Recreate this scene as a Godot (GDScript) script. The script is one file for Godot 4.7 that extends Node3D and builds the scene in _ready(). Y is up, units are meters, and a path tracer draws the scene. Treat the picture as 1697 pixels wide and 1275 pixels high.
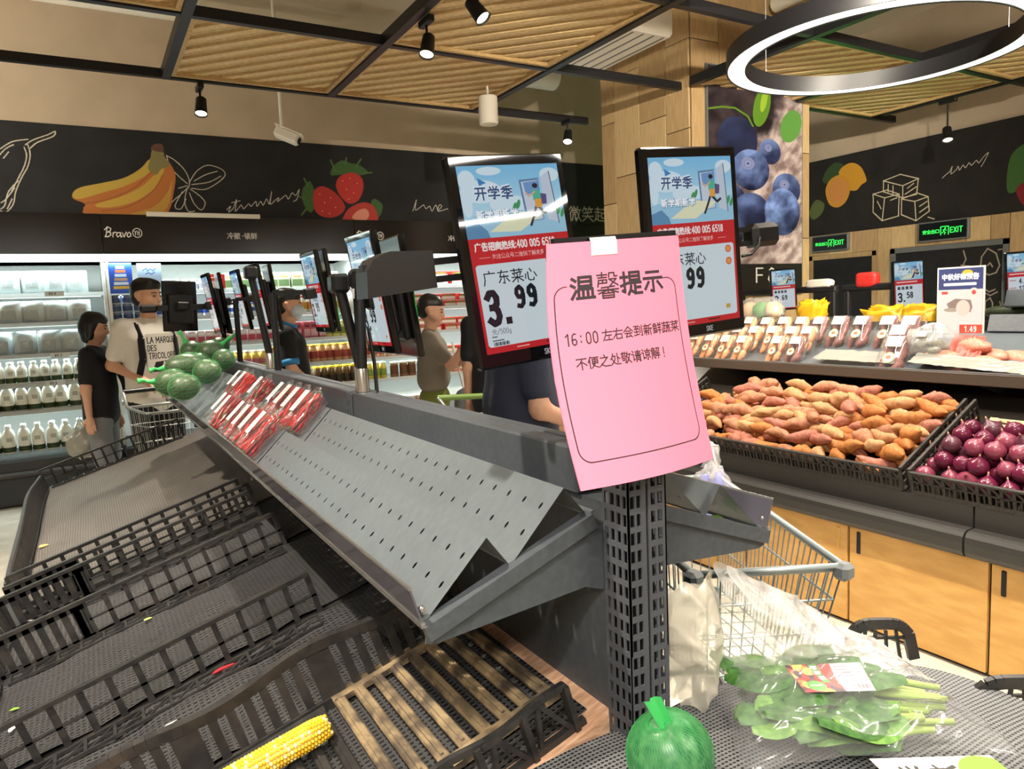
extends Node3D
# Photograph frame 1697 x 1275; pixel helpers below turn a pixel into a direction only.
const FW := 1697.0
const FH := 1275.0
const FOCAL := 1200.0
const EYE := Vector3(0, 1.5, 0)
var cam_basis: Basis
var M := {}
var names := {}
var rng := RandomNumberGenerator.new()
var white_px: ImageTexture

class MB:
	var v := PackedVector3Array()
	var n := PackedVector3Array()
	var c := PackedColorArray()
	var uv := PackedVector2Array()
	var ix := PackedInt32Array()
	var col := Color(1, 1, 1)
	var xf := Transform3D.IDENTITY
	func vert(p: Vector3, nn: Vector3, t := Vector2.ZERO) -> int:
		v.append(xf * p)
		n.append((xf.basis * nn).normalized())
		c.append(col)
		uv.append(t)
		return v.size() - 1
	func tri(a: Vector3, b: Vector3, d: Vector3) -> void:
		var nn := (d - a).cross(b - a).normalized()
		var i := vert(a, nn); vert(b, nn); vert(d, nn)
		ix.append_array([i, i + 1, i + 2])
	func quad(a: Vector3, b: Vector3, d: Vector3, e: Vector3) -> void:
		var nn := (d - a).cross(b - a)
		if nn.length_squared() < 1e-16:
			nn = (e - a).cross(d - a)
		nn = nn.normalized()
		var i := vert(a, nn, Vector2(0, 0)); vert(b, nn, Vector2(1, 0)); vert(d, nn, Vector2(1, 1)); vert(e, nn, Vector2(0, 1))
		ix.append_array([i, i + 1, i + 2, i, i + 2, i + 3])
	func quad_out(a: Vector3, b: Vector3, d: Vector3, e: Vector3, ctr: Vector3) -> void:
		var nn := (d - a).cross(e - b)
		if nn.dot((a + b + d + e) * 0.25 - ctr) > 0:
			quad(a, e, d, b)
		else:
			quad(a, b, d, e)
	# box given by eight corners: bottom ring 0-3, top ring 4-7
	func hexa(p: Array) -> void:
		var ctr := Vector3.ZERO
		for q in p:
			ctr += q
		ctr /= 8.0
		for f in [[0, 1, 2, 3], [4, 5, 6, 7], [0, 1, 5, 4], [1, 2, 6, 5], [2, 3, 7, 6], [3, 0, 4, 7]]:
			quad_out(p[f[0]], p[f[1]], p[f[2]], p[f[3]], ctr)
	func box(ctr: Vector3, s: Vector3, b := Basis.IDENTITY) -> void:
		var h := s * 0.5
		var p := []
		for y in [-1, 1]:
			for q in [[-1, -1], [1, -1], [1, 1], [-1, 1]]:
				p.append(ctr + b * Vector3(q[0] * h.x, y * h.y, q[1] * h.z))
		hexa(p)
	func span(a: Vector3, b: Vector3) -> void:
		box((a + b) * 0.5, (b - a).abs())
	# box with chamfered edges
	func cbox(ctr: Vector3, s: Vector3, r: float, b := Basis.IDENTITY) -> void:
		var h := s * 0.5
		r = minf(r, minf(h.x, minf(h.y, h.z)) * 0.98)
		var g := func(sx: float, sy: float, sz: float, ax: int) -> Vector3:
			var e := Vector3(h.x - r, h.y - r, h.z - r)
			e[ax] = h[ax]
			return ctr + b * Vector3(sx * e.x, sy * e.y, sz * e.z)
		for ax in 3:
			for sg in [-1.0, 1.0]:
				var q := []
				for w in [[-1.0, -1.0], [1.0, -1.0], [1.0, 1.0], [-1.0, 1.0]]:
					var t := Vector3.ZERO
					t[ax] = sg; t[(ax + 1) % 3] = w[0]; t[(ax + 2) % 3] = w[1]
					q.append(g.call(t.x, t.y, t.z, ax))
				quad_out(q[0], q[1], q[2], q[3], ctr)
		for ax in 3:
			var a1 := (ax + 1) % 3
			var a2 := (ax + 2) % 3
			for s1 in [-1.0, 1.0]:
				for s2 in [-1.0, 1.0]:
					var q := []
					for k in [[-1.0, a1], [1.0, a1], [1.0, a2], [-1.0, a2]]:
						var t := Vector3.ZERO
						t[ax] = k[0]; t[a1] = s1; t[a2] = s2
						q.append(g.call(t.x, t.y, t.z, k[1]))
					quad_out(q[0], q[1], q[2], q[3], ctr)
		for sx in [-1.0, 1.0]:
			for sy in [-1.0, 1.0]:
				for sz in [-1.0, 1.0]:
					var p0: Vector3 = g.call(sx, sy, sz, 0)
					var p1: Vector3 = g.call(sx, sy, sz, 1)
					var p2: Vector3 = g.call(sx, sy, sz, 2)
					if (p2 - p0).cross(p1 - p0).dot(p0 - ctr) > 0:
						tri(p0, p1, p2)
					else:
						tri(p0, p2, p1)
	# bar of rectangular section between two points
	func bar(a: Vector3, b: Vector3, w: float, t: float, side := Vector3.UP) -> void:
		var d := (b - a).normalized()
		var s := d.cross(side)
		if s.length() < 1e-4:
			s = d.cross(Vector3.RIGHT)
		s = s.normalized()
		var u := s.cross(d).normalized()
		box((a + b) * 0.5, Vector3(w, t, (b - a).length()), Basis(s, u, -d))
	# smooth surface over a grid of points, nu along rows, nv rows
	func surf(p: PackedVector3Array, nu: int, nv: int, wu := false, wv := false, closed := false, us := 1.0, vs := 1.0) -> void:
		var fn := PackedVector3Array()
		fn.resize(p.size())
		var cu := nu if wu else nu - 1
		var cv := nv if wv else nv - 1
		var vol := 0.0
		var tris := PackedInt32Array()
		for j in cv:
			for i in cu:
				var a := j * nu + i
				var b := j * nu + (i + 1) % nu
				var d := ((j + 1) % nv) * nu + (i + 1) % nu
				var e := ((j + 1) % nv) * nu + i
				tris.append_array([a, b, d, a, d, e])
		for t in range(0, tris.size(), 3):
			var a := p[tris[t]]
			var b := p[tris[t + 1]]
			var d := p[tris[t + 2]]
			var nn := (d - a).cross(b - a)
			fn[tris[t]] += nn; fn[tris[t + 1]] += nn; fn[tris[t + 2]] += nn
			vol += a.dot(nn)
		var fl := closed and vol < 0
		var base := v.size()
		for k in p.size():
			var nn := fn[k]
			if nn.length_squared() < 1e-20:
				nn = Vector3.UP
			vert(p[k], -nn if fl else nn, Vector2(float(k % nu) / maxf(1, nu - 1) * us, float(k / nu) / maxf(1, nv - 1) * vs))
		for t in range(0, tris.size(), 3):
			if fl:
				ix.append_array([base + tris[t], base + tris[t + 2], base + tris[t + 1]])
			else:
				ix.append_array([base + tris[t], base + tris[t + 1], base + tris[t + 2]])
	# profile [radius, height] turned about y
	func lathe(prof: Array, seg: int, at := Transform3D.IDENTITY) -> void:
		var p := PackedVector3Array()
		for q in prof:
			for k in seg:
				var a := TAU * k / seg
				p.append(at * Vector3(cos(a) * maxf(q[0], 1e-5), q[1], sin(a) * maxf(q[0], 1e-5)))
		surf(p, seg, prof.size(), true, false, true)
	func tube(pts: Array, r, seg := 8, loop := false, caps := true) -> void:
		var p := PackedVector3Array()
		var m := pts.size()
		var up := Vector3.UP
		for k in m:
			var d: Vector3
			if loop:
				d = pts[(k + 1) % m] - pts[(k + m - 1) % m]
			else:
				d = pts[mini(k + 1, m - 1)] - pts[maxi(k - 1, 0)]
			d = d.normalized()
			if k == 0 and absf(d.dot(up)) > 0.95:
				up = Vector3.RIGHT
			var s := d.cross(up)
			if s.length() < 1e-3:
				s = d.cross(Vector3(0.3, 0.2, 0.9))
			s = s.normalized()
			var w := s.cross(d).normalized()
			up = w
			var rr: float = r[k] if r is Array else r
			for i in seg:
				var a := TAU * i / seg
				p.append(pts[k] + (s * cos(a) + w * sin(a)) * rr)
		if caps and not loop:
			var q := PackedVector3Array()
			for i in seg:
				q.append(pts[0])
			q.append_array(p)
			for i in seg:
				q.append(pts[m - 1])
			surf(q, seg, m + 2, true, false, true)
		else:
			surf(p, seg, m, true, loop, true)
	# flat outline (xy) pushed from z0 to z1
	func prism(poly: PackedVector2Array, z0: float, z1: float) -> void:
		var t := Geometry2D.triangulate_polygon(poly)
		var cw := Geometry2D.is_polygon_clockwise(poly)
		for k in range(0, t.size(), 3):
			var q := [poly[t[k]], poly[t[k + 1]], poly[t[k + 2]]]
			var s: float = (q[1] - q[0]).cross(q[2] - q[0])
			if s > 0:
				q.reverse()
			var zf := maxf(z0, z1)
			var zb := minf(z0, z1)
			tri(Vector3(q[0].x, q[0].y, zf), Vector3(q[1].x, q[1].y, zf), Vector3(q[2].x, q[2].y, zf))
			tri(Vector3(q[0].x, q[0].y, zb), Vector3(q[2].x, q[2].y, zb), Vector3(q[1].x, q[1].y, zb))
		for k in poly.size():
			var a := poly[k]
			var b := poly[(k + 1) % poly.size()]
			var mid := (a + b) * 0.5
			var d := (b - a).normalized()
			var o := Vector2(d.y, -d.x)
			if cw:
				o = -o
			var ctr := Vector3(mid.x - o.x, mid.y - o.y, (z0 + z1) * 0.5)
			quad_out(Vector3(a.x, a.y, z0), Vector3(b.x, b.y, z0), Vector3(b.x, b.y, z1), Vector3(a.x, a.y, z1), ctr)
	func mesh() -> ArrayMesh:
		var a := []
		a.resize(Mesh.ARRAY_MAX)
		a[Mesh.ARRAY_VERTEX] = v
		a[Mesh.ARRAY_NORMAL] = n
		a[Mesh.ARRAY_COLOR] = c
		a[Mesh.ARRAY_TEX_UV] = uv
		a[Mesh.ARRAY_INDEX] = ix
		var m := ArrayMesh.new()
		m.add_surface_from_arrays(Mesh.PRIMITIVE_TRIANGLES, a)
		return m

# small painter for flat print: fills polygons and strokes in an Image
class RI:
	var im: Image
	var w: int
	var h: int
	func _init(ww: int, hh: int, bg: Color) -> void:
		w = ww; h = hh
		im = Image.create(ww, hh, false, Image.FORMAT_RGBA8)
		im.fill(bg)
	func poly(p: Array, col: Color) -> void:
		var lo := 1e9
		var hi := -1e9
		for q in p:
			lo = minf(lo, q.y); hi = maxf(hi, q.y)
		for y in range(maxi(0, int(floor(lo))), mini(h - 1, int(ceil(hi))) + 1):
			var yy := y + 0.5
			var xs := []
			for k in p.size():
				var a: Vector2 = p[k]
				var b: Vector2 = p[(k + 1) % p.size()]
				if (a.y <= yy) != (b.y <= yy):
					xs.append(a.x + (yy - a.y) / (b.y - a.y) * (b.x - a.x))
			xs.sort()
			for k in range(0, xs.size() - 1, 2):
				var x0 := maxi(0, int(round(xs[k])))
				var x1 := mini(w, int(round(xs[k + 1])))
				if x1 > x0:
					im.fill_rect(Rect2i(x0, y, x1 - x0, 1), col)
	func rect(x: float, y: float, ww: float, hh: float, col: Color) -> void:
		im.fill_rect(Rect2i(int(round(x)), int(round(y)), int(round(ww)), int(round(hh))), col)
	func line(p: Array, wd: float, col: Color, ext := 0.5) -> void:
		for k in p.size() - 1:
			var a: Vector2 = p[k]
			var b: Vector2 = p[k + 1]
			var d := (b - a).normalized()
			if d == Vector2.ZERO:
				d = Vector2.RIGHT
			var o := Vector2(-d.y, d.x) * wd * 0.5
			if wd <= 9.0 or k == 0:
				a -= d * wd * ext
			if wd <= 9.0 or k == p.size() - 2:
				b += d * wd * ext
			poly([a + o, b + o, b - o, a - o], col)
			if wd > 9.0 and k > 0:
				oval(p[k].x, p[k].y, wd * 0.5, wd * 0.5, col)
	func oval(x: float, y: float, rx: float, ry: float, col: Color, rot := 0.0) -> void:
		var p := []
		for k in 28:
			p.append(Vector2(x, y) + Vector2(cos(TAU * k / 28) * rx, sin(TAU * k / 28) * ry).rotated(rot))
		poly(p, col)
	func rrect(x: float, y: float, ww: float, hh: float, r: float, col: Color) -> void:
		var p := []
		for q in [[x + ww - r, y + r, -PI / 2], [x + ww - r, y + hh - r, 0.0], [x + r, y + hh - r, PI / 2], [x + r, y + r, PI]]:
			for k in 7:
				var a: float = q[2] + PI / 2 * k / 6
				p.append(Vector2(q[0] + cos(a) * r, q[1] + sin(a) * r))
		poly(p, col)
	# text from stroke glyphs; sx squeezes the width
	func text(s: String, font: Dictionary, x: float, y: float, size: float, wd: float, col: Color, gap := 0.08, sx := 1.0) -> float:
		for ch in s:
			if ch == " ":
				x += size * 0.35 * sx
				continue
			var g: Array = font.get(ch, [])
			var adv := 1.0
			for st in g:
				if st.size() == 1:
					adv = st[0]
					continue
				var p := []
				for k in range(0, st.size(), 2):
					p.append(Vector2(x + st[k] * 0.01 * size * sx, y + st[k + 1] * 0.01 * size))
				line(p, wd, col, 0.42)
			x += size * (adv + gap) * sx
		return x
	# rounded outline or line through the given points
	static func bend(p: Array, closed: bool) -> Array:
		var o := []
		var n := p.size()
		for k in (n if closed else n - 1):
			var a: Vector2 = p[(k + n - 1) % n] if closed or k > 0 else p[0]
			var b: Vector2 = p[k]
			var c: Vector2 = p[(k + 1) % n]
			var d: Vector2 = p[(k + 2) % n] if closed or k + 2 < n else p[n - 1]
			for j in 5:
				o.append(b.cubic_interpolate(c, a, d, j / 5.0))
		if not closed:
			o.append(p[n - 1])
		return o
	func tex() -> ImageTexture:
		return ImageTexture.create_from_image(im)

func numbered(called: String) -> String:
	if not names.has(called):
		names[called] = 0
		return called
	names[called] += 1
	return "%s_%03d" % [called, names[called]]

func thing(called: String, label: String, category: String, at := Vector3.ZERO, turn := 0.0, group := "") -> Node3D:
	var o := Node3D.new()
	o.name = numbered(called)
	add_child(o)
	o.position = at
	o.rotation.y = turn
	tag(o, label, category, group)
	return o

func tag(o: Node, label: String, category: String, group := "") -> void:
	o.set_meta("label", label)
	o.set_meta("category", category)
	if group:
		o.set_meta("group", group)

func mi(mesh: Mesh, called: String, m: Material, parent: Node = null, at := Vector3.ZERO) -> MeshInstance3D:
	var o := MeshInstance3D.new()
	o.mesh = mesh
	o.material_override = m
	o.position = at
	if parent == null or parent == self:
		o.name = numbered(called)
		add_child(o, true)
	else:
		o.name = called
		parent.add_child(o, true)
	return o

# part whose vertices are in the thing's own axes
func part(t: Node, mb: MB, called: String, m: Material) -> MeshInstance3D:
	return mi(mb.mesh(), called, m, t)

# part whose vertices were written in world coordinates (thing or part not turned)
func partw(t: Node3D, mb: MB, called: String, m: Material) -> MeshInstance3D:
	var p := Vector3.ZERO
	var q: Node = t
	while q is Node3D and q != self:
		p += q.position
		q = q.get_parent()
	return mi(mb.mesh(), called, m, t, -p)

func struct(called: String, mb: MB, m: Material) -> MeshInstance3D:
	var o := mi(mb.mesh(), called, m)
	o.set_meta("kind", "structure")
	return o

func dup(src: Node3D, at: Vector3, b := Basis.IDENTITY, label := "") -> Node3D:
	var base: String = src.name
	var r := RegEx.create_from_string("_\\d{3}$")
	var o: Node3D = src.duplicate()
	o.name = numbered(r.sub(base, ""))
	add_child(o)
	o.transform = Transform3D(b, at)
	if label:
		o.set_meta("label", label)
	return o

func ray(u: float, v: float) -> Vector3:
	return cam_basis * Vector3(u - FW / 2, FH / 2 - v, -FOCAL)
func on_y(u: float, v: float, y: float) -> Vector3:
	var r := ray(u, v)
	return EYE + r * ((y - EYE.y) / r.y)
func on_x(u: float, v: float, x: float) -> Vector3:
	var r := ray(u, v)
	return EYE + r * (x / r.x)
func on_z(u: float, v: float, z: float) -> Vector3:
	var r := ray(u, v)
	return EYE + r * (z / r.z)

func mat(key: String, col: Color, rough := 0.6, metal := 0.0, spec := 0.5) -> StandardMaterial3D:
	var m := StandardMaterial3D.new()
	m.resource_name = key
	m.albedo_color = col
	m.roughness = rough
	m.metallic = metal
	m.metallic_specular = spec
	M[key] = m
	return m

func rgb(r: int, g: int, b: int) -> Color:
	return Color8(r, g, b)

# speckled colour from two tones, mapped by position so that no UVs are needed
func mat_noise(key: String, a: Color, b: Color, freq: float, scale: Vector3, rough := 0.7, bump := 0.0, local := false, lo := 0.25, hi := 0.75) -> StandardMaterial3D:
	var m := mat(key, Color.WHITE, rough)
	var t := NoiseTexture2D.new()
	var fn := FastNoiseLite.new()
	fn.seed = key.hash() % 9999
	fn.frequency = freq
	fn.fractal_octaves = 5
	t.noise = fn
	t.width = 256
	t.height = 256
	t.seamless = true
	var g := Gradient.new()
	g.set_color(0, a); g.set_offset(0, lo)
	g.set_color(1, b); g.set_offset(1, hi)
	t.color_ramp = g
	m.albedo_texture = t
	m.uv1_triplanar = true
	m.uv1_world_triplanar = not local
	m.uv1_scale = scale
	if bump > 0:
		var t2 := NoiseTexture2D.new()
		t2.noise = fn
		t2.width = 256
		t2.height = 256
		t2.seamless = true
		t2.as_normal_map = true
		t2.bump_strength = bump
		m.normal_enabled = true
		m.normal_texture = t2
	return m

func glow(key: String, col: Color, energy: float) -> StandardMaterial3D:
	var m := mat(key, Color(0.9, 0.9, 0.9), 0.4)
	m.emission_enabled = true
	m.emission = col
	m.emission_energy_multiplier = energy
	return m

func clear(key: String, col: Color, alpha: float, rough := 0.08) -> StandardMaterial3D:
	var m := mat(key, Color(col.r, col.g, col.b, alpha), rough)
	m.transparency = BaseMaterial3D.TRANSPARENCY_ALPHA
	return m

func vcol(key: String, rough := 0.5) -> StandardMaterial3D:
	var m := mat(key, Color.WHITE, rough)
	m.vertex_color_use_as_albedo = true
	return m

func lin(r: int, g: int, b: int) -> Color:
	return Color8(r, g, b).srgb_to_linear()

# flat print on a quad: corners top-left, top-right, bottom-right, bottom-left
func print_quad(called: String, tl: Vector3, tr: Vector3, br: Vector3, bl: Vector3, m: Material, parent: Node3D) -> MeshInstance3D:
	var mb := MB.new()
	var nn := (bl - tl).cross(tr - tl).normalized()
	if nn.dot(EYE - tl) < 0:
		nn = -nn
	mb.vert(tl, nn, Vector2(0, 0)); mb.vert(tr, nn, Vector2(1, 0)); mb.vert(br, nn, Vector2(1, 1)); mb.vert(bl, nn, Vector2(0, 1))
	mb.ix.append_array([0, 1, 2, 0, 2, 3])
	return partw(parent, mb, called, m)

func tex_mat(key: String, t: Texture2D, rough := 0.6, emit := 0.0) -> StandardMaterial3D:
	var m := mat(key, Color.WHITE, rough)
	m.albedo_texture = t
	m.texture_repeat = false
	if emit > 0:
		m.albedo_color = Color(0.02, 0.02, 0.02)
		m.albedo_texture = null
		m.emission_enabled = true
		m.emission_texture = t
		m.emission = Color.WHITE
		m.emission_operator = BaseMaterial3D.EMISSION_OP_MULTIPLY
		m.emission_energy_multiplier = emit
	return m

# stroke glyphs on a 100 x 100 grid; a last single number is the advance
var F := {
	"温": [[8,12,22,22], [4,38,18,47], [6,92,24,62], [36,8,86,8,86,44,36,44,36,8], [36,26,86,26], [34,56,90,56,90,92], [34,56,34,92], [52,56,52,92], [71,56,71,92], [26,92,98,92]],
	"馨": [[6,10,48,10], [27,0,27,20], [10,20,46,20], [12,30,46,30,46,42,12,42], [12,30,8,54], [29,30,29,42], [58,4,56,20], [58,4,80,4,80,18,92,18], [56,28,88,28,60,54], [62,32,94,54], [22,60,78,57], [6,69,94,69], [50,58,50,80], [48,70,10,82], [52,70,92,82], [26,82,74,82,74,100,26,100,26,82], [26,91,74,91]],
	"提": [[4,24,34,24], [20,4,20,86,10,80], [4,60,34,50], [46,6,90,6,90,38,46,38,46,6], [46,22,90,22], [40,50,96,50], [68,50,68,92], [68,70,92,70], [50,62,46,80,36,96], [46,78,66,94,98,94]],
	"示": [[20,12,80,12], [6,38,94,38], [50,38,50,94,38,90], [28,54,10,82], [72,54,92,82]],
	"左": [[4,26,96,26], [42,4,34,50,8,96], [38,54,90,54], [64,54,64,92], [26,92,98,92]],
	"右": [[4,26,96,26], [44,4,32,50,4,84], [34,56,86,56,86,92,34,92,34,56]],
	"会": [[50,4,4,46], [50,4,96,46], [28,42,72,42], [14,60,86,60], [44,60,24,90,80,86], [64,72,88,96]],
	"到": [[6,10,58,10], [30,12,14,36,52,32], [42,22,56,40], [8,58,56,58], [32,42,32,84], [4,88,60,80], [70,16,70,66], [90,4,90,94,80,90]],
	"新": [[26,2,30,12], [6,16,52,16], [18,22,22,34], [42,22,36,34], [4,40,54,40], [6,58,52,58], [29,40,29,96], [24,64,8,84], [34,66,50,80], [92,6,62,16], [62,16,62,56,52,94], [62,42,96,42], [80,42,80,98]],
	"鲜": [[22,4,6,26], [18,12,38,12,30,26], [10,28,44,28,44,72,10,72,10,28], [27,28,27,72], [10,50,44,50], [4,88,48,84], [62,6,70,18], [90,4,82,18], [56,24,98,24], [60,46,94,46], [54,68,98,68], [77,24,77,98]],
	"蔬": [[4,14,96,14], [30,4,30,24], [70,4,70,24], [10,34,42,34,40,46], [26,34,26,88], [26,62,42,62], [10,54,10,92], [4,94,46,84], [72,26,74,34], [50,38,98,38], [70,40,56,56,88,52], [80,46,92,60], [58,64,56,84,48,96], [74,64,74,96], [90,64,90,94,98,90]],
	"菜": [[4,14,96,14], [30,4,30,24], [70,4,70,24], [86,28,14,36], [24,40,30,50], [48,38,52,48], [78,38,70,50], [6,62,94,62], [50,52,50,98], [46,64,8,92], [54,64,94,92]],
	"不": [[6,12,94,12], [58,12,38,44,4,68], [50,32,50,98], [60,42,94,66]],
	"便": [[26,4,4,48], [18,30,18,98], [34,12,98,12], [42,26,90,26,90,58,42,58,42,26], [42,42,90,42], [66,12,64,60,34,96], [42,64,66,84,98,96]],
	"之": [[48,2,56,14], [12,24,80,24,24,78], [26,70,4,92], [20,80,50,94,98,94]],
	"处": [[28,4,20,30,4,50], [22,24,48,24,40,58,6,94], [16,44,34,78,60,92,98,92], [70,4,70,78], [70,32,92,50]],
	"敬": [[4,14,50,14], [18,4,18,24], [38,4,38,24], [16,26,6,46], [12,36,50,36,46,92,36,88], [16,50,34,50,34,70,16,70,16,50], [66,4,56,36], [62,24,98,24], [88,26,76,64,48,96], [60,40,76,74,98,96]],
	"请": [[12,6,24,18], [4,34,22,34,22,84,34,74], [42,14,96,14], [46,28,92,28], [38,42,98,42], [69,4,69,42], [48,54,48,98], [48,54,90,54,90,96,82,92], [48,68,90,68], [48,82,90,82]],
	"谅": [[12,6,24,18], [4,34,22,34,22,84,34,74], [66,2,70,12], [38,18,98,18], [48,32,88,32,88,52,48,52,48,32], [68,52,68,94,58,90], [54,62,42,82], [82,62,94,80]],
	"解": [[22,2,4,28], [18,12,42,12,34,26], [12,28,46,28,46,94,38,90], [12,28,12,70,4,96], [12,46,46,46], [12,64,46,64], [29,28,29,84], [58,10,94,10,90,36,82,34], [72,12,66,30,56,40], [64,46,58,60], [62,54,94,54], [54,72,98,72], [78,42,78,98]],
	"！": [[40,10,40,66], [40,86,40,92]],
	"广": [[50,2,54,14], [12,18,94,18], [14,18,14,60,4,96]],
	"告": [[28,6,16,28], [22,16,84,16], [52,4,52,44], [4,44,96,44], [22,60,80,60,80,94,22,94,22,60]],
	"招": [[4,24,34,24], [20,4,20,88,10,84], [4,60,34,50], [44,10,92,10,88,44,78,42], [66,12,60,34,42,48], [48,58,90,58,90,94,48,94,48,58]],
	"商": [[48,2,52,12], [6,16,94,16], [32,22,38,32], [68,22,62,32], [10,96,10,36,90,36,90,94,82,92], [42,42,30,58], [58,42,70,58], [34,62,66,62,66,82,34,82,34,62]],
	"热": [[6,18,42,18], [25,4,25,62,16,58], [6,44,44,34], [48,20,86,20,82,50,96,60], [64,4,60,40,44,62], [56,32,68,44], [14,76,6,94], [36,78,40,94], [60,78,66,94], [82,76,94,94]],
	"线": [[26,4,10,30,30,30,8,58,34,54], [4,86,36,76], [44,30,92,22], [42,54,96,46], [64,4,72,66,94,94,96,78], [84,6,92,14], [88,56,46,94]],
	"关": [[30,4,38,18], [72,4,62,18], [14,26,86,26], [4,52,96,52], [50,26,48,60,6,96], [54,58,94,96]],
	"注": [[8,12,22,22], [4,38,18,47], [6,92,24,62], [60,4,68,16], [36,26,96,26], [40,56,92,56], [66,26,66,92], [32,92,98,92]],
	"公": [[36,6,4,48], [64,6,96,46], [46,46,16,90,78,84], [64,62,90,96]],
	"众": [[50,2,24,40], [50,4,78,40], [28,46,4,92], [28,60,46,84], [70,46,46,94], [70,60,96,94]],
	"号": [[22,8,78,8,78,36,22,36,22,8], [4,48,96,48], [32,48,28,66,80,66,74,94,56,92]],
	"二": [[16,22,84,22], [4,82,96,82]],
	"维": [[26,4,10,30,30,30,8,58,34,54], [4,86,36,76], [56,4,42,42], [50,26,50,96], [70,8,76,20], [50,28,96,28], [50,48,92,48], [50,68,92,68], [50,90,98,90], [72,28,72,90]],
	"码": [[4,12,40,12], [20,12,4,52], [14,46,38,46,38,86,14,86,14,46], [50,10,84,10,80,44], [56,16,52,44,94,44,88,92,74,88], [46,70,78,70]],
	"了": [[12,12,84,12,52,40], [52,40,52,92,36,86]],
	"更": [[6,10,94,10], [20,26,80,26,80,62,20,62,20,26], [20,44,80,44], [50,10,48,64,6,96], [22,64,50,84,98,96]],
	"多": [[46,2,12,34], [40,12,78,12,10,50], [36,24,48,32], [56,40,18,76], [50,52,90,52,6,98], [44,66,58,76]],
	"东": [[10,18,90,18], [40,4,22,48,86,48], [54,34,54,94,42,90], [30,60,12,86], [72,60,92,84]],
	"心": [[10,48,4,78], [28,36,28,84,40,94,70,94,74,78], [46,14,58,34], [80,40,96,70]],
	"元": [[18,12,82,12], [4,40,96,40], [36,40,32,70,6,96], [62,40,62,86,72,92,94,92,96,76]],
	"冷": [[8,14,22,28], [4,88,26,56], [62,4,30,44], [62,4,98,44], [56,34,68,46], [40,58,84,58,58,86], [52,74,74,96]],
	"藏": [[4,14,96,14], [30,4,30,24], [70,4,70,24], [18,32,96,32], [18,32,16,70,6,96], [6,44,6,60], [30,44,58,44], [30,44,30,88,60,88], [42,44,42,58,58,58], [42,58,42,74,58,74], [68,22,74,66,96,96], [82,22,90,28], [92,48,60,94]],
	"锁": [[24,4,6,38], [16,24,40,24], [12,44,40,44], [8,62,42,62], [26,44,26,92,42,80], [70,4,70,32], [52,8,58,24], [90,8,82,24], [54,36,88,36,88,74], [54,36,54,74], [71,46,68,74,46,96], [74,76,96,96]],
	"微": [[22,4,4,28], [24,30,4,60], [16,48,16,98], [44,4,44,30], [30,14,30,30,58,30,58,14], [30,42,60,42], [36,54,32,78,26,94], [36,54,54,54,54,86,64,80], [74,4,64,40], [70,24,98,24], [88,26,80,66,60,96], [70,42,82,74,98,96]],
	"笑": [[26,4,8,34], [22,16,46,16], [34,20,38,34], [66,4,54,30], [62,16,94,16], [76,20,82,34], [80,38,16,46], [6,64,94,64], [50,44,48,66,8,98], [54,66,94,98]],
	"起": [[12,16,50,16], [31,4,31,36], [6,36,54,36], [31,36,31,84], [31,60,50,60], [16,52,14,72,4,94], [12,78,40,92,98,94], [60,16,90,16,90,42,62,42], [62,42,62,74,92,74,94,62]],
	"来": [[12,18,88,18], [28,26,36,42], [74,26,64,42], [4,52,96,52], [50,4,50,98], [46,54,8,90], [54,54,94,90]],
	"安": [[48,2,52,12], [8,30,8,18,92,18,92,30], [4,50,96,50], [44,28,26,66,82,96], [74,50,56,80,8,98]],
	"全": [[50,4,6,44], [50,4,94,44], [26,48,74,48], [28,70,72,70], [10,94,90,94], [50,48,50,94]],
	"出": [[50,4,50,92], [18,14,18,46,82,46,82,14], [10,56,10,94,90,94,90,56]],
	"口": [[14,16,86,16,86,90,14,90,14,16]],
	"中": [[14,24,86,24,86,64,14,64,14,24], [50,4,50,98]],
	"秋": [[42,6,12,16], [4,34,48,34], [26,14,26,98], [24,38,6,72], [30,42,46,62], [58,30,54,50], [92,26,82,46], [74,6,70,56,46,96], [74,54,98,96]],
	"好": [[26,4,12,58,44,88], [4,32,46,32,36,66,4,96], [54,12,92,12,74,36], [74,36,74,94,62,90], [48,52,98,52]],
	"物": [[14,14,8,36], [10,28,44,28], [26,4,26,98], [4,66,46,54], [64,4,48,44], [58,24,96,24,90,92,78,88], [74,24,66,60,50,82], [88,26,80,64,60,94]],
	"预": [[8,10,44,10,28,28], [20,20,32,34], [4,38,48,38,40,54], [26,38,26,94,14,90], [52,8,98,8], [74,8,70,22], [58,24,92,24,92,72], [58,24,58,72], [75,36,72,70,52,96], [78,74,98,96]],
	"售": [[30,2,6,34], [20,20,20,58], [50,4,54,14], [20,18,92,18], [20,32,86,32], [20,45,86,45], [20,58,94,58], [54,18,54,58], [22,68,80,68,80,96,22,96,22,68]],
	"开": [[10,12,90,12], [4,48,96,48], [34,12,32,60,8,96], [68,12,68,98]],
	"学": [[22,6,30,22], [48,4,54,20], [80,4,70,22], [8,44,8,28,92,28,92,44], [28,44,74,44,52,60], [52,60,52,94,40,90], [4,70,96,70]],
	"季": [[78,4,20,14], [6,26,94,26], [50,10,50,50], [46,28,10,50], [54,28,92,50], [28,56,74,56,52,68], [52,68,52,96,40,92], [6,78,94,78]],
	"期": [[6,20,52,20], [16,6,16,70], [42,6,42,70], [16,36,42,36], [16,52,42,52], [4,70,54,70], [18,78,6,96], [38,78,50,94], [62,10,94,10,94,94,86,92], [62,10,62,60,54,96], [62,36,94,36], [62,60,94,60]],
	"·": [[30,50,38,50], [0.5]],
	"：": [[40,30,40,36], [40,76,40,82]],
	":": [[14,34,14,40], [14,80,14,86], [0.3]],
	".": [[14,88,14,92], [0.28]],
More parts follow.
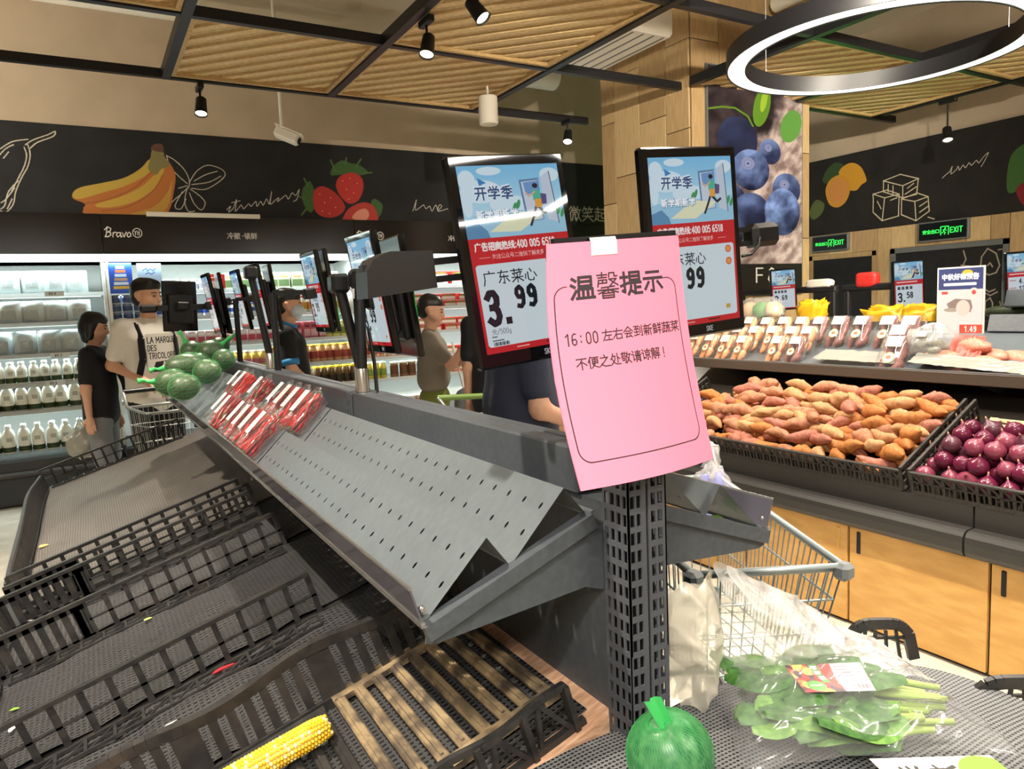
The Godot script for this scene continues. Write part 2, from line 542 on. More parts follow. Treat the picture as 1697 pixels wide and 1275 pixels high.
	"/": [[4,96,40,4], [0.44]],
	"¥": [[4,4,26,44,48,4], [26,44,26,96], [8,52,44,52], [8,70,44,70], [0.55]],
	"0": [[26,6,12,16,8,36,8,64,12,84,26,94,40,84,44,64,44,36,40,16,26,6], [0.52]],
	"1": [[8,24,28,6,28,94], [0.46]],
	"2": [[8,28,12,12,26,6,40,12,44,28,38,44,8,94,46,94], [0.52]],
	"3": [[8,18,18,6,34,6,44,20,42,38,30,47,20,47], [30,47,42,56,46,74,38,90,22,94,8,84], [0.52]],
	"4": [[34,94,34,6,6,66,48,66], [0.54]],
	"5": [[42,6,14,6,10,44,28,38,42,48,46,66,40,86,24,94,8,86], [0.52]],
	"6": [[40,10,26,6,12,20,8,50,10,80,24,94,40,84,44,66,36,50,22,48,9,62], [0.52]],
	"7": [[8,6,46,6,22,94], [0.52]],
	"8": [[26,6,12,14,10,30,20,44,36,52,45,70,38,88,26,94,14,88,7,70,16,52,32,44,42,30,40,14,26,6], [0.52]],
	"9": [[12,90,26,94,40,80,44,50,42,20,28,6,12,16,8,34,16,50,30,52,43,38], [0.52]],
	"A": [[4,96,28,6,52,96], [14,64,42,64], [0.56]],
	"C": [[50,24,40,8,22,6,8,28,8,72,20,94,40,92,50,76], [0.56]],
	"D": [[8,6,8,94,30,94,46,76,46,24,30,6,8,6], [0.54]],
	"E": [[44,6,8,6,8,94,46,94], [8,50,40,50], [0.5]],
	"F": [[44,6,8,6,8,94], [8,50,40,50], [0.48]],
	"H": [[8,6,8,94], [46,6,46,94], [8,50,46,50], [0.54]],
	"I": [[12,6,12,94], [0.24]],
	"L": [[8,6,8,94,44,94], [0.48]],
	"M": [[8,96,8,6,34,66,60,6,60,96], [0.68]],
	"O": [[28,6,10,24,6,50,10,76,28,94,46,76,50,50,46,24,28,6], [0.56]],
	"Q": [[28,6,10,24,6,50,10,76,28,94,46,76,50,50,46,24,28,6], [34,74,52,98], [0.56]],
	"R": [[8,96,8,6,34,6,46,20,44,40,32,50,8,50], [28,50,48,96], [0.54]],
	"S": [[46,20,36,6,18,8,8,22,14,40,40,56,48,74,38,92,18,94,6,80], [0.54]],
	"T": [[4,6,50,6], [27,6,27,96], [0.54]],
	"U": [[8,6,8,74,18,92,36,92,46,74,46,6], [0.54]],
	"X": [[6,6,48,96], [48,6,6,96], [0.54]],
	"Y": [[4,6,27,48,50,6], [27,48,27,96], [0.54]],
	"B": [[8,6,8,94,36,94,46,78,42,54,30,48,8,48], [8,6,32,6,42,20,40,38,30,48], [0.54]],
	"N": [[8,96,8,6,46,96,46,6], [0.54]],
	"G": [[48,22,38,8,20,6,8,28,8,72,20,94,38,92,48,76,48,54,30,54], [0.56]],
	"K": [[8,6,8,96], [46,6,8,54], [18,44,48,96], [0.54]],
	"P": [[8,96,8,6,34,6,46,20,44,42,32,52,8,52], [0.52]],
	"b": [[8,4,8,94], [8,50,24,42,38,52,40,72,32,92,16,94,8,84], [0.48]],
	"r": [[8,44,8,94], [8,60,18,46,32,44], [0.38]],
	"a": [[10,50,24,42,36,50,38,94], [38,66,16,68,6,80,14,94,30,92,38,82], [0.46]],
	"v": [[4,44,20,94,38,44], [0.44]],
	"o": [[22,42,8,54,6,72,12,90,24,94,36,86,40,68,34,50,22,42], [0.46]],
	"t": [[16,18,16,82,24,94,34,92], [4,44,34,44], [0.4]],
	"h": [[8,4,8,94], [8,58,22,44,34,50,36,94], [0.46]],
	"g": [[38,44,38,98,28,112,10,110], [38,54,24,42,10,50,6,68,12,88,24,92,38,80], [0.48]],
	"&": [[48,94,16,38,14,18,24,6,36,14,34,32,12,56,6,76,16,94,32,90,48,62], [0.54]],
}

const ROOM_X0 := -4.5
const ROOM_X1 := 7.5
const ROOM_Z0 := -8.2
const ROOM_Z1 := 3.4
const CEIL := 4.25
const GRID_Y := 3.2

func _ready() -> void:
	rng.seed = 4711
	setup_camera()
	setup_light()
	make_materials()
	build_shell()
	build_ceiling_grid()
	build_column()
	build_murals()
	build_fridges()
	build_gondola()
	build_crates()
	build_end_table()
	build_counter()
	build_far_right()
	build_displays()
	build_sign()
	build_chillies_and_melons()
	build_sweet_potatoes()
	build_trolleys()
	build_foreground_bags()
	build_people()

func setup_camera() -> void:
	# axes found from the vanishing points of the shelving (140, 538) and of the level lines across it
	var d := Vector3(140.0 - FW / 2, FH / 2 - 538.0, -FOCAL).normalized()
	var up := Vector3(1, 0.043, 0).cross(d).normalized()
	if up.y < 0:
		up = -up
	var x := d.cross(up).normalized()
	cam_basis = Basis(Vector3(x.x, up.x, -d.x), Vector3(x.y, up.y, -d.y), Vector3(x.z, up.z, -d.z))
	var cam := Camera3D.new()
	cam.name = "camera"
	cam.fov = rad_to_deg(2.0 * atan(FH / 2 / FOCAL))
	cam.near = 0.05
	cam.far = 60
	add_child(cam)
	cam.transform = Transform3D(cam_basis, EYE)
	cam.current = true

func setup_light() -> void:
	var e := Environment.new()
	e.background_mode = Environment.BG_COLOR
	e.background_color = Color.BLACK
	e.tonemap_mode = Environment.TONE_MAPPER_LINEAR
	e.tonemap_exposure = 1.2
	e.sdfgi_enabled = true
	e.ssao_enabled = true
	e.ssil_enabled = true
	var w := WorldEnvironment.new()
	w.name = "world_environment"
	w.environment = e
	add_child(w)

const WARM := Color(1.0, 0.95, 0.87)
const COOL := Color(0.93, 1.0, 0.98)

func make_materials() -> void:
	mat_noise("beige_wall", rgb(178, 162, 140), rgb(184, 168, 146), 0.02, Vector3(0.5, 0.5, 0.5), 0.85)
	mat("ceiling_paint", rgb(196, 182, 160), 0.9)
	mat("white_paint", rgb(225, 220, 208), 0.6)
	mat("black_metal", rgb(24, 24, 27), 0.45, 0.3)
	mat("black_plastic", rgb(20, 20, 22), 0.35)
	mat("gloss_black", rgb(10, 10, 12), 0.12)
	mat("fascia_black", rgb(20, 15, 15), 0.18)
	mat_noise("chalk_black", rgb(16, 17, 21), rgb(26, 26, 31), 0.03, Vector3(1.2, 1.2, 1.2), 0.75)
	mat_noise("grey_steel", rgb(100, 108, 113), rgb(107, 115, 120), 0.05, Vector3(3, 3, 3), 0.38, 0.0, false)
	M.grey_steel.metallic = 0.25
	mat_noise("dark_steel", rgb(66, 71, 77), rgb(73, 78, 84), 0.05, Vector3(3, 3, 3), 0.42)
	mat("rail_top", rgb(104, 108, 108), 0.5)
	mat("perforated", rgb(72, 75, 82), 0.5)
	mat("chrome", rgb(200, 198, 192), 0.22, 0.9)
	mat("zinc_wire", rgb(175, 178, 176), 0.35, 0.7)
	mat_noise("crate_black", rgb(34, 34, 36), rgb(52, 50, 48), 0.04, Vector3(2, 2, 2), 0.42)
	mat_noise("crate_dusty", rgb(70, 60, 50), rgb(150, 130, 98), 0.02, Vector3(2.2, 2.2, 2.2), 0.7, 0.0, false, 0.3, 0.65)
	mat_noise("plywood", rgb(176, 132, 104), rgb(206, 168, 138), 0.03, Vector3(2, 9, 9), 0.75)
	mat_noise("oak", rgb(178, 150, 106), rgb(190, 163, 120), 0.03, Vector3(5, 0.6, 5), 0.6)
	mat_noise("oak_light", rgb(188, 161, 116), rgb(200, 174, 130), 0.03, Vector3(5, 0.6, 5), 0.6)
	mat_noise("oak_dark", rgb(168, 140, 98), rgb(180, 152, 110), 0.03, Vector3(5, 0.6, 5), 0.6)
	mat_noise("slat_wood", rgb(200, 172, 122), rgb(216, 190, 142), 0.03, Vector3(3, 8, 3), 0.55)
	mat_noise("slat_wood_dark", rgb(176, 146, 98), rgb(196, 166, 116), 0.03, Vector3(3, 8, 3), 0.55)
	mat_noise("cabinet_wood", rgb(196, 148, 78), rgb(208, 162, 92), 0.02, Vector3(0.8, 3, 0.8), 0.4)
	mat_noise("floor_tile", rgb(196, 190, 176), rgb(210, 204, 190), 0.02, Vector3(0.8, 0.8, 0.8), 0.25)
	mat("grout", rgb(120, 116, 106), 0.9)
	mat("bumper", rgb(50, 48, 46), 0.45)
	mat("lip_brown", rgb(84, 72, 62), 0.4)
	mat_noise("bin_black", rgb(34, 31, 28), rgb(56, 50, 44), 0.05, Vector3(6, 6, 6), 0.6)
	mat_noise("pale_board", rgb(176, 158, 110), rgb(198, 182, 136), 0.05, Vector3(5, 5, 5), 0.7)
	mat("counter_dark", rgb(52, 48, 44), 0.3)
	mat("fridge_white", rgb(232, 236, 234), 0.35)
	mat("fridge_dark", rgb(24, 27, 32), 0.3)
	mat("price_strip", rgb(84, 82, 92), 0.12)
	clear("clear_plastic", Color(1, 1, 1), 0.06, 0.04)
	clear("clear_box", Color(1, 1, 1), 0.025, 0.05)
	vcol("tinted", 0.5)
	vcol("tinted_gloss", 0.22)
	vcol("tinted_matt", 0.85)

func build_shell() -> void:
	# floor of separate tiles over a grout bed
	var mb := MB.new()
	mb.span(Vector3(ROOM_X0, -0.12, ROOM_Z0), Vector3(ROOM_X1, -0.006, ROOM_Z1))
	var fl := struct("floor", mb, M.grout)
	var tm := MB.new()
	tm.cbox(Vector3(0, -0.004, 0), Vector3(0.796, 0.012, 0.796), 0.002)
	var tile := tm.mesh()
	for i in 15:
		for j in 14:
			mi(tile, "floor_tile", M.floor_tile, fl, Vector3(ROOM_X0 + 0.4 + i * 0.8, 0, ROOM_Z0 + 0.4 + j * 0.8 + 0.1))
	mb = MB.new()
	mb.span(Vector3(ROOM_X0, CEIL, ROOM_Z0), Vector3(ROOM_X1, CEIL + 0.2, ROOM_Z1))
	struct("ceiling", mb, M.ceiling_paint)
	for w in [["wall_back", Vector3(ROOM_X0, 0, ROOM_Z0 - 0.2), Vector3(ROOM_X1, CEIL, ROOM_Z0)], ["wall_left", Vector3(ROOM_X0 - 0.2, 0, ROOM_Z0), Vector3(ROOM_X0, CEIL, ROOM_Z1)], ["wall_front", Vector3(ROOM_X0, 0, ROOM_Z1), Vector3(ROOM_X1, CEIL, ROOM_Z1 + 0.2)]]:
		mb = MB.new()
		mb.span(w[1], w[2])
		struct(w[0], mb, M.beige_wall)
	# bulkhead above the refrigerators
	mb = MB.new()
	mb.span(Vector3(ROOM_X0, 2.42, ROOM_Z0), Vector3(ROOM_X1, CEIL, -7.28))
	struct("wall_bulkhead", mb, M.beige_wall)
	# right wall with two door openings
	mb = MB.new()
	mb.span(Vector3(ROOM_X1, 0, ROOM_Z0), Vector3(ROOM_X1 + 0.2, CEIL, ROOM_Z1))
	struct("wall_right", mb, M.beige_wall)

func spot_lamp(at: Vector3, aim: Vector3, called_label: String, energy: float, drop := 0.16, angle := 34.0, lit := true) -> void:
	var t := thing("track_spotlight", called_label, "spotlight", at, 0.0, "ceiling track spotlights")
	var mb := MB.new()
	mb.cbox(Vector3(0, -0.02, 0), Vector3(0.04, 0.04, 0.15), 0.005)
	part(t, mb, "track_adapter", M.black_metal)
	mb = MB.new()
	mb.tube([Vector3(0, -0.03, 0), Vector3(0, -drop + 0.03, 0)], 0.008, 8)
	part(t, mb, "stem", M.black_metal)
	var d := (aim - (at + Vector3(0, -drop, 0))).normalized()
	var b := Basis(Quaternion(Vector3.DOWN, d))
	var x := Transform3D(b, Vector3(0, -drop, 0))
	mb = MB.new()
	mb.lathe([[0.0, 0.075], [0.03, 0.075], [0.036, 0.068], [0.038, 0.03], [0.044, -0.05], [0.046, -0.055], [0.041, -0.055], [0.037, -0.035], [0.0, -0.034]], 20, x)
	part(t, mb, "housing", M.black_metal)
	mb = MB.new()
	mb.lathe([[0.0, -0.046], [0.024, -0.0485], [0.039, -0.044], [0.039, -0.038], [0.0, -0.0375]], 20, x)
	part(t, mb, "lens", M.lamp_face)
	if lit:
		var s := SpotLight3D.new()
		s.name = "beam"
		s.light_color = WARM
		s.light_energy = energy
		s.spot_angle = angle
		s.spot_angle_attenuation = 0.6
		s.light_size = 0.035
		s.spot_range = 12
		s.spot_attenuation = 2
		s.shadow_enabled = true
		t.add_child(s)
		s.transform = x * Transform3D(Basis(Vector3.RIGHT, -PI / 2), Vector3(0, -0.058, 0))

func slat_panel(x0: float, x1: float, z0: float, z1: float, label: String, flip := false) -> void:
	var t := thing("slatted_ceiling_panel", label, "ceiling panel", Vector3((x0 + x1) / 2, GRID_Y, (z0 + z1) / 2), 0.0, "slatted wooden ceiling panels")
	var w := x1 - x0 - 0.06
	var dz := absf(z1 - z0) - 0.06
	var mb := MB.new()
	for s in [-1, 1]:
		mb.box(Vector3(s * (w / 2 - 0.015), 0.01, 0), Vector3(0.03, 0.06, dz))
		mb.box(Vector3(0, 0.01, s * (dz / 2 - 0.015)), Vector3(w - 0.06, 0.06, 0.03))
	part(t, mb, "frame", M.slat_wood_dark)
	# slats run along the diagonal; each is clipped to the frame
	var dir := Vector2(w, -dz).normalized() if not flip else Vector2(w, dz).normalized()
	var nrm := Vector2(-dir.y, dir.x)
	var half := Vector2(w / 2 - 0.03, dz / 2 - 0.03)
	var rect := PackedVector2Array([-half, Vector2(half.x, -half.y), half, Vector2(-half.x, half.y)])
	var reach := half.length()
	var k := -reach
	var n := 0
	while k < reach:
		var strip := PackedVector2Array([nrm * k - dir * 3, nrm * k + dir * 3, nrm * (k + 0.052) + dir * 3, nrm * (k + 0.052) - dir * 3])
		for poly in Geometry2D.intersect_polygons(rect, strip):
			var area := 0.0
			for i in poly.size():
				area += poly[i].cross(poly[(i + 1) % poly.size()])
			if absf(area) < 0.004:
				continue
			mb = MB.new()
			mb.xf = Transform3D(Basis(Vector3.RIGHT, PI / 2), Vector3(0, 0, 0))
			mb.prism(poly, -0.03, 0.0 if n % 2 else -0.012)
			part(t, mb, "slat", M.slat_wood if n % 2 else M.slat_wood_dark)
		k += 0.068
		n += 1

func beam(a: Vector3, b: Vector3, label: String, w := 0.045, h := 0.06) -> void:
	var mb := MB.new()
	var mid := (a + b) / 2
	mb.bar(a - mid, b - mid, w, h)
	var o := mi(mb.mesh(), "ceiling_beam", M.black_metal, null, mid)
	tag(o, label, "ceiling beam", "black ceiling grid beams")

func ring_lamp(at: Vector3, r: float, label: String, energy: float) -> void:
	var t := thing("ring_pendant", label, "pendant lamp", at, 0.0, "ring pendant lamps")
	var mb := MB.new()
	var prof := [[r - 0.045, 0.0], [r - 0.045, 0.075], [r + 0.045, 0.075], [r + 0.045, 0.0], [r + 0.038, 0.0], [r + 0.038, 0.012], [r - 0.038, 0.012], [r - 0.038, 0.0], [r - 0.045, 0.0]]
	var p := PackedVector3Array()
	for q in prof.size() - 1:
		p = PackedVector3Array()
		for e in 2:
			for k in 72:
				var a := TAU * k / 72
				p.append(Vector3(cos(a) * prof[q + e][0], prof[q + e][1], sin(a) * prof[q + e][0]))
		mb.surf(p, 72, 2, true)
	part(t, mb, "housing", M.black_metal)
	mb = MB.new()
	p = PackedVector3Array()
	for q in [[r - 0.038, 0.004], [r, 0.002], [r + 0.038, 0.004]]:
		for k in 72:
			var a := TAU * k / 72
			p.append(Vector3(cos(a) * q[0], q[1], sin(a) * q[0]))
	mb.surf(p, 72, 3, true)
	part(t, mb, "light_ring", M.ring_face)
	for k in 3:
		var a := TAU * k / 3 + 0.5
		mb = MB.new()
		mb.tube([Vector3(cos(a) * r, 0.07, sin(a) * r), Vector3(cos(a) * r, CEIL - at.y - 0.01, sin(a) * r)], 0.0015, 5)
		part(t, mb, "suspension_wire", M.zinc_wire)
	for k in 6:
		var a := TAU * k / 6
		var l := AreaLight3D.new()
		l.name = "ring_glow"
		l.area_size = Vector2(0.07, r * TAU / 6)
		l.light_color = Color(1.0, 0.97, 0.92)
		l.light_energy = energy / 6
		l.area_normalize_energy = true
		l.area_range = 14
		l.shadow_enabled = true
		t.add_child(l, true)
		l.transform = Transform3D(Basis(Vector3.UP, -a) * Basis(Vector3.RIGHT, -PI / 2), Vector3(cos(a) * r, -0.003, sin(a) * r))

func build_ceiling_grid() -> void:
	glow("lamp_face", Color(1.0, 0.94, 0.82), 6.0)
	glow("ring_face", Color(1.0, 0.98, 0.95), 1.6)
	var xs := [-0.52, 0.64, 1.8, 3.05, 4.3, 5.55, 6.8]
	var zs := [-5.68, -4.5, -3.25, -2.0, -0.75, 0.5, 1.75]
	for k in zs.size():
		beam(Vector3(-4.2 if k == 0 else -3.0, GRID_Y, zs[k]), Vector3(4.25 if k == 0 else 7.2, GRID_Y, zs[k]), ["black ceiling beam crossing in front of the bulkhead mural", "black ceiling beam crossing between the first slatted panels", "black ceiling beam crossing beside the wood-clad column", "black ceiling beam crossing above the ring lamp", "black ceiling beam crossing over the perforated post", "black ceiling beam crossing over the end table", "black ceiling beam farthest from the bulkhead mural"][k])
	for k in xs.size():
		beam(Vector3(xs[k], GRID_Y, -5.68 if k < 4 else -4.35), Vector3(xs[k], GRID_Y, 2.4), ["black ceiling beam running lengthwise left of the first slatted panel", "black ceiling beam running lengthwise above the chillies", "black ceiling beam with two spotlights running lengthwise", "black ceiling beam running lengthwise to the white speaker", "black ceiling beam running lengthwise past the ring lamp", "black ceiling beam running lengthwise behind the counter", "black ceiling beam running lengthwise by the exit signs"][k], 0.055, 0.07)
	# hanger rods
	var cells := [[1, 0, "slatted wooden ceiling panel above the refrigerators, next to the bulkhead mural"], [2, 0, "slatted wooden ceiling panel beside the white speaker"], [2, 1, "slatted wooden ceiling panel beside the wood-clad column"], [0, 1, "slatted wooden ceiling panel at the end of the black grid"], [4, 1, "slatted wooden ceiling panel seen through the ring lamp"], [5, 1, "slatted wooden ceiling panel near the lemon mural"], [5, 2, "slatted wooden ceiling panel above the exit doors"], [1, 3, "slatted wooden ceiling panel over the empty tray"], [3, 3, "slatted wooden ceiling panel over the ring lamp"]]
	for c in cells:
		slat_panel(xs[c[0]], xs[c[0] + 1], zs[c[1]], zs[c[1] + 1], c[2], true)
	# pipes and ducts under the ceiling
	for q in [[Vector3(-3, 3.95, -6.6), Vector3(4.0, 3.95, -6.6), 0.05, "thin white pipe under the ceiling by the bulkhead"], [Vector3(0.9, 3.8, -7.0), Vector3(0.9, 3.8, -2.0), 0.035, "thin white pipe running lengthwise under the ceiling"], [Vector3(3.3, 3.75, -6.2), Vector3(4.25, 3.75, -6.2), 0.13, "thick beige duct reaching the wood-clad column"], [Vector3(5.2, 3.9, -4.3), Vector3(5.2, 3.9, 1.0), 0.06, "white pipe under the ceiling above the ring lamp"]]:
		var mb := MB.new()
		var mid: Vector3 = (q[0] + q[1]) / 2
		mb.tube([q[0] - mid, q[1] - mid], q[2], 14)
		tag(mi(mb.mesh(), "ceiling_pipe", M.white_paint, null, mid), q[3], "pipe")
	# recessed air grille box next to the column
	var t := thing("air_diffuser", "white air diffuser box hanging under the ceiling beside the column", "air diffuser", Vector3(3.75, 3.62, -4.9))
	var mb2 := MB.new()
	mb2.cbox(Vector3.ZERO, Vector3(0.75, 0.22, 1.1), 0.03)
	part(t, mb2, "body", M.white_paint)
	mb2 = MB.new()
	for k in 7:
		mb2.box(Vector3(-0.3 + k * 0.1, -0.112, 0), Vector3(0.012, 0.006, 1.0))
	part(t, mb2, "louvre", M.rail_top)
	# lamps in view, each aimed at what it lights
	spot_lamp(on_y(706, 30, GRID_Y - 0.03), Vector3(1.2, 0.8, -3.4), "black track spotlight hanging between the slatted panels, pointing down", 6.0)
	spot_lamp(on_y(790, -14, GRID_Y - 0.03), Vector3(2.9, 0.8, -2.2), "black track spotlight tilted over the nearest slatted panel", 6.0, 0.1)
	spot_lamp(on_y(330, 140, GRID_Y - 0.03), Vector3(0.6, 1.0, -5.0), "black track spotlight shining in front of the painted bananas", 6.0)
	spot_lamp(on_y(940, 198, GRID_Y - 0.03), Vector3(3.0, 0.6, -4.6), "black track spotlight beside the column, in front of the beige bulkhead", 6.0)
	var lp := on_x(1570, 224, 6.8)
	spot_lamp(Vector3(6.8, GRID_Y - 0.03, lp.z), Vector3(6.2, 1.0, lp.z + 0.5), "black track spotlight in front of the cherry mural", 6.0, GRID_Y - 0.03 - lp.y)
	# unseen lamps added to the tracks to brighten goods, column, walls and floor
	var fill_spots := [[0.64, -0.4, 0.75, 0.9, -1.2, 1.5], [1.8, -1.2, 1.0, 0.8, -0.9, 0.8], [0.64, -1.7, 0.2, 0.8, -2.2, 3.0], [-0.52, -1.4, 0.1, 0.7, -1.6, 7.0], [-0.52, -3.2, 0.0, 0.7, -3.6, 6.0], [0.64, -3.0, 0.5, 1.1, -3.2, 2.5], [3.05, -0.6, 3.2, 0.9, -1.6, 1.2], [3.05, -1.3, 3.3, 0.9, -2.6, 1.2], [4.3, -0.6, 3.5, 1.1, -2.2, 0.9], [3.05, -0.62, 4.8, 2.4, -4.4, 12.0], [1.8, -0.9, 4.3, 2.6, -5.0, 10.0], [-1.9, -5.68, 0.4, 3.3, -7.3, 3.0], [-2.6, -5.68, -0.9, 3.3, -7.3, 2.0], [4.3, 0.4, 7.5, 2.4, -3.6, 8.0], [2.0, -0.75, 2.2, 0.0, -0.9, 9.0], [-1.6, -0.75, -1.4, 0.0, -0.9, 12.0], [5.55, 0.5, 5.3, 0.0, 0.2, 12.0], [1.8, 1.75, 1.0, 0.0, 2.2, 12.0], [-1.9, -3.4, -1.5, 0.0, -3.6, 12.0], [5.55, -0.8, 5.6, 0.0, -1.4, 10.0], [1.8, 0.9, 1.1, 0.8, -0.5, 0.8], [-1.8, -5.0, -1.0, 0.0, -5.6, 3.5], [-1.8, -2.0, -1.2, 0.0, -2.6, 3.5], [5.55, -2.0, 5.9, 1.2, -2.4, 3.0], [1.8, -2.6, 1.7, 0.6, -2.8, 2.5], [-0.52, 0.5, 0.3, 0.8, -0.6, 2.5]]
	for q in fill_spots:
		spot_lamp(Vector3(q[0], GRID_Y - 0.03, q[1]), Vector3(q[2], q[3], q[4]), "unseen black track spotlight added to brighten aisles, column and walls", q[5])
	ring_lamp(Vector3(3.16, 2.55, -2.06), 0.6, "black ring pendant lamp hanging over the sweet potato counter", 5.6)
	ring_lamp(Vector3(-0.9, 2.75, 0.9), 0.6, "black ring pendant lamp hanging over the aisle before the shelving", 12)
	ring_lamp(Vector3(2.2, 2.75, 1.6), 0.6, "black ring pendant lamp hanging before the round end table", 5.0)
	# white speaker and security camera
	var sp := thing("ceiling_speaker", "white cylindrical speaker hanging under the black beam corner", "speaker", on_y(808, 160, 3.12))
	mb2 = MB.new()
	mb2.lathe([[0.0, 0.0], [0.07, 0.0], [0.075, -0.01], [0.075, -0.2], [0.07, -0.21], [0.055, -0.21], [0.05, -0.19], [0.0, -0.19]], 28)
	part(sp, mb2, "body", M.white_paint)
	mb2 = MB.new()
	mb2.tube([Vector3(0, 0, 0), Vector3(0, 0.12, 0)], 0.01, 8)
	part(sp, mb2, "hanger", M.white_paint)
	var cp := on_z(472, 225, -6.6)
	var cc := thing("security_camera", "white security camera on a drop pole before the bulkhead mural", "camera", cp)
	mb2 = MB.new()
	mb2.tube([Vector3(-0.02, 0.06, 0), Vector3(-0.02, CEIL - cp.y - 0.02, 0)], 0.016, 10)
	part(cc, mb2, "drop_pole", M.white_paint)
	var cb := Basis(Vector3(0, 0, 1), -0.5) * Basis(Vector3.UP, -0.5)
	mb2 = MB.new()
	mb2.cbox(Vector3(0.02, 0, 0), Vector3(0.22, 0.09, 0.09), 0.015, cb)
	part(cc, mb2, "housing", M.white_paint)
	mb2 = MB.new()
	mb2.cbox(Vector3(0.01, 0, 0) + cb * Vector3(0.01, 0.05, 0), Vector3(0.26, 0.008, 0.1), 0.003, cb)
	part(cc, mb2, "sun_hood", M.white_paint)
	mb2 = MB.new()
	mb2.lathe([[0.0, 0.0], [0.03, 0.0], [0.03, 0.01], [0.0, 0.01]], 16, Transform3D(cb * Basis(Vector3(0, 0, 1), -PI / 2), Vector3(0.02, 0, 0) + cb * Vector3(0.107, 0, 0)))
	part(cc, mb2, "lens", M.gloss_black)

func build_column() -> void:
	# wood-clad column: core plus separate cladding boards
	var z0 := -4.4
	var p0 := on_z(1143, 200, z0)
	var p1 := on_z(1341, 200, z0)
	var x0 := p0.x
	var x1 := p1.x
	var zb := on_x(997, 200, x0).z
	var mb := MB.new()
	mb.span(Vector3(x0 + 0.012, 0, zb), Vector3(x1 - 0.012, CEIL, z0 - 0.012))
	var col := struct("wall_column", mb, M.black_metal)
	# boards on the side face: columns of boards of different heights
	var us := [1143.0, 1104.0, 1060.0, 1019.0, 997.0]
	var cuts := [[0.9, 2.02, 2.86, 3.55], [1.2, 2.25, 3.02], [0.8, 1.75, 2.62, 3.5], [1.3, 2.4, 3.12]]
	var kinds := ["oak", "oak_light", "oak_dark"]
	for k in 4:
		var za: float = -4.4 if k == 0 else on_x(us[k], 200, x0).z
		var zc: float = on_x(us[k + 1], 200, x0).z
		var ys: Array = [0.0] + cuts[k] + [CEIL]
		for j in ys.size() - 1:
			mb = MB.new()
			mb.cbox(Vector3(x0 + 0.004, (ys[j] + ys[j + 1]) / 2, (za + zc) / 2), Vector3(0.018, ys[j + 1] - ys[j] - 0.006, absf(za - zc) - 0.006), 0.003)
			mi(mb.mesh(), "cladding_board", M[kinds[(k * 2 + j) % 3]], col)
	var uf := [1146.0, 1192.0, 1246.0, 1300.0, 1341.0]
	var cf := [[1.4, 2.62, 3.55], [0.9, 1.9, 3.2], [1.5, 2.5, 3.45], [0.8, 2.0, 2.75]]
	for k in 4:
		var xa := on_z(uf[k], 200, z0).x
		var xb := on_z(uf[k + 1], 200, z0).x
		var ys: Array = [0.0] + cf[k] + [CEIL]
		for j in ys.size() - 1:
			mb = MB.new()
			mb.cbox(Vector3((xa + xb) / 2, (ys[j] + ys[j + 1]) / 2, z0 - 0.004), Vector3(xb - xa - 0.006, ys[j + 1] - ys[j] - 0.006, 0.018), 0.003)
			mi(mb.mesh(), "cladding_board", M[kinds[(k + j * 2 + 1) % 3]], col)
	# blueberry poster, a flat print in a thin frame
	var tl := on_z(1171, 107, z0 + 0.02)
	var br := on_z(1327, 440, z0 + 0.02)
	var t := thing("blueberry_poster", "tall lightbox poster of blueberries on the wood-clad column", "poster", Vector3((tl.x + br.x) / 2, 1.45, z0 + 0.012))
	var ym := 1.5
	mb = MB.new()
	mb.span(Vector3(tl.x - 0.012, ym, z0 + 0.006), Vector3(br.x + 0.012, tl.y + 0.012, z0 + 0.03))
	partw(t, mb, "frame", M.rail_top)
	print_quad("print", Vector3(tl.x, tl.y, z0 + 0.032), Vector3(br.x, tl.y, z0 + 0.032), Vector3(br.x, ym + 0.02, z0 + 0.032), Vector3(tl.x, ym + 0.02, z0 + 0.032), tex_mat("poster_print", blueberry_print(), 0.35), t)

func noise_fill(ri: RI, a: Color, b: Color, freq: float, seed_: int, stretch := 1.0) -> void:
	var fn := FastNoiseLite.new()
	fn.seed = seed_
	fn.frequency = freq
	fn.fractal_octaves = 4
	for y in ri.h:
		for x in ri.w:
			ri.im.set_pixel(x, y, a.lerp(b, clampf(0.5 + fn.get_noise_2d(x * stretch, y) * 0.9, 0, 1)))

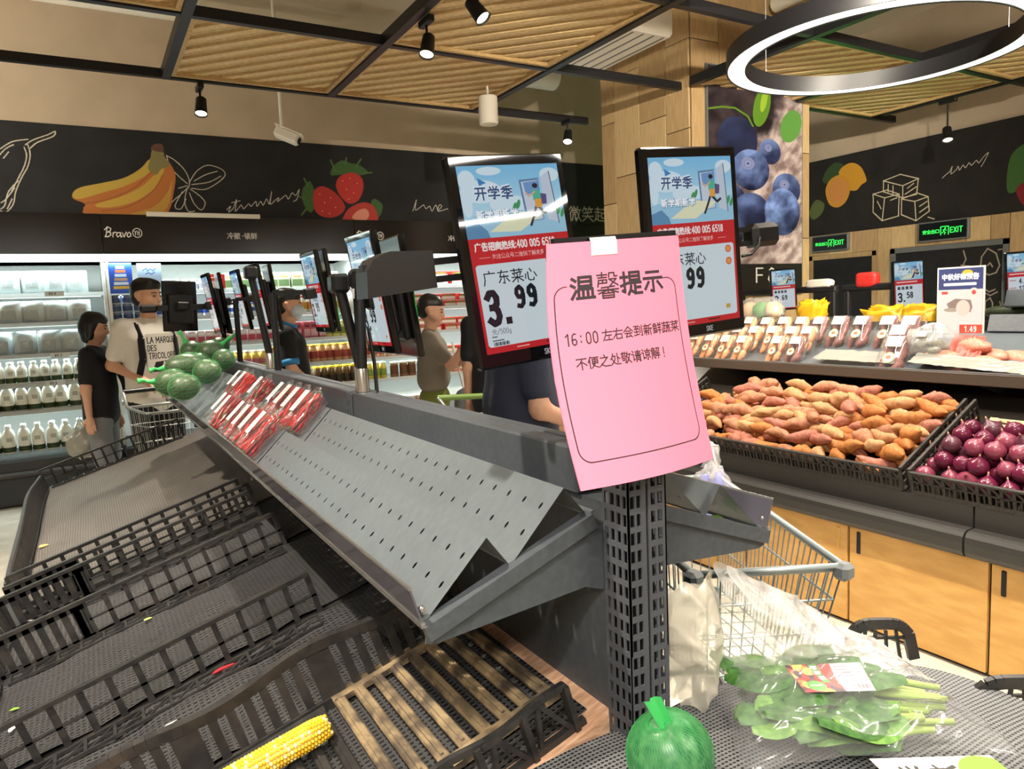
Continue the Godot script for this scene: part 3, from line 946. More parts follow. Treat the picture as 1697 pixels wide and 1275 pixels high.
func blueberry_print() -> Texture2D:
	var w := 300
	var h := 760
	var ri := RI.new(w, h, rgb(30, 26, 34))
	var fn := FastNoiseLite.new()
	fn.seed = 5
	fn.frequency = 0.012
	var f2 := FastNoiseLite.new()
	f2.seed = 9
	f2.frequency = 0.03
	var berries := [[88, 232, 62, 78, 0.25], [190, 262, 36, 44, 0.8], [128, 330, 60, 70, 0.9], [246, 390, 48, 58, 0.75], [60, 440, 52, 60, 0.5], [128, 470, 58, 62, 0.65], [232, 470, 60, 84, 1.0], [20, 330, 40, 50, 0.4], [60, 540, 48, 56, 0.6]]
	for y in h:
		for x in w:
			var n := fn.get_noise_2d(x, y)
			var m := f2.get_noise_2d(x * 0.6 + y * 0.5, y * 0.25 - x * 0.4)
			var wood := rgb(122, 104, 104).lerp(rgb(196, 182, 180), clampf(0.5 + m * 1.3, 0, 1))
			var dark := rgb(28, 24, 32).lerp(rgb(66, 56, 62), clampf(0.5 + n, 0, 1))
			var k := clampf((x + y * 0.55 - 250.0) / 90.0 + n * 0.8, 0, 1)
			if y > 560:
				k = 1.0
			var c := dark.lerp(wood, k)
			for b in berries:
				var dx: float = float(x - b[0]) / b[2]
				var dy: float = float(y - b[1]) / b[3]
				var r := dx * dx + dy * dy
				if r < 1.0:
					var lit := clampf(0.55 - dy * 0.35 - dx * 0.2 + n * 0.5 + m * 0.25, 0, 1)
					c = rgb(18, 22, 52).lerp(rgb(128, 158, 222), lit * b[4])
					var ex: float = (x - b[0] + b[2] * 0.15) / (b[2] * 0.34)
					var ey: float = (y - b[1] + b[3] * 0.3) / (b[3] * 0.3)
					var e := ex * ex + ey * ey
					if e < 1.0 and b[4] > 0.55 and b[1] < 400:
						c = rgb(60, 74, 128).lerp(rgb(150, 160, 200), absf(sin(e * 9.0)))
			if y > 655:
				c = rgb(20, 19, 22)
			ri.im.set_pixel(x, y, c)
	ri.oval(165, 110, 26, 72, rgb(92, 138, 42), 0.2)
	ri.oval(172, 90, 10, 40, rgb(150, 186, 60), 0.2)
	ri.oval(262, 165, 34, 60, rgb(92, 148, 70), 0.3)
	ri.line([Vector2(0, 142), Vector2(40, 130), Vector2(80, 128), Vector2(120, 150), Vector2(135, 180)], 6, rgb(92, 134, 40))
	ri.text("th", F, 18, 668, 60, 5, rgb(235, 235, 232))
	ri.text("F&", F, 140, 668, 56, 5, rgb(235, 235, 232), 0.25)
	return ri.tex()

func build_murals() -> void:
	var z := -7.272
	var x0 := -1.6
	var x1 := 5.9
	var yt := 3.172
	var yb := 2.42
	var W := 2048
	var H := 206
	var ri := RI.new(W, H, rgb(20, 21, 26))
	noise_fill(ri, rgb(15, 16, 20), rgb(26, 27, 32), 0.01, 3)
	var q := func(p: Array) -> Array:
		var o := []
		for k in range(0, p.size(), 2):
			var w := on_z(p[k], p[k + 1], z)
			o.append(Vector2((w.x - x0) / (x1 - x0) * W, (yt - w.y) / (yt - yb) * H))
		return o
	var qb := func(pp: Array) -> Array:
		return RI.bend(q.call(pp), true)
	var chalk := rgb(196, 190, 170)
	for l in [[0, 247, 20, 235, 46, 231], [42, 240, 55, 232, 80, 223, 91, 218, 88, 226, 62, 236, 50, 246], [46, 240, 50, 256, 46, 276, 35, 296, 26, 318, 22, 338, 10, 352, 0, 349], [40, 244, 44, 258, 40, 276, 30, 296, 20, 316], [0, 256, 10, 246, 22, 240], [30, 300, 14, 318, 8, 340, 2, 346], [24, 312, 10, 330, 2, 336], [6, 262, 14, 252], [20, 330, 12, 346]]:
		ri.line(RI.bend(q.call(l), false), 2.6, chalk)
	for l in [[276, 258, 290, 266, 306, 282, 314, 300, 312, 312], [276, 258, 282, 276, 296, 292, 310, 304], [314, 302, 326, 284, 344, 274, 366, 280, 373, 290, 362, 302, 340, 314, 318, 312], [322, 300, 340, 290, 360, 284], [318, 306, 346, 302, 366, 292], [312, 310, 300, 322, 286, 334, 280, 344], [316, 314, 330, 324, 340, 336, 334, 348, 322, 338, 314, 320], [310, 312, 306, 334, 312, 350, 322, 350], [296, 312, 310, 308], [302, 318, 290, 342, 300, 346, 308, 330]]:
		ri.line(RI.bend(q.call(l), false), 2.2, chalk)
	# bananas
	ri.poly(qb.call([120, 322, 132, 311, 170, 303, 205, 295, 232, 280, 248, 264, 253, 246, 268, 244, 272, 258, 284, 274, 291, 292, 288, 318, 280, 350, 262, 357, 150, 356, 138, 346, 141, 338, 122, 330]), rgb(178, 108, 52))
	ri.poly(qb.call([120, 322, 132, 311, 170, 303, 205, 295, 232, 280, 248, 264, 262, 270, 240, 292, 208, 308, 168, 320, 130, 330]), rgb(186, 158, 68))
	ri.poly(qb.call([160, 338, 200, 326, 236, 308, 262, 284, 272, 280, 262, 306, 232, 330, 196, 342, 166, 344]), rgb(192, 158, 66))
	ri.poly(qb.call([215, 356, 256, 342, 278, 318, 284, 300, 282, 330, 268, 352]), rgb(186, 146, 62))
	ri.poly(qb.call([249, 264, 253, 247, 269, 247, 273, 260, 282, 274, 268, 280, 258, 290, 246, 280]), rgb(126, 118, 74))
	ri.poly(qb.call([251, 248, 254, 240, 268, 239, 270, 252]), rgb(92, 64, 52))
	# strawberries
	for l in [[500, 318, 512, 300, 520, 312, 526, 330, 516, 352, 504, 340], [552, 276, 566, 266, 580, 270, 596, 274, 610, 286, 590, 292, 566, 290, 548, 290], [618, 330, 634, 340, 628, 360, 612, 356]]:
		ri.poly(qb.call(l), rgb(62, 96, 48))
	ri.poly(qb.call([520, 318, 532, 309, 548, 314, 562, 326, 572, 342, 566, 354, 550, 361, 532, 358, 521, 346]), rgb(176, 46, 44))
	ri.poly(qb.call([560, 296, 572, 288, 588, 287, 600, 296, 602, 314, 594, 332, 580, 338, 566, 328, 557, 310]), rgb(184, 50, 46))
	ri.poly(qb.call([568, 362, 578, 346, 598, 336, 614, 338, 624, 350, 622, 370, 568, 370]), rgb(176, 56, 50))
	ri.poly(qb.call([584, 362, 592, 350, 606, 346, 612, 356, 604, 366]), rgb(214, 140, 120))
	# seeds, leaf tips and peel lines
	for l in [[530, 322], [538, 336], [548, 328], [556, 344], [534, 350], [546, 354], [568, 300], [580, 296], [592, 304], [574, 314], [586, 320], [578, 330]]:
		var sp: Array = q.call(l)
		ri.oval(sp[0].x, sp[0].y, 1.8, 1.4, rgb(226, 180, 110))
	for l in [[556, 284, 548, 266], [572, 272, 574, 262], [590, 276, 598, 264], [602, 288, 616, 286], [510, 308, 504, 296], [506, 330, 496, 326], [508, 346, 500, 356]]:
		ri.line(q.call(l), 4.5, rgb(74, 110, 52))
	for l in [[140, 338, 180, 330, 222, 312, 250, 286], [168, 350, 214, 342, 252, 318, 270, 290]]:
		ri.line(RI.bend(q.call(l), false), 2.0, rgb(150, 84, 40))
	# handwriting
	for l in [[376, 348, 382, 342, 379, 352, 386, 346, 390, 336, 392, 332, 390, 350, 396, 344, 400, 340, 404, 346, 412, 338, 416, 342, 424, 334, 426, 342, 432, 334, 436, 340, 442, 330, 446, 338, 450, 318, 448, 338, 456, 332, 462, 328, 460, 334, 468, 328, 474, 324, 478, 330, 484, 320, 490, 324, 496, 314, 492, 330, 486, 334], [384, 336, 398, 333], [684, 350, 688, 338, 690, 332, 688, 348, 696, 344, 702, 340, 706, 346, 712, 342, 716, 350, 722, 340, 726, 348, 732, 342, 728, 340, 726, 350, 742, 346]]:
		ri.line(RI.bend(q.call(l), false), 2.0, rgb(205, 200, 190))
	var p: Array = q.call([942, 341])
	ri.text("微笑起来", F, p[0].x, p[0].y, 50, 4, rgb(190, 180, 165), 0.04)
	var t := struct_node("wall_mural_back")
	var mb := MB.new()
	mb.span(Vector3(ROOM_X0, yb, -7.28), Vector3(ROOM_X1, yt, -7.275))
	mi(mb.mesh(), "blackboard_panel", M.chalk_black, t)
	print_quad("fruit_chalk_painting", Vector3(x0, yt, z), Vector3(x1, yt, z), Vector3(x1, yb, z), Vector3(x0, yb, z), tex_mat("mural_print", ri.tex(), 0.75), t)
	# white card lying on the refrigerator canopy
	var a := on_z(242, 352, -7.2)
	var b := on_z(431, 362, -7.2)
	mb = MB.new()
	mb.cbox(Vector3.ZERO, Vector3(b.x - a.x, a.y - b.y + 0.01, 0.03), 0.004)
	tag(mi(mb.mesh(), "light_batten", M.white_paint, null, (a + b) / 2), "narrow white batten standing on the refrigerator canopy below the painted bananas", "batten")
	# mural on the right wall
	var X := 7.482
	var za := -6.2
	var zb := -2.6
	var yt2 := 3.02
	var yb2 := 2.165
	var W2 := 1280
	var H2 := 304
	ri = RI.new(W2, H2, rgb(24, 21, 20))
	noise_fill(ri, rgb(20, 18, 18), rgb(32, 28, 26), 0.01, 8)
	var r := func(pp: Array) -> Array:
		var o := []
		for k in range(0, pp.size(), 2):
			var w := on_x(pp[k], pp[k + 1], X)
			o.append(Vector2((w.z - za) / (zb - za) * W2, (yt2 - w.y) / (yt2 - yb2) * H2))
		return o
	var rb := func(pp: Array) -> Array:
		return RI.bend(r.call(pp), true)
	ri.poly(rb.call([1363, 300, 1370, 282, 1384, 270, 1398, 274, 1392, 290, 1374, 304]), rgb(48, 72, 38))
	ri.poly(rb.call([1341, 352, 1352, 332, 1366, 338, 1362, 354, 1348, 364]), rgb(82, 96, 52))
	ri.poly(rb.call([1390, 288, 1400, 274, 1414, 270, 1426, 276, 1433, 288, 1436, 300, 1428, 306, 1418, 316, 1404, 312]), rgb(200, 146, 40))
	ri.poly(rb.call([1368, 316, 1376, 298, 1392, 290, 1406, 298, 1409, 314, 1402, 334, 1388, 344, 1374, 338]), rgb(196, 140, 44))
	ri.poly(rb.call([1373, 317, 1379, 303, 1391, 296, 1402, 302, 1404, 315, 1398, 330, 1388, 338, 1377, 332]), rgb(198, 134, 70))
	for l in [[1464, 300, 1492, 289, 1522, 296, 1519, 322, 1496, 328, 1464, 318, 1464, 300], [1464, 300, 1496, 308, 1522, 296], [1496, 308, 1496, 328], [1447, 322, 1470, 315, 1490, 322, 1489, 358, 1462, 366, 1447, 352, 1447, 322], [1447, 322, 1466, 328, 1490, 322], [1466, 328, 1462, 366], [1494, 330, 1520, 320, 1538, 326, 1540, 350, 1518, 366, 1494, 356, 1494, 330], [1494, 330, 1516, 334, 1538, 326], [1516, 334, 1518, 366], [1472, 306, 1472, 318], [1480, 308, 1480, 322], [1504, 312, 1514, 304], [1500, 322, 1518, 310], [1524, 342, 1536, 334], [1524, 352, 1538, 342], [1538, 360, 1548, 363], [1476, 332, 1486, 328], [1454, 334, 1460, 346]]:
		ri.line(r.call(l), 4.0, rgb(200, 190, 160))
	ri.line(RI.bend(r.call([1562, 295, 1566, 291, 1574, 284, 1578, 276, 1576, 288, 1584, 282, 1588, 276, 1590, 282, 1596, 274, 1600, 278, 1606, 270, 1610, 274, 1618, 266, 1622, 270, 1630, 260, 1638, 253, 1632, 266, 1626, 276]), false), 2.5, rgb(200, 195, 185))
	ri.poly(rb.call([1668, 300, 1674, 262, 1690, 243, 1712, 236, 1712, 280, 1690, 312, 1672, 320]), rgb(56, 96, 44))
	ri.poly(rb.call([1684, 318, 1694, 304, 1716, 300, 1716, 344, 1696, 340]), rgb(120, 24, 36))
	t = struct_node("wall_mural_right")
	mb = MB.new()
	mb.span(Vector3(X + 0.003, yb2, -7.2), Vector3(X + 0.01, yt2, ROOM_Z1))
	mi(mb.mesh(), "blackboard_panel", M.chalk_black, t)
	print_quad("lemon_chalk_painting", Vector3(X, yt2, za), Vector3(X, yt2, zb), Vector3(X, yb2, zb), Vector3(X, yb2, za), tex_mat("mural_print_right", ri.tex(), 0.75), t)

func struct_node(called: String) -> Node3D:
	var o := Node3D.new()
	o.name = called
	add_child(o)
	o.set_meta("kind", "structure")
	return o

# ---------- refrigerated wall ----------
const FZ := -7.24
var shelf_y := [0.443, 0.79, 1.02, 1.267, 1.53, 1.775]

func bravo(ri: RI, x: float, y: float, s: float, col: Color) -> void:
	var pts := func(a: Array) -> Array:
		var o := []
		for k in range(0, a.size(), 2):
			o.append(Vector2(x + a[k] * s, y + a[k + 1] * s))
		return o
	for l in [[4, 0, 2, 12, 0, 16], [0, 4, 6, 0, 10, 2, 9, 6, 4, 8, 9, 9, 9, 13, 4, 16, 0, 15], [13, 9, 12, 16], [13, 11, 16, 8, 18, 9], [24, 9, 20, 9, 18, 13, 20, 16, 24, 13, 25, 9, 25, 16, 27, 15], [28, 9, 30, 16, 34, 8], [39, 8, 36, 10, 35, 14, 37, 16, 41, 14, 41, 10, 39, 8]]:
		ri.line(pts.call(l), 1.7 * s, col)
	var o := []
	for k in 25:
		o.append(Vector2(x + (52 + cos(TAU * k / 24) * 7.5) * s, y + (9 + sin(TAU * k / 24) * 7.5) * s))
	ri.line(o, 1.3 * s, col)
	ri.text("YH", F, x + 46.8 * s, y + 5 * s, 8 * s, 1.2 * s, col, 0.05)

func fridge(x0: float, x1: float, label: String, sign_bravo: float, sign_cn: float) -> void:
	var t := thing("open_refrigerator", label, "refrigerator", Vector3((x0 + x1) / 2, 0, FZ - 0.4), 0.0, "open refrigerated wall cabinets")
	var mb := MB.new()
	mb.cbox(Vector3((x0 + x1) / 2, 0.2, FZ - 0.36), Vector3(x1 - x0 - 0.004, 0.4, 0.72), 0.02)
	partw(t, mb, "base", M.fridge_dark)
	mb = MB.new()
	mb.cbox(Vector3((x0 + x1) / 2, 0.27, FZ + 0.015), Vector3(x1 - x0 - 0.004, 0.06, 0.05), 0.02)
	partw(t, mb, "bumper", M.bumper)
	mb = MB.new()
	mb.span(Vector3(x0, 0.4, FZ - 0.74), Vector3(x1, 2.1, FZ - 0.72))
	partw(t, mb, "back_panel", M.fridge_white)
	for x in [x0 + 0.015, x1 - 0.015]:
		mb = MB.new()
		mb.span(Vector3(x - 0.013, 0.4, FZ - 0.72), Vector3(x + 0.013, 2.06, FZ - 0.12))
		partw(t, mb, "side_panel", M.fridge_white)
	mb = MB.new()
	mb.prism(PackedVector2Array([Vector2(0, 0), Vector2(0.64, 0.03), Vector2(0.64, 0.06), Vector2(0, 0.06)]), 0, x1 - x0)
	mb.v = PackedVector3Array(Array(mb.v).map(func(p): return Vector3(x0 + p.z, 2.05 + p.y, FZ - 0.7 + p.x)))
	mb.n = PackedVector3Array(Array(mb.n).map(func(p): return Vector3(p.z, p.y, p.x)))
	partw(t, mb, "canopy", M.fridge_white)
	# lit white strip at the front of the canopy
	mb = MB.new()
	mb.span(Vector3(x0, 2.035, FZ - 0.06), Vector3(x1, 2.105, FZ - 0.03))
	partw(t, mb, "canopy_light_strip", M.fridge_strip)
	var ri := RI.new(1024, 140, rgb(22, 17, 17))
	var px := 1024.0 / (x1 - x0)
	if sign_bravo > -50:
		bravo(ri, (sign_bravo - x0) * px, 46, 2.2, rgb(225, 222, 216))
	if sign_cn > -50:
		ri.text("冷藏·锁鲜", F, (sign_cn - x0) * px, 60, 26, 3.4, rgb(190, 185, 180), 0.06)
	mb = MB.new()
	mb.span(Vector3(x0 + 0.002, 2.1, FZ - 0.05), Vector3(x1 - 0.002, 2.44, FZ - 0.012))
	var fa := partw(t, mb, "fascia", M.fascia_black)
	print_quad("fascia_lettering", Vector3(x0 + 0.004, 2.438, FZ - 0.011), Vector3(x1 - 0.004, 2.438, FZ - 0.011), Vector3(x1 - 0.004, 2.106, FZ - 0.011), Vector3(x0 + 0.004, 2.106, FZ - 0.011), tex_mat("fascia_print_%d" % int(x0 * 10), ri.tex(), 0.2), fa)
	for y in shelf_y:
		if y < 0.5:
			continue
		mb = MB.new()
		mb.cbox(Vector3((x0 + x1) / 2, y - 0.014, FZ - 0.4), Vector3(x1 - x0 - 0.06, 0.02, 0.58), 0.004)
		mb.box(Vector3((x0 + x1) / 2, y - 0.012, FZ - 0.105), Vector3(x1 - x0 - 0.06, 0.035, 0.008), Basis(Vector3.RIGHT, -0.35))
		var sh := partw(t, mb, "shelf", M.fridge_shelf)
		mb = MB.new()
		mb.span(Vector3(x0 + 0.05, y - 0.034, FZ - 0.2), Vector3(x1 - 0.05, y - 0.026, FZ - 0.18))
		partw(sh, mb, "shelf_light_tube", M.fridge_tube)
		var l := AreaLight3D.new()
		l.name = "shelf_glow"
		l.area_size = Vector2(x1 - x0 - 0.1, 0.03)
		l.light_color = COOL
		l.light_energy = 0.55
		l.shadow_enabled = true
		l.area_range = 12
		t.add_child(l, true)
		l.position = Vector3((x0 + x1) / 2, y - 0.037, FZ - 0.19) - t.position
		l.rotation = Vector3(-PI / 2 + 0.3, 0, 0)
	var l2 := AreaLight3D.new()
	l2.name = "canopy_glow"
	l2.area_size = Vector2(x1 - x0 - 0.05, 0.06)
	l2.light_color = COOL
	l2.light_energy = 1.4
	l2.shadow_enabled = true
	l2.area_range = 12
	t.add_child(l2, true)
	l2.position = Vector3((x0 + x1) / 2, 2.03, FZ - 0.1) - t.position
	l2.rotation = Vector3(-PI / 2 + 0.25, 0, 0)

var good_meshes := {}
func bottle_mesh(key: String, r: float, h: float, body: Color, cap: Color, lab: Color, l0: float, l1: float, neck := 0.4) -> Mesh:
	if good_meshes.has(key):
		return good_meshes[key]
	var mb := MB.new()
	var prof := [[0.0, 0.0], [r * 0.9, 0.0], [r, 0.01]]
	mb.col = body
	mb.lathe([[0.0, 0.0], [r * 0.92, 0.0], [r, 0.012], [r, h * 0.62], [r * 0.86, h * 0.74], [r * neck, h * 0.86], [r * neck, h * 0.9], [0, h * 0.9]], 14)
	mb.col = cap
	mb.lathe([[0.0, h * 0.88], [r * neck * 1.15, h * 0.88], [r * neck * 1.15, h], [0, h]], 12)
	mb.col = lab
	mb.lathe([[r * 1.006, h * l0], [r * 1.012, h * l0], [r * 1.012, h * l1], [r * 1.006, h * l1]], 14)
	if key.begins_with("milk"):
		mb.col = lin(120, 128, 118)
		for k in 3:
			mb.box(Vector3(0, h * (0.46 + k * 0.05), r * 1.0), Vector3(r * 0.9, h * 0.02, r * 0.1))
	good_meshes[key] = mb.mesh()
	return good_meshes[key]

func pouch_mesh(key: String, w: float, h: float, d: float, a: Color, b: Color) -> Mesh:
	if good_meshes.has(key):
		return good_meshes[key]
	var mb := MB.new()
	var r2 := RandomNumberGenerator.new()
	r2.seed = key.hash()
	for s in [1.0, -1.0]:
		var p := PackedVector3Array()
		for j in 9:
			for i in 9:
				var x := i / 8.0 * 2 - 1
				var y := j / 8.0
				var e := (1 - pow(absf(x), 3)) * (1 - pow(absf(y * 2 - 1), 4))
				p.append(Vector3(x * w / 2, y * h, s * (d / 2 * e + (r2.randf() - 0.5) * 0.012 * e)))
		mb.col = a
		mb.surf(p, 9, 9)
	mb.col = b
	mb.box(Vector3(0, h * 0.4, d / 2 - 0.004), Vector3(w * 0.55, h * 0.4, 0.012))
	mb.col = Color(0.5, 0.5, 0.5)
	mb.box(Vector3(0, h * 0.45, d / 2 + 0.001), Vector3(w * 0.25, h * 0.03, 0.006))
	mb.box(Vector3(0, h * 0.35, d / 2 + 0.001), Vector3(w * 0.35, h * 0.03, 0.006))
	good_meshes[key] = mb.mesh()
	return good_meshes[key]

func carton_mesh(key: String, w: float, h: float, d: float, a: Color, b: Color, c: Color) -> Mesh:
	if good_meshes.has(key):
		return good_meshes[key]
	var mb := MB.new()
	mb.col = a
	mb.cbox(Vector3(0, h / 2, 0), Vector3(w, h, d), 0.004)
	mb.col = b
	mb.box(Vector3(0, h * 0.35, d / 2), Vector3(w * 0.9, h * 0.42, 0.003))
	mb.col = c
	mb.box(Vector3(0, h * 0.74, d / 2), Vector3(w * 0.7, h * 0.16, 0.003))
	good_meshes[key] = mb.mesh()
	return good_meshes[key]

func row(called: String, mesh: Mesh, m: Material, label: String, cat: String, group: String, y: float, xa: float, xb: float, step: float, depth := 0.2, rows := 1, jit := 0.006) -> void:
	for k in rows:
		var x := xa
		while x <= xb:
			var o := mi(mesh, called, m, null, Vector3(x + rng.randf_range(-jit, jit), y - 0.003, FZ - depth - k * 0.11 + rng.randf_range(-0.01, 0.01)))
			o.rotation.y = rng.randf_range(-0.25, 0.25)
			tag(o, label, cat, group)
			x += step

func build_fridges() -> void:
	glow("fridge_strip", Color(0.92, 1.0, 0.98), 0.9)
	glow("fridge_tube", Color(0.93, 1.0, 0.97), 1.0)
	mat("fridge_shelf", rgb(190, 196, 198), 0.35, 0.2)
	fridge(-2.2, 0.2, "open refrigerator full of white milk bottles and pouches", -60, -60)
	fridge(0.2, 2.45, "open refrigerator with the two blue and white promotion boards on top", 0.22, 1.22)
	fridge(2.45, 4.7, "open refrigerator with red packs behind the shopper in grey", 2.47, 3.5)
	fridge(4.7, 6.9, "open refrigerator behind the wood-clad column", -60, -60)
	# three shelves of white pouches, then bottles, at the left
	var wht := lin(236, 240, 238)
	var pouch := pouch_mesh("pouch_a", 0.17, 0.2, 0.09, lin(192, 202, 204), lin(166, 178, 180))
	var pouch2 := pouch_mesh("pouch_b", 0.18, 0.19, 0.1, lin(202, 208, 206), lin(176, 184, 184))
	row("milk_pouch", pouch, M.tinted_gloss, "translucent white pouch on the topmost refrigerator shelf", "pouch", "white pouches on the top shelf", shelf_y[5], -1.345, 0.14, 0.165, 0.2, 2)
	row("milk_pouch", pouch2, M.tinted_gloss, "translucent white pouch on the second refrigerator shelf from the top", "pouch", "white pouches on the second shelf", shelf_y[4], -1.39, 0.14, 0.17, 0.2, 2)
	row("milk_pouch", pouch, M.tinted_gloss, "translucent white pouch on the third refrigerator shelf from the top", "pouch", "white pouches on the third shelf", shelf_y[3], -1.325, 0.1, 0.175, 0.19, 2)
	var milk := bottle_mesh("milk_small", 0.037, 0.19, lin(238, 238, 228), wht, lin(60, 74, 40), 0.08, 0.3, 0.5)
	var milk2 := bottle_mesh("milk_large", 0.046, 0.235, lin(240, 240, 230), wht, lin(52, 68, 36), 0.06, 0.24, 0.42)
	row("milk_bottle", milk, M.tinted, "white milk bottle with a dark label on the fourth shelf", "bottle", "milk bottles on the fourth shelf", shelf_y[2], -1.327, 0.16, 0.083, 0.19, 2)
	row("milk_bottle", milk2, M.tinted, "tall white milk bottle with a dark label on the fifth shelf", "bottle", "milk bottles on the fifth shelf", shelf_y[1], -1.404, 0.14, 0.098, 0.18, 2)
	row("milk_bottle", milk2, M.tinted, "tall white milk bottle with a dark label on the bottom deck", "bottle", "milk bottles on the bottom deck", shelf_y[0], -1.368, 0.14, 0.104, 0.14, 2)
	# second refrigerator
	var cup := bottle_mesh("cup", 0.04, 0.075, lin(120, 130, 160), lin(200, 205, 215), lin(70, 84, 130), 0.1, 0.6, 0.95)
	for k in 3:
		row("yogurt_cup", cup, M.tinted_gloss, "small blue and white yogurt cup stacked behind the man's head", "yogurt cup", "yogurt cups", shelf_y[4] + k * 0.076, 0.26, 0.56, 0.09, 0.2, 1, 0.0)
	row("yogurt_cup", cup, M.tinted_gloss, "small blue yogurt cup on the shelf between the two walking shoppers", "yogurt cup", "lower yogurt cups", shelf_y[3], 0.26, 0.56, 0.09, 0.2, 1)
	var jar := bottle_mesh("jar_white", 0.036, 0.11, lin(225, 225, 222), lin(240, 240, 238), lin(150, 150, 160), 0.2, 0.6, 0.7)
	row("drink_bottle", jar, M.tinted_gloss, "small white capped jar on the top shelf beside the red promotion card", "jar", "white capped jars", shelf_y[5], 0.62, 1.15, 0.075, 0.2, 2)
	var pinkc := carton_mesh("pink", 0.07, 0.13, 0.06, lin(226, 208, 208), lin(196, 70, 90), lin(240, 240, 240))
	row("milk_carton", pinkc, M.tinted, "pink and white carton on the shelf behind the black displays", "carton", "pink and white cartons", shelf_y[3], 0.62, 1.6, 0.078, 0.19, 2)
	var yel := bottle_mesh("yellow", 0.036, 0.16, lin(222, 186, 90), lin(235, 220, 190), lin(190, 120, 130), 0.2, 0.5, 0.6)
	row("juice_bottle", yel, M.tinted_gloss, "yellow drink bottle with a pink label on the middle shelf", "bottle", "yellow drinks with pink labels", shelf_y[2], 0.62, 1.52, 0.08, 0.19, 2)
	var bl := bottle_mesh("blue_low", 0.036, 0.12, lin(225, 228, 232), lin(90, 110, 190), lin(60, 90, 170), 0.3, 0.6, 0.8)
	row("drink_bottle", bl, M.tinted_gloss, "white drink cup with a blue label on the second shelf", "cup", "blue labelled cups", shelf_y[4], 0.62, 1.68, 0.082, 0.19, 2)
	var gcart := carton_mesh("green_carton", 0.11, 0.16, 0.07, lin(206, 204, 186), lin(96, 122, 78), lin(170, 150, 110))
	row("juice_carton", gcart, M.tinted, "cream carton with a green label on the top shelf", "carton", "cream and green cartons", shelf_y[5], 1.25, 2.3, 0.125, 0.19, 2)
	row("juice_bottle", bottle_mesh("amber", 0.034, 0.21, lin(126, 44, 34), lin(150, 40, 40), lin(210, 170, 150), 0.25, 0.55, 0.45), M.tinted_gloss, "dark red bottle on the top shelf beyond the cream cartons", "bottle", "dark red bottles", shelf_y[5], 2.52, 3.0, 0.08, 0.19, 2)
	row("milk_carton", carton_mesh("pink2", 0.075, 0.17, 0.06, lin(190, 92, 110), lin(222, 176, 184), lin(120, 40, 70)), M.tinted, "pink carton on the shelf beside the masked staff member", "carton", "pink cartons", shelf_y[3], 1.68, 2.1, 0.083, 0.19, 2)
	row("drink_bottle", bottle_mesh("white_black", 0.034, 0.17, lin(232, 232, 230), lin(240, 240, 240), lin(70, 70, 76), 0.25, 0.5, 0.6), M.tinted, "white drink bottle with a black print on the lower shelf", "bottle", "white bottles with black print", shelf_y[1], 0.9, 1.98, 0.078, 0.18, 2)
	row("juice_bottle", bottle_mesh("yellow_cap", 0.034, 0.18, lin(96, 72, 44), lin(240, 196, 40), lin(60, 50, 42), 0.1, 0.5, 0.7), M.tinted_gloss, "dark juice bottle with a yellow cap on the lower shelf", "bottle", "yellow capped juices", shelf_y[1], 2.02, 2.4, 0.075, 0.18, 2)
	row("juice_bottle", bottle_mesh("green_juice", 0.034, 0.18, lin(190, 170, 70), lin(230, 225, 200), lin(120, 140, 60), 0.2, 0.6, 0.7), M.tinted_gloss, "yellow-green juice bottle on the lower shelf beyond the yellow caps", "bottle", "yellow-green juices", shelf_y[1], 2.5, 2.8, 0.078, 0.18, 2)
	row("coffee_cup", bottle_mesh("coffee", 0.045, 0.17, lin(120, 82, 56), lin(230, 225, 215), lin(90, 60, 40), 0.2, 0.75, 0.92), M.tinted_gloss, "brown coffee drink cup on the lower shelf beside the shopper in grey", "cup", "coffee drink cups", shelf_y[1], 2.86, 3.3, 0.1, 0.18, 1)
	row("juice_bottle", bottle_mesh("yellow_low", 0.036, 0.15, lin(236, 206, 60), lin(240, 240, 236), lin(240, 230, 190), 0.2, 0.6, 0.6), M.tinted_gloss, "bright yellow bottle with a white cap on the bottom deck", "bottle", "yellow bottles on the bottom deck", shelf_y[0] + 0.02, 1.2, 2.34, 0.08, 0.12, 2)
	row("juice_bottle", bottle_mesh("orange_low", 0.045, 0.18, lin(222, 128, 40), lin(240, 180, 60), lin(240, 200, 120), 0.2, 0.5, 0.4), M.tinted_gloss, "orange juice bottle on the bottom deck", "bottle", "orange juices", shelf_y[0] + 0.02, 2.42, 2.7, 0.095, 0.12, 2)
	row("noodle_cup", bottle_mesh("noodle", 0.05, 0.12, lin(220, 200, 180), lin(230, 226, 216), lin(190, 90, 50), 0.3, 0.7, 0.95), M.tinted_gloss, "striped food cup on the bottom deck beside the shopper in grey", "cup", "striped food cups", shelf_y[0] + 0.02, 2.78, 3.3, 0.11, 0.12, 2)
	row("drink_bottle", bottle_mesh("misc_green", 0.036, 0.17, lin(206, 196, 120), lin(230, 226, 200), lin(120, 128, 60), 0.2, 0.6, 0.7), M.tinted_gloss, "olive green drink bottle on the middle shelf behind the staff member", "bottle", "olive green drinks", shelf_y[3], 2.16, 2.42, 0.078, 0.19, 2)
	row("drink_bottle", bottle_mesh("misc_dark", 0.036, 0.18, lin(196, 150, 110), lin(220, 180, 70), lin(150, 70, 60), 0.2, 0.6, 0.7), M.tinted_gloss, "amber drink bottle on the fourth shelf behind the staff member", "bottle", "amber drinks on the fourth shelf", shelf_y[2], 1.6, 3.3, 0.08, 0.19, 2)
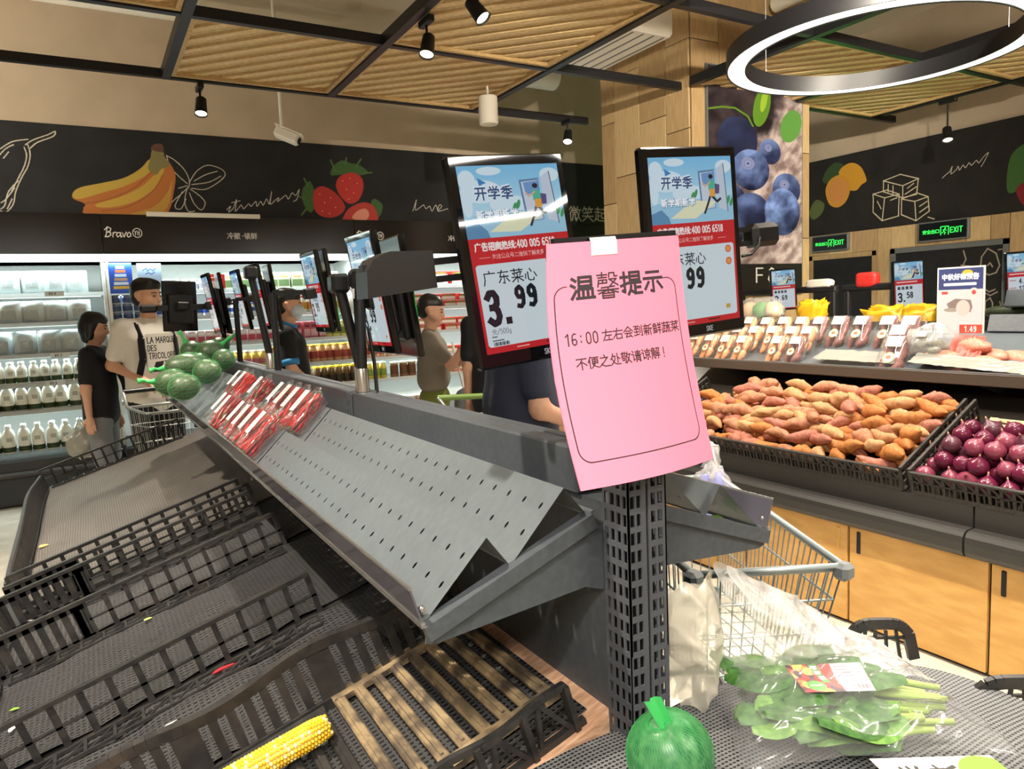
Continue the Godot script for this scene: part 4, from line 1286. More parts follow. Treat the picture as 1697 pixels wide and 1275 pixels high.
	row("drink_bottle", bottle_mesh("misc_mid", 0.036, 0.17, lin(226, 222, 210), lin(180, 60, 70), lin(200, 150, 70), 0.2, 0.6, 0.7), M.tinted_gloss, "cream drink bottle with a red cap on the second shelf", "bottle", "cream drinks with red caps", shelf_y[4], 1.75, 2.4, 0.085, 0.19, 2)
	# red meat packs
	var packs := carton_mesh("meat", 0.17, 0.07, 0.12, lin(196, 60, 56), lin(210, 200, 190), lin(90, 140, 70))
	for lv in [[5, 2], [4, 2], [3, 2], [2, 1]]:
		for k in lv[1]:
			row("fruit_pack", packs, M.tinted_gloss, "red and green tray pack on the refrigerator shelves behind the shopper in grey", "tray pack", "red tray packs", shelf_y[lv[0]] + k * 0.074, 3.1 if lv[0] == 5 else 2.62, 4.5, 0.185, 0.22, 1, 0.004)
	row("drink_bottle", bottle_mesh("far_mix", 0.036, 0.17, lin(206, 120, 100), lin(236, 232, 226), lin(230, 214, 190), 0.2, 0.6, 0.7), M.tinted_gloss, "salmon pink bottle on the lower shelf below the red packs", "bottle", "salmon pink bottles", shelf_y[1], 3.4, 4.5, 0.09, 0.18, 1)
	# promotion boards
	for b in [[[178, 436], [222, 486], rgb(40, 84, 190), "blue promotion board with a coloured tower picture on the refrigerator", 0], [[226, 437], [270, 480], rgb(160, 184, 216), "pale blue promotion board with handwriting on the refrigerator", 1], [[338, 455], [374, 478], rgb(206, 44, 44), "red and white promotion card on the top refrigerator shelf", 2]]:
		var a := on_z(b[0][0], b[0][1], FZ - 0.1)
		var e := on_z(b[1][0], b[1][1], FZ - 0.1)
		var ri := RI.new(128, 150, b[2])
		if b[4] == 0:
			for k in 6:
				ri.rect(40 - k * 4, 14 + k * 20, 48 + k * 8, 14, [rgb(220, 226, 235), rgb(214, 120, 70), rgb(190, 210, 235), rgb(180, 150, 110), rgb(210, 224, 240), rgb(220, 180, 60)][k])
		elif b[4] == 1:
			ri.line([Vector2(30, 40), Vector2(50, 26), Vector2(54, 44), Vector2(70, 30), Vector2(84, 42), Vector2(100, 26)], 5, rgb(60, 90, 150))
			ri.line([Vector2(44, 60), Vector2(60, 52), Vector2(74, 62), Vector2(92, 50)], 5, rgb(60, 90, 150))
		else:
			ri.rect(20, 70, 88, 70, rgb(226, 210, 206))
			ri.line([Vector2(24, 34), Vector2(104, 34)], 8, rgb(240, 210, 200))
		var t := thing("promotion_board", b[3], "promotion board", Vector3((a.x + e.x) / 2, e.y, FZ - 0.1))
		var mb := MB.new()
		mb.span(Vector3(a.x, e.y, FZ - 0.104), Vector3(e.x, a.y, FZ - 0.1))
		partw(t, mb, "card", M.white_paint)
		print_quad("print", Vector3(a.x, a.y, FZ - 0.099), Vector3(e.x, a.y, FZ - 0.099), Vector3(e.x, e.y, FZ - 0.099), Vector3(a.x, e.y, FZ - 0.099), tex_mat("promo_%d" % b[4], ri.tex(), 0.4), t)
	# price cards on the shelf edges
	var pi := RI.new(160, 48, rgb(214, 218, 218))
	pi.text("¥9.9", F, 34, 10, 28, 4, rgb(60, 60, 66))
	var pm := tex_mat("price_card_print", pi.tex(), 0.5)
	for q in [[90, 487], [100, 589], [92, 635]]:
		var p := on_z(q[0], q[1], FZ - 0.085)
		var t := thing("price_card", "grey price card reading ¥9.9 clipped to a milk shelf edge", "price card", p, 0.0, "price cards on the milk shelves")
		var mb := MB.new()
		mb.box(Vector3.ZERO, Vector3(0.14, 0.042, 0.003))
		part(t, mb, "card", M.white_paint)
		print_quad("print", p + Vector3(-0.07, 0.02, 0.002), p + Vector3(0.07, 0.02, 0.002), p + Vector3(0.07, -0.02, 0.002), p + Vector3(-0.07, -0.02, 0.002), pm, t)

const SPX := 0.757
const TRAY_Z := [-0.96, -2.27, -3.6, -4.93]

# plate with slot columns: o lower corner, u across, v up, nrm outwards
func perforated(mb: MB, o: Vector3, u: Vector3, v: Vector3, nrm: Vector3, w: float, h: float, cols: Array, pitch: float, slot: float, th: float) -> void:
	var b := Basis(u, v, nrm)
	var x := 0.0
	for c in cols:
		if c[0] > x:
			mb.box(o + u * (x + c[0]) / 2 + v * h / 2 - nrm * th / 2, Vector3(c[0] - x, h, th), b)
		x = c[1]
	if w > x:
		mb.box(o + u * (x + w) / 2 + v * h / 2 - nrm * th / 2, Vector3(w - x, h, th), b)
	var y := 0.0
	while y < h:
		var hh := minf(pitch - slot, h - y)
		for c in cols:
			mb.box(o + u * (c[0] + c[1]) / 2 + v * (y + hh / 2) - nrm * th / 2, Vector3(c[1] - c[0], hh, th), b)
		y += pitch

# sloped sheet between two profile points with rows of oval holes along z
func holed_sheet(mb: MB, a: Vector2, b: Vector2, z0: float, z1: float, rows: Array, pitch: float) -> void:
	var d := (b - a)
	var ln := d.length()
	d /= ln
	var P := func(t: float, z: float) -> Vector3:
		return Vector3(a.x + d.x * t, a.y + d.y * t, z)
	var t0 := 0.0
	var hs := 0.0065
	var hz := 0.0034
	var bandh := 0.012
	for r in rows:
		var tc: float = r * ln
		mb.quad(P.call(t0, z0), P.call(tc - bandh, z0), P.call(tc - bandh, z1), P.call(t0, z1))
		var n := int(absf(z1 - z0) / pitch)
		var dz := (z1 - z0) / n
		for k in n:
			var za := z0 + dz * k
			var zc := za + dz * 0.5
			var outer := [[-bandh, 0.0], [-bandh, 0.5], [-bandh, 1.0], [0.0, 1.0], [bandh, 1.0], [bandh, 0.5], [bandh, 0.0], [0.0, 0.0]]
			var inner := [[-0.75, -0.7], [-1.0, 0.0], [-0.75, 0.7], [0.0, 1.0], [0.75, 0.7], [1.0, 0.0], [0.75, -0.7], [0.0, -1.0]]
			for i in 8:
				var j := (i + 1) % 8
				mb.quad(P.call(tc + outer[i][0], za + dz * outer[i][1]), P.call(tc + outer[j][0], za + dz * outer[j][1]), P.call(tc + inner[j][0] * hs, zc + signf(dz) * inner[j][1] * hz), P.call(tc + inner[i][0] * hs, zc + signf(dz) * inner[i][1] * hz))
		t0 = tc + bandh
	mb.quad(P.call(t0, z0), P.call(ln, z0), P.call(ln, z1), P.call(t0, z1))

func mir(p: Array, side: int) -> Array:
	return p if side < 0 else p.map(func(q): return Vector2(2 * SPX - q.x, q.y))

func build_gondola() -> void:
	var t := thing("produce_gondola", "dark grey steel spine of the empty produce gondola with perforated end post", "gondola", Vector3(SPX, 0, -2.9))
	var mb := MB.new()
	mb.span(Vector3(0.726, 0.02, -0.94), Vector3(0.788, 1.165, -4.93))
	partw(t, mb, "spine_panel", M.dark_steel)
	mb = MB.new()
	mb.span(Vector3(0.3, 0.0, -1.0), Vector3(1.21, 0.16, -4.93))
	partw(t, mb, "plinth", M.black_metal)
	for k in 3:
		var za: float = TRAY_Z[k] + (-0.06 if k == 0 else -0.025)
		var zb: float = TRAY_Z[k + 1] + 0.025
		mb = MB.new()
		mb.cbox(Vector3(0.7395, 1.208, (za + zb) / 2), Vector3(0.047, 0.084, za - zb), 0.004)
		mb.cbox(Vector3(0.7825, 1.208, (za + zb) / 2), Vector3(0.031, 0.084, za - zb), 0.004)
		partw(t, mb, "cap_rail", M.dark_steel)
	for k in [1, 2, 3]:
		mb = MB.new()
		for s in [-1, 1]:
			perforated(mb, Vector3(SPX + s * 0.046, 0.05, TRAY_Z[k] - 0.024 * -s), Vector3(0, 0, -1) * -s * -1.0 if s > 0 else Vector3(0, 0, 1) * 1.0, Vector3.UP, Vector3(s, 0, 0), 0.048, 1.195, [[0.008, 0.018], [0.03, 0.04]], 0.03, 0.02, 0.004)
		mb.span(Vector3(SPX - 0.038, 0.05, TRAY_Z[k] - 0.02), Vector3(SPX + 0.038, 1.24, TRAY_Z[k] + 0.02))
		partw(t, mb, "slotted_upright", M.dark_steel)
	# perforated end post: two halves, slots on the front and on the sides
	mb = MB.new()
	perforated(mb, Vector3(0.716, 0.02, -0.88), Vector3.RIGHT, Vector3.UP, Vector3(0, 0, 1), 0.037, 1.205, [[0.004, 0.0135], [0.0175, 0.0265]], 0.03, 0.0205, 0.003)
	perforated(mb, Vector3(0.7575, 0.02, -0.88), Vector3.RIGHT, Vector3.UP, Vector3(0, 0, 1), 0.0385, 1.205, [[0.006, 0.015], [0.02, 0.03]], 0.03, 0.0205, 0.003)
	partw(t, mb, "perforated_post_face", M.perforated)
	for s in [-1, 1]:
		mb = MB.new()
		var x := 0.716 if s < 0 else 0.796
		perforated(mb, Vector3(x, 0.02, -0.946 if s < 0 else -0.88), Vector3(0, 0, 1 if s < 0 else -1), Vector3.UP, Vector3(s, 0, 0), 0.066, 1.205, [[0.005, 0.015], [0.02, 0.03], [0.036, 0.046], [0.051, 0.061]], 0.03, 0.0205, 0.003)
		partw(t, mb, "perforated_post_side", M.perforated)
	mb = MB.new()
	mb.span(Vector3(0.729, 0.02, -0.94), Vector3(0.783, 1.2, -0.9))  # black core added inside the post so its slots look shaded
	partw(t, mb, "slot_shade_core", M.black_metal)
	mb = MB.new()
	mb.span(Vector3(0.714, 1.222, -0.948), Vector3(0.798, 1.228, -0.878))
	partw(t, mb, "post_cap", M.perforated)
	# brackets that carry the trays
	for side in [-1, 1]:
		for k in 4:
			var z: float = TRAY_Z[k]
			mb = MB.new()
			mb.prism(PackedVector2Array(mir([Vector2(0.392, 1.008), Vector2(0.41, 1.004), Vector2(0.684, 1.026), Vector2(0.724, 1.012), Vector2(0.726, 1.124), Vector2(0.696, 1.135), Vector2(0.394, 1.026)], side)), z - 0.002, z + 0.002)
			var br := partw(t, mb, "tray_bracket", M.dark_steel)
			mb = MB.new()
			var a: Vector2 = mir([Vector2(0.391, 1.026)], side)[0]
			var b: Vector2 = mir([Vector2(0.7, 1.14)], side)[0]
			mb.bar(Vector3(a.x, a.y, z + 0.005), Vector3(b.x, b.y, z + 0.005), 0.018, 0.026, Vector3.UP)
			mb.bar(Vector3(a.x, a.y + 0.012, z - 0.004), Vector3(b.x, b.y + 0.012, z - 0.004), 0.02, 0.002, Vector3.UP)
			partw(br, mb, "bracket_flange", M.dark_steel)
	# stepped trays
	for side in [-1, 1]:
		for k in 3:
			var lab: String = [["empty grey stepped metal tray with rows of oval holes, beside the pink notice", "grey stepped metal tray holding the boxes of red chillies", "grey stepped metal tray holding the netted green melons"], ["dark stepped metal tray with a green leaf scrap, behind the perforated post", "grey stepped metal tray on the trolley side of the spine", "grey stepped metal tray farthest along the trolley side of the spine"]][0 if side < 0 else 1][k]
			var z0: float = TRAY_Z[k] - 0.005
			var z1: float = TRAY_Z[k + 1] + 0.005
			var tr := thing("stepped_tray", lab, "display tray", Vector3(SPX + side * 0.2, 1.05, (z0 + z1) / 2), 0.0, "stepped metal trays")
			var p := mir([Vector2(0.404, 1.047), Vector2(0.505, 1.146), Vector2(0.542, 1.096), Vector2(0.554, 1.1), Vector2(0.652, 1.2), Vector2(0.695, 1.149), Vector2(0.712, 1.152)], side)
			for s in [[0, "lower_step"], [3, "upper_step"]]:
				mb = MB.new()
				holed_sheet(mb, p[s[0]], p[s[0] + 1], z0, z1, [0.32, 0.7], 0.0505)
				mb.quad(Vector3(p[s[0] + 1].x, p[s[0] + 1].y, z0), Vector3(p[s[0] + 2].x, p[s[0] + 2].y, z0), Vector3(p[s[0] + 2].x, p[s[0] + 2].y, z1), Vector3(p[s[0] + 1].x, p[s[0] + 1].y, z1))
				partw(tr, mb, s[1], M.grey_steel)
			mb = MB.new()
			for e in [[p[2], p[3]], [p[5], p[6]], [p[0], p[0] + Vector2(side * 0.02, -0.008)]]:
				mb.hexa([Vector3(e[0].x, e[0].y - 0.002, z0), Vector3(e[1].x, e[1].y - 0.002, z0), Vector3(e[1].x, e[1].y - 0.002, z1), Vector3(e[0].x, e[0].y - 0.002, z1), Vector3(e[0].x, e[0].y, z0), Vector3(e[1].x, e[1].y, z0), Vector3(e[1].x, e[1].y, z1), Vector3(e[0].x, e[0].y, z1)])
			partw(tr, mb, "tray_pan", M.grey_steel)
			# clear price strip along the front edge
			var q := mir([Vector2(0.387, 1.043), Vector2(0.371, 1.097)], side)
			mb = MB.new()
			var zn := z0 + 0.01
			mb.hexa([Vector3(q[0].x - 0.0015, q[0].y, zn), Vector3(q[0].x + 0.0015, q[0].y, zn), Vector3(q[0].x + 0.0015, q[0].y, z1), Vector3(q[0].x - 0.0015, q[0].y, z1), Vector3(q[1].x - 0.0015, q[1].y, zn), Vector3(q[1].x + 0.0015, q[1].y, zn), Vector3(q[1].x + 0.0015, q[1].y, z1), Vector3(q[1].x - 0.0015, q[1].y, z1)])
			var strip := partw(tr, mb, "price_strip", M.price_strip)
			mb = MB.new()
			mb.bar(Vector3(q[0].x, q[0].y - 0.003, zn + 0.004), Vector3(q[0].x, q[0].y - 0.003, z1), 0.007, 0.008)
			mb.bar(Vector3(q[1].x, q[1].y + 0.001, zn), Vector3(q[1].x, q[1].y + 0.001, z1), 0.004, 0.004)
			partw(strip, mb, "strip_edge", M.chrome)
			if k == 0:
				mb = MB.new()
				mb.lathe([[0, 0], [0.006, 0], [0.006, 0.008], [0, 0.01]], 12, Transform3D(Basis(Vector3(0, 0, 1), 0.4), Vector3(q[0].x + 0.008, q[0].y + 0.01, z0 - 0.006)))
				partw(tr, mb, "bolt", M.chrome)
	# shelving of the lower deck: tilted plywood board
	mb = MB.new()
	mb.prism(PackedVector2Array([Vector2(-0.03, -0.03), Vector2(1.12, -0.03), Vector2(1.12, 0.0), Vector2(-0.03, 0.0)]), 0.0, -0.47)
	var deck := mi(mb.mesh(), "plywood_deck", M.plywood, null)
	deck.transform = deck_xf(-0.945)
	tag(deck, "tilted plywood deck board under the black crates", "board")
	mb = MB.new()
	mb.prism(PackedVector2Array([Vector2(-0.03, -0.03), Vector2(1.12, -0.03), Vector2(1.12, -0.001), Vector2(-0.03, -0.001)]), -0.475, -4.3)
	deck = mi(mb.mesh(), "metal_deck", M.crate_black, null)
	deck.transform = deck_xf(-0.945)
	tag(deck, "tilted dark deck plate under the long crates", "board")

func deck_xf(z: float, s := 0.0, y := 0.0) -> Transform3D:
	var b := Basis(Vector3(0, 0, 1), deg_to_rad(16))
	return Transform3D(b, Vector3(-0.32, 0.496, z) + b * Vector3(s, y, 0))

func mat_texture(bg: Color, hole: Color, rim: Color) -> Texture2D:
	var ri := RI.new(64, 64, bg)
	for q in [[16, 16], [48, 48]]:
		ri.oval(q[0], q[1], 15, 11, rim)
		ri.oval(q[0], q[1], 12.5, 8.5, hole)
	for q in [[48, 16], [16, 48]]:
		ri.oval(q[0], q[1], 15, 11, rim)
		ri.oval(q[0], q[1], 12.5, 8.5, hole)
	return ri.tex()

func mat_height() -> Texture2D:
	var ri := RI.new(64, 64, Color.WHITE)
	for q in [[16, 16], [48, 48], [48, 16], [16, 48]]:
		ri.oval(q[0], q[1], 13, 9, Color(0.5, 0.5, 0.5))
		ri.oval(q[0], q[1], 11, 7, Color.BLACK)
	return ri.tex()

func mat_sheet(s0: float, s1: float, z0: float, z1: float, wave: float, fn: Callable, nu := 24, nv := 24) -> MB:
	var mb := MB.new()
	var p := PackedVector3Array()
	for j in nv:
		for i in nu:
			var s := lerpf(s0, s1, i / (nu - 1.0))
			var z := lerpf(z0, z1, j / (nv - 1.0))
			p.append(Vector3(s, fn.call(s, z) * wave, z))
	mb.surf(p, nu, nv, false, false, false, (s1 - s0), absf(z1 - z0))
	return mb

# lattice end wall with two rows of openings, in the crate's own axes
func grid_wall(z: float, s0: float, s1: float, h: float, pitch: float, slots := 0) -> MB:
	var mb := MB.new()
	var th := 0.009
	mb.box(Vector3((s0 + s1) / 2, h - 0.005, z), Vector3(s1 - s0, 0.011, 0.016))
	mb.box(Vector3((s0 + s1) / 2, 0.006, z), Vector3(s1 - s0, 0.012, 0.012))
	var sg := s0 + slots * 0.032 + (0.03 if slots else 0.0)
	mb.box(Vector3((sg + s1) / 2, h * 0.5, z), Vector3(s1 - sg, 0.006, th))
	if slots:
		for k in slots + 1:
			mb.box(Vector3(s0 + 0.008 + k * 0.032, h / 2, z), Vector3(0.018, h - 0.01, th))
		mb.box(Vector3(sg - 0.02, h / 2, z), Vector3(0.03, h - 0.01, th))
		mb.box(Vector3((s0 + sg) / 2, h * 0.88, z), Vector3(sg - s0, h * 0.16, th))
		mb.box(Vector3((s0 + sg) / 2, h * 0.1, z), Vector3(sg - s0, h * 0.16, th))
	var n := int(round((s1 - sg) / pitch))
	for k in n + 1:
		mb.box(Vector3(lerpf(sg, s1 - 0.006, float(k) / n), h / 2, z), Vector3(0.0135, h - 0.008, th))
	return mb

func base_lattice(z0: float, z1: float, s0: float, s1: float, pitch: float) -> MB:
	var mb := MB.new()
	mb.box(Vector3((s0 + s1) / 2, 0.014, z0), Vector3(s1 - s0, 0.008, 0.006))
	mb.box(Vector3((s0 + s1) / 2, 0.014, z1), Vector3(s1 - s0, 0.008, 0.006))
	mb.box(Vector3((s0 + s1) / 2, 0.013, (z0 + z1) / 2), Vector3(s1 - s0, 0.005, 0.004))
	var n := int(round((s1 - s0) / pitch))
	for k in n + 1:
		var s := lerpf(s0, s1, float(k) / n)
		mb.box(Vector3(s, 0.014, (z0 + z1) / 2), Vector3(0.007, 0.009, absf(z1 - z0)))
		if k < n:
			mb.bar(Vector3(s, 0.013, z0), Vector3(s + pitch, 0.013, z1), 0.005, 0.006)
	return mb

# slotted side wall along z with a wavy rim
func side_wall(s: float, z0: float, z1: float, h: float, lean: float, phase: float) -> MB:
	var mb := MB.new()
	var n := int(absf(z1 - z0) / 0.026)
	var prev := Vector3.ZERO
	for k in n + 1:
		var f := float(k) / n
		var z := lerpf(z0, z1, f)
		var w := sin(f * PI) * lean + 0.008 * sin(f * 9.0 + phase)
		var top := Vector3(s - 0.012 + w, h * (0.9 + 0.12 * sin(f * 7 + phase)), z)
		mb.bar(Vector3(s + w * 0.6, 0.0, z), top, 0.008, 0.011, Vector3(0, 0, 1))
		if k > 0:
			mb.bar(prev, top, 0.014, 0.013)
			mb.bar(Vector3(s + w * 0.6, 0.006, lerpf(z0, z1, f - 1.0 / n)), Vector3(s + w * 0.6, 0.006, z), 0.012, 0.012)
		prev = top
	return mb

func crate(label: String, z0: float, z1: float, s0: float, s1: float, near_wall: String, far_wall: String, mat_key: String, slots := 0) -> Node3D:
	var t := thing("vegetable_crate", label, "crate", Vector3.ZERO, 0.0, "black vegetable crates on the deck")
	t.transform = deck_xf(z0, s0, 0.001)
	var w := s1 - s0
	var d := z0 - z1
	var mb: MB
	for q in [[near_wall, -0.01], [far_wall, -d + 0.01]]:
		if q[0] == "grid":
			part(t, grid_wall(q[1], 0.0, w, 0.132, 0.06, slots), "end_wall", M.crate_black)
	mb = side_wall(0.006, -0.015, -d + 0.015, 0.12, -0.02, z0 * 5.0)
	part(t, mb, "side_wall", M.crate_black)
	var fnz := FastNoiseLite.new()
	fnz.seed = int(absf(z0) * 100)
	fnz.frequency = 6.0
	mb = mat_sheet(0.012, 1.08 - s0, -0.012, -d + 0.012, 0.012, func(s, z): return 0.7 + fnz.get_noise_2d(s, z), 28, 20)
	part(t, mb, "base_mat", M[mat_key])
	if far_wall == "grid":
		part(t, base_lattice(-d + 0.075, -d + 0.02, 0.03, w - 0.02, 0.06), "base_lattice", M.crate_black)
	return t

func build_crates() -> void:
	var mk := func(key: String, bg: Color, hole: Color, rim: Color, per_m: float, h: float) -> void:
		var m := mat(key, Color.WHITE, 0.5)
		m.albedo_texture = mat_texture(bg, hole, rim)
		m.uv1_scale = Vector3(per_m, per_m, 1)
		m.heightmap_enabled = true
		m.heightmap_texture = mat_height()
		m.heightmap_scale = h
	mk.call("mat_black", rgb(56, 56, 58), rgb(14, 14, 15), rgb(80, 80, 82), 38.0, 0.15)
	mk.call("mat_dusty", rgb(104, 100, 95), rgb(46, 43, 41), rgb(124, 119, 112), 46.0, 0.1)
	mk.call("mat_grey", rgb(104, 106, 108), rgb(22, 22, 24), rgb(124, 126, 128), 62.0, 0.12)
	var dust := NoiseTexture2D.new()
	var fn := FastNoiseLite.new()
	fn.seed = 77
	fn.frequency = 0.012
	fn.fractal_octaves = 5
	dust.noise = fn
	dust.width = 512
	dust.height = 512
	var g := Gradient.new()
	g.set_color(0, rgb(168, 158, 148)); g.set_offset(0, 0.3)
	g.set_color(1, rgb(255, 255, 255)); g.set_offset(1, 0.7)
	g.add_point(0.5, rgb(214, 204, 198))
	dust.color_ramp = g
	M.mat_dusty.detail_enabled = true
	M.mat_dusty.detail_blend_mode = BaseMaterial3D.BLEND_MODE_MUL
	M.mat_dusty.detail_albedo = dust
	M.mat_dusty.detail_uv_layer = BaseMaterial3D.DETAIL_UV_2
	crate("black crate with a wavy slotted wall and perforated mat, beside the ear of corn", -1.445, -1.83, 0.04, 0.82, "none", "grid", "mat_black")
	crate("black crate with slotted corner holding a red chilli scrap", -1.85, -2.42, 0.03, 0.87, "none", "grid", "mat_black", 7)
	crate("narrow black crate with slotted corner below the joint of the price strips", -2.44, -2.8, 0.03, 0.87, "none", "grid", "mat_black", 7)
	# long crate with the dusty mat
	var t := crate("long black crate with a dusty brown rubber mat reaching to the trolley", -3.02, -5.2, 0.04, 0.86, "grid", "grid", "mat_dusty")
	# second end wall leaning against it
	# near crate: V-lattice front, stained slatted base, slotted rear wall with a wavy rim
	var c := thing("vegetable_crate", "stained black crate with a V-lattice front at the plywood deck edge", "crate", Vector3.ZERO, 0.0, "black vegetable crates on the deck")
	c.transform = deck_xf(-0.965, 0.3, 0.001)
	var mb := MB.new()
	var top := func(s: float) -> Vector3:
		return Vector3(s, 0.088 + 0.006 * sin(s * 30.0), 0.004 * sin(s * 21.0))
	var s := 0.0
	while s < 0.72:
		mb.bar(top.call(s), top.call(s + 0.02), 0.01, 0.012)
		s += 0.02
	mb.box(Vector3(0.37, 0.006, 0), Vector3(0.74, 0.012, 0.012))
	for k in 9:
		var sx := 0.02 + k * 0.0875
		mb.bar(Vector3(sx, 0.0, 0), top.call(sx), 0.01, 0.02, Vector3(0, 0, 1))
		if k < 8:
			var mid: Vector3 = top.call(sx + 0.03)
			mb.bar(Vector3(sx + 0.008, 0.078, 0), Vector3(sx + 0.045, 0.078, 0), 0.008, 0.012)
			mb.bar(mid, Vector3(sx + 0.016, 0.006, 0), 0.008, 0.009, Vector3(0, 0, 1))
			mb.bar(mid, Vector3(sx + 0.08, 0.006, 0), 0.008, 0.011, Vector3(0, 0, 1))
	part(c, mb, "lattice_wall", M.crate_black)
	for q in [[0.1, 0.4, "crate_black", 0.0], [0.42, 0.74, "crate_dusty", 0.006]]:
		mb = MB.new()
		var z0 := -0.1
		var z1 := -0.44
		var y: float = 0.012 + q[3]
		mb.box(Vector3((q[0] + q[1]) / 2, y, z0 + 0.015), Vector3(q[1] - q[0], 0.012, 0.03))
		mb.box(Vector3((q[0] + q[1]) / 2, y, z1 - 0.01), Vector3(q[1] - q[0], 0.012, 0.035))
		var n := 7
		for k in n + 1:
			var sx := lerpf(q[0] + 0.012, q[1] - 0.012, float(k) / n)
			mb.cbox(Vector3(sx, y, (z0 + z1) / 2), Vector3(0.024, 0.012, z0 - z1), 0.003)
			mb.box(Vector3(sx, y + 0.007, (z0 + z1) / 2), Vector3(0.006, 0.006, z0 - z1 - 0.02))
		part(c, mb, "slatted_base", M[q[2]])
	mb = mat_sheet(0.0, 0.76, -0.02, -0.46, 0.004, func(_s, _z): return 0.5, 4, 4)
	part(c, mb, "base_mat", M.mat_black)
	# rear wall
	mb = MB.new()
	var zr := -0.468
	var sa := -0.24
	var rim := func(x: float) -> Vector3:
		return Vector3(x, 0.125 + 0.01 * sin(x * 17.0 + 0.6), zr - 0.004 + 0.007 * sin(x * 14.0))
	while sa < 0.76:
		var a: Vector3 = rim.call(sa)
		var b: Vector3 = rim.call(sa + 0.02)
		mb.bar(a, b, 0.02, 0.022)
		sa += 0.02
	var x := -0.24
	var j := 0
	while x < 0.76:
		var wide := 0.05 if j % 7 == 3 else 0.017
		var tp: Vector3 = rim.call(x)
		mb.hexa([Vector3(x, 0.01, zr + 0.016), Vector3(x + wide, 0.01, zr + 0.016), Vector3(x + wide, 0.01, zr + 0.008), Vector3(x, 0.01, zr + 0.008), Vector3(x, tp.y, tp.z + 0.006), Vector3(x + wide, tp.y, tp.z + 0.006), Vector3(x + wide, tp.y, tp.z - 0.002), Vector3(x, tp.y, tp.z - 0.002)])
		x += wide + 0.017
		j += 1
	mb.box(Vector3(0.26, 0.012, zr + 0.012), Vector3(1.0, 0.024, 0.01))
	part(c, mb, "slotted_rear_wall", M.crate_black)
	# loose end wall nested against the long crate
	var e := thing("crate_end_panel", "black crate end panel with rounded slots leaning before the dusty mat", "crate panel")
	e.transform = deck_xf(-2.9, 0.02, 0.001)
	mb = grid_wall(0.0, 0.02, 0.86, 0.132, 0.06, 6)
	part(e, mb, "lattice", M.crate_black)
	# scraps
	for q in [[370, 1108, 0.02, "chilli_scrap", "dark red chilli scrap lying in the black crate", "scrap", rgb(150, 26, 40), 0.034, 0.006, 0.4], [58, 1026, 0.02, "paper_scrap", "white paper scrap beside the slotted crate corner", "scrap", rgb(220, 220, 216), 0.02, 0.003, 0.2], [20, 1208, 0.02, "paper_scrap", "white paper scrap by the left rim next to the leaf bit", "scrap", rgb(214, 214, 210), 0.016, 0.003, 1.0], [274, 1205, 0.02, "stalk_scrap", "pale stalk scrap lying on the crate lattice above the corn", "scrap", rgb(200, 206, 196), 0.03, 0.003, 0.7], [24, 1175, 0.02, "leaf_scrap", "bright green leaf bit by the left rim", "scrap", rgb(120, 160, 50), 0.012, 0.003, 0.0], [244, 1026, 0.02, "leaf_scrap", "pale green leaf bit inside the black crate", "scrap", rgb(170, 180, 100), 0.014, 0.003, 0.5], [72, 905, 0.02, "root_scrap", "yellowish root scraps at the left rim of the dusty mat", "scrap", rgb(196, 170, 110), 0.022, 0.008, 0.3]]:
		var r := ray(q[0], q[1])
		var tn := tan(deg_to_rad(16))
		var y0: float = 0.496 + q[2] / cos(deg_to_rad(16))
		var tt := (y0 + tn * 0.32 - EYE.y) / (r.y - tn * r.x)
		var p: Vector3 = EYE + r * tt
		mb = MB.new()
		var pts := PackedVector3Array()
		for v in 6:
			for u in 8:
				var f := v / 5.0 * 2 - 1
				var rr: float = sqrt(maxf(0.0, 1 - f * f)) * q[8] * (0.8 + 0.4 * rng.randf())
				pts.append(Vector3(f * q[7], sin(TAU * u / 8) * rr * 0.7, cos(TAU * u / 8) * rr * (2.0 if q[7] < 0.025 else 1.0) + 0.004 * f * f))
		mb.surf(pts, 8, 6, true, false, true)
		var key := "scrap_%s_%d" % [q[3], q[0]]
		mat(key, q[6], 0.6)
		var o := mi(mb.mesh(), q[3], M[key], null, p)
		o.rotation.y = q[9]
		tag(o, q[4], q[5])

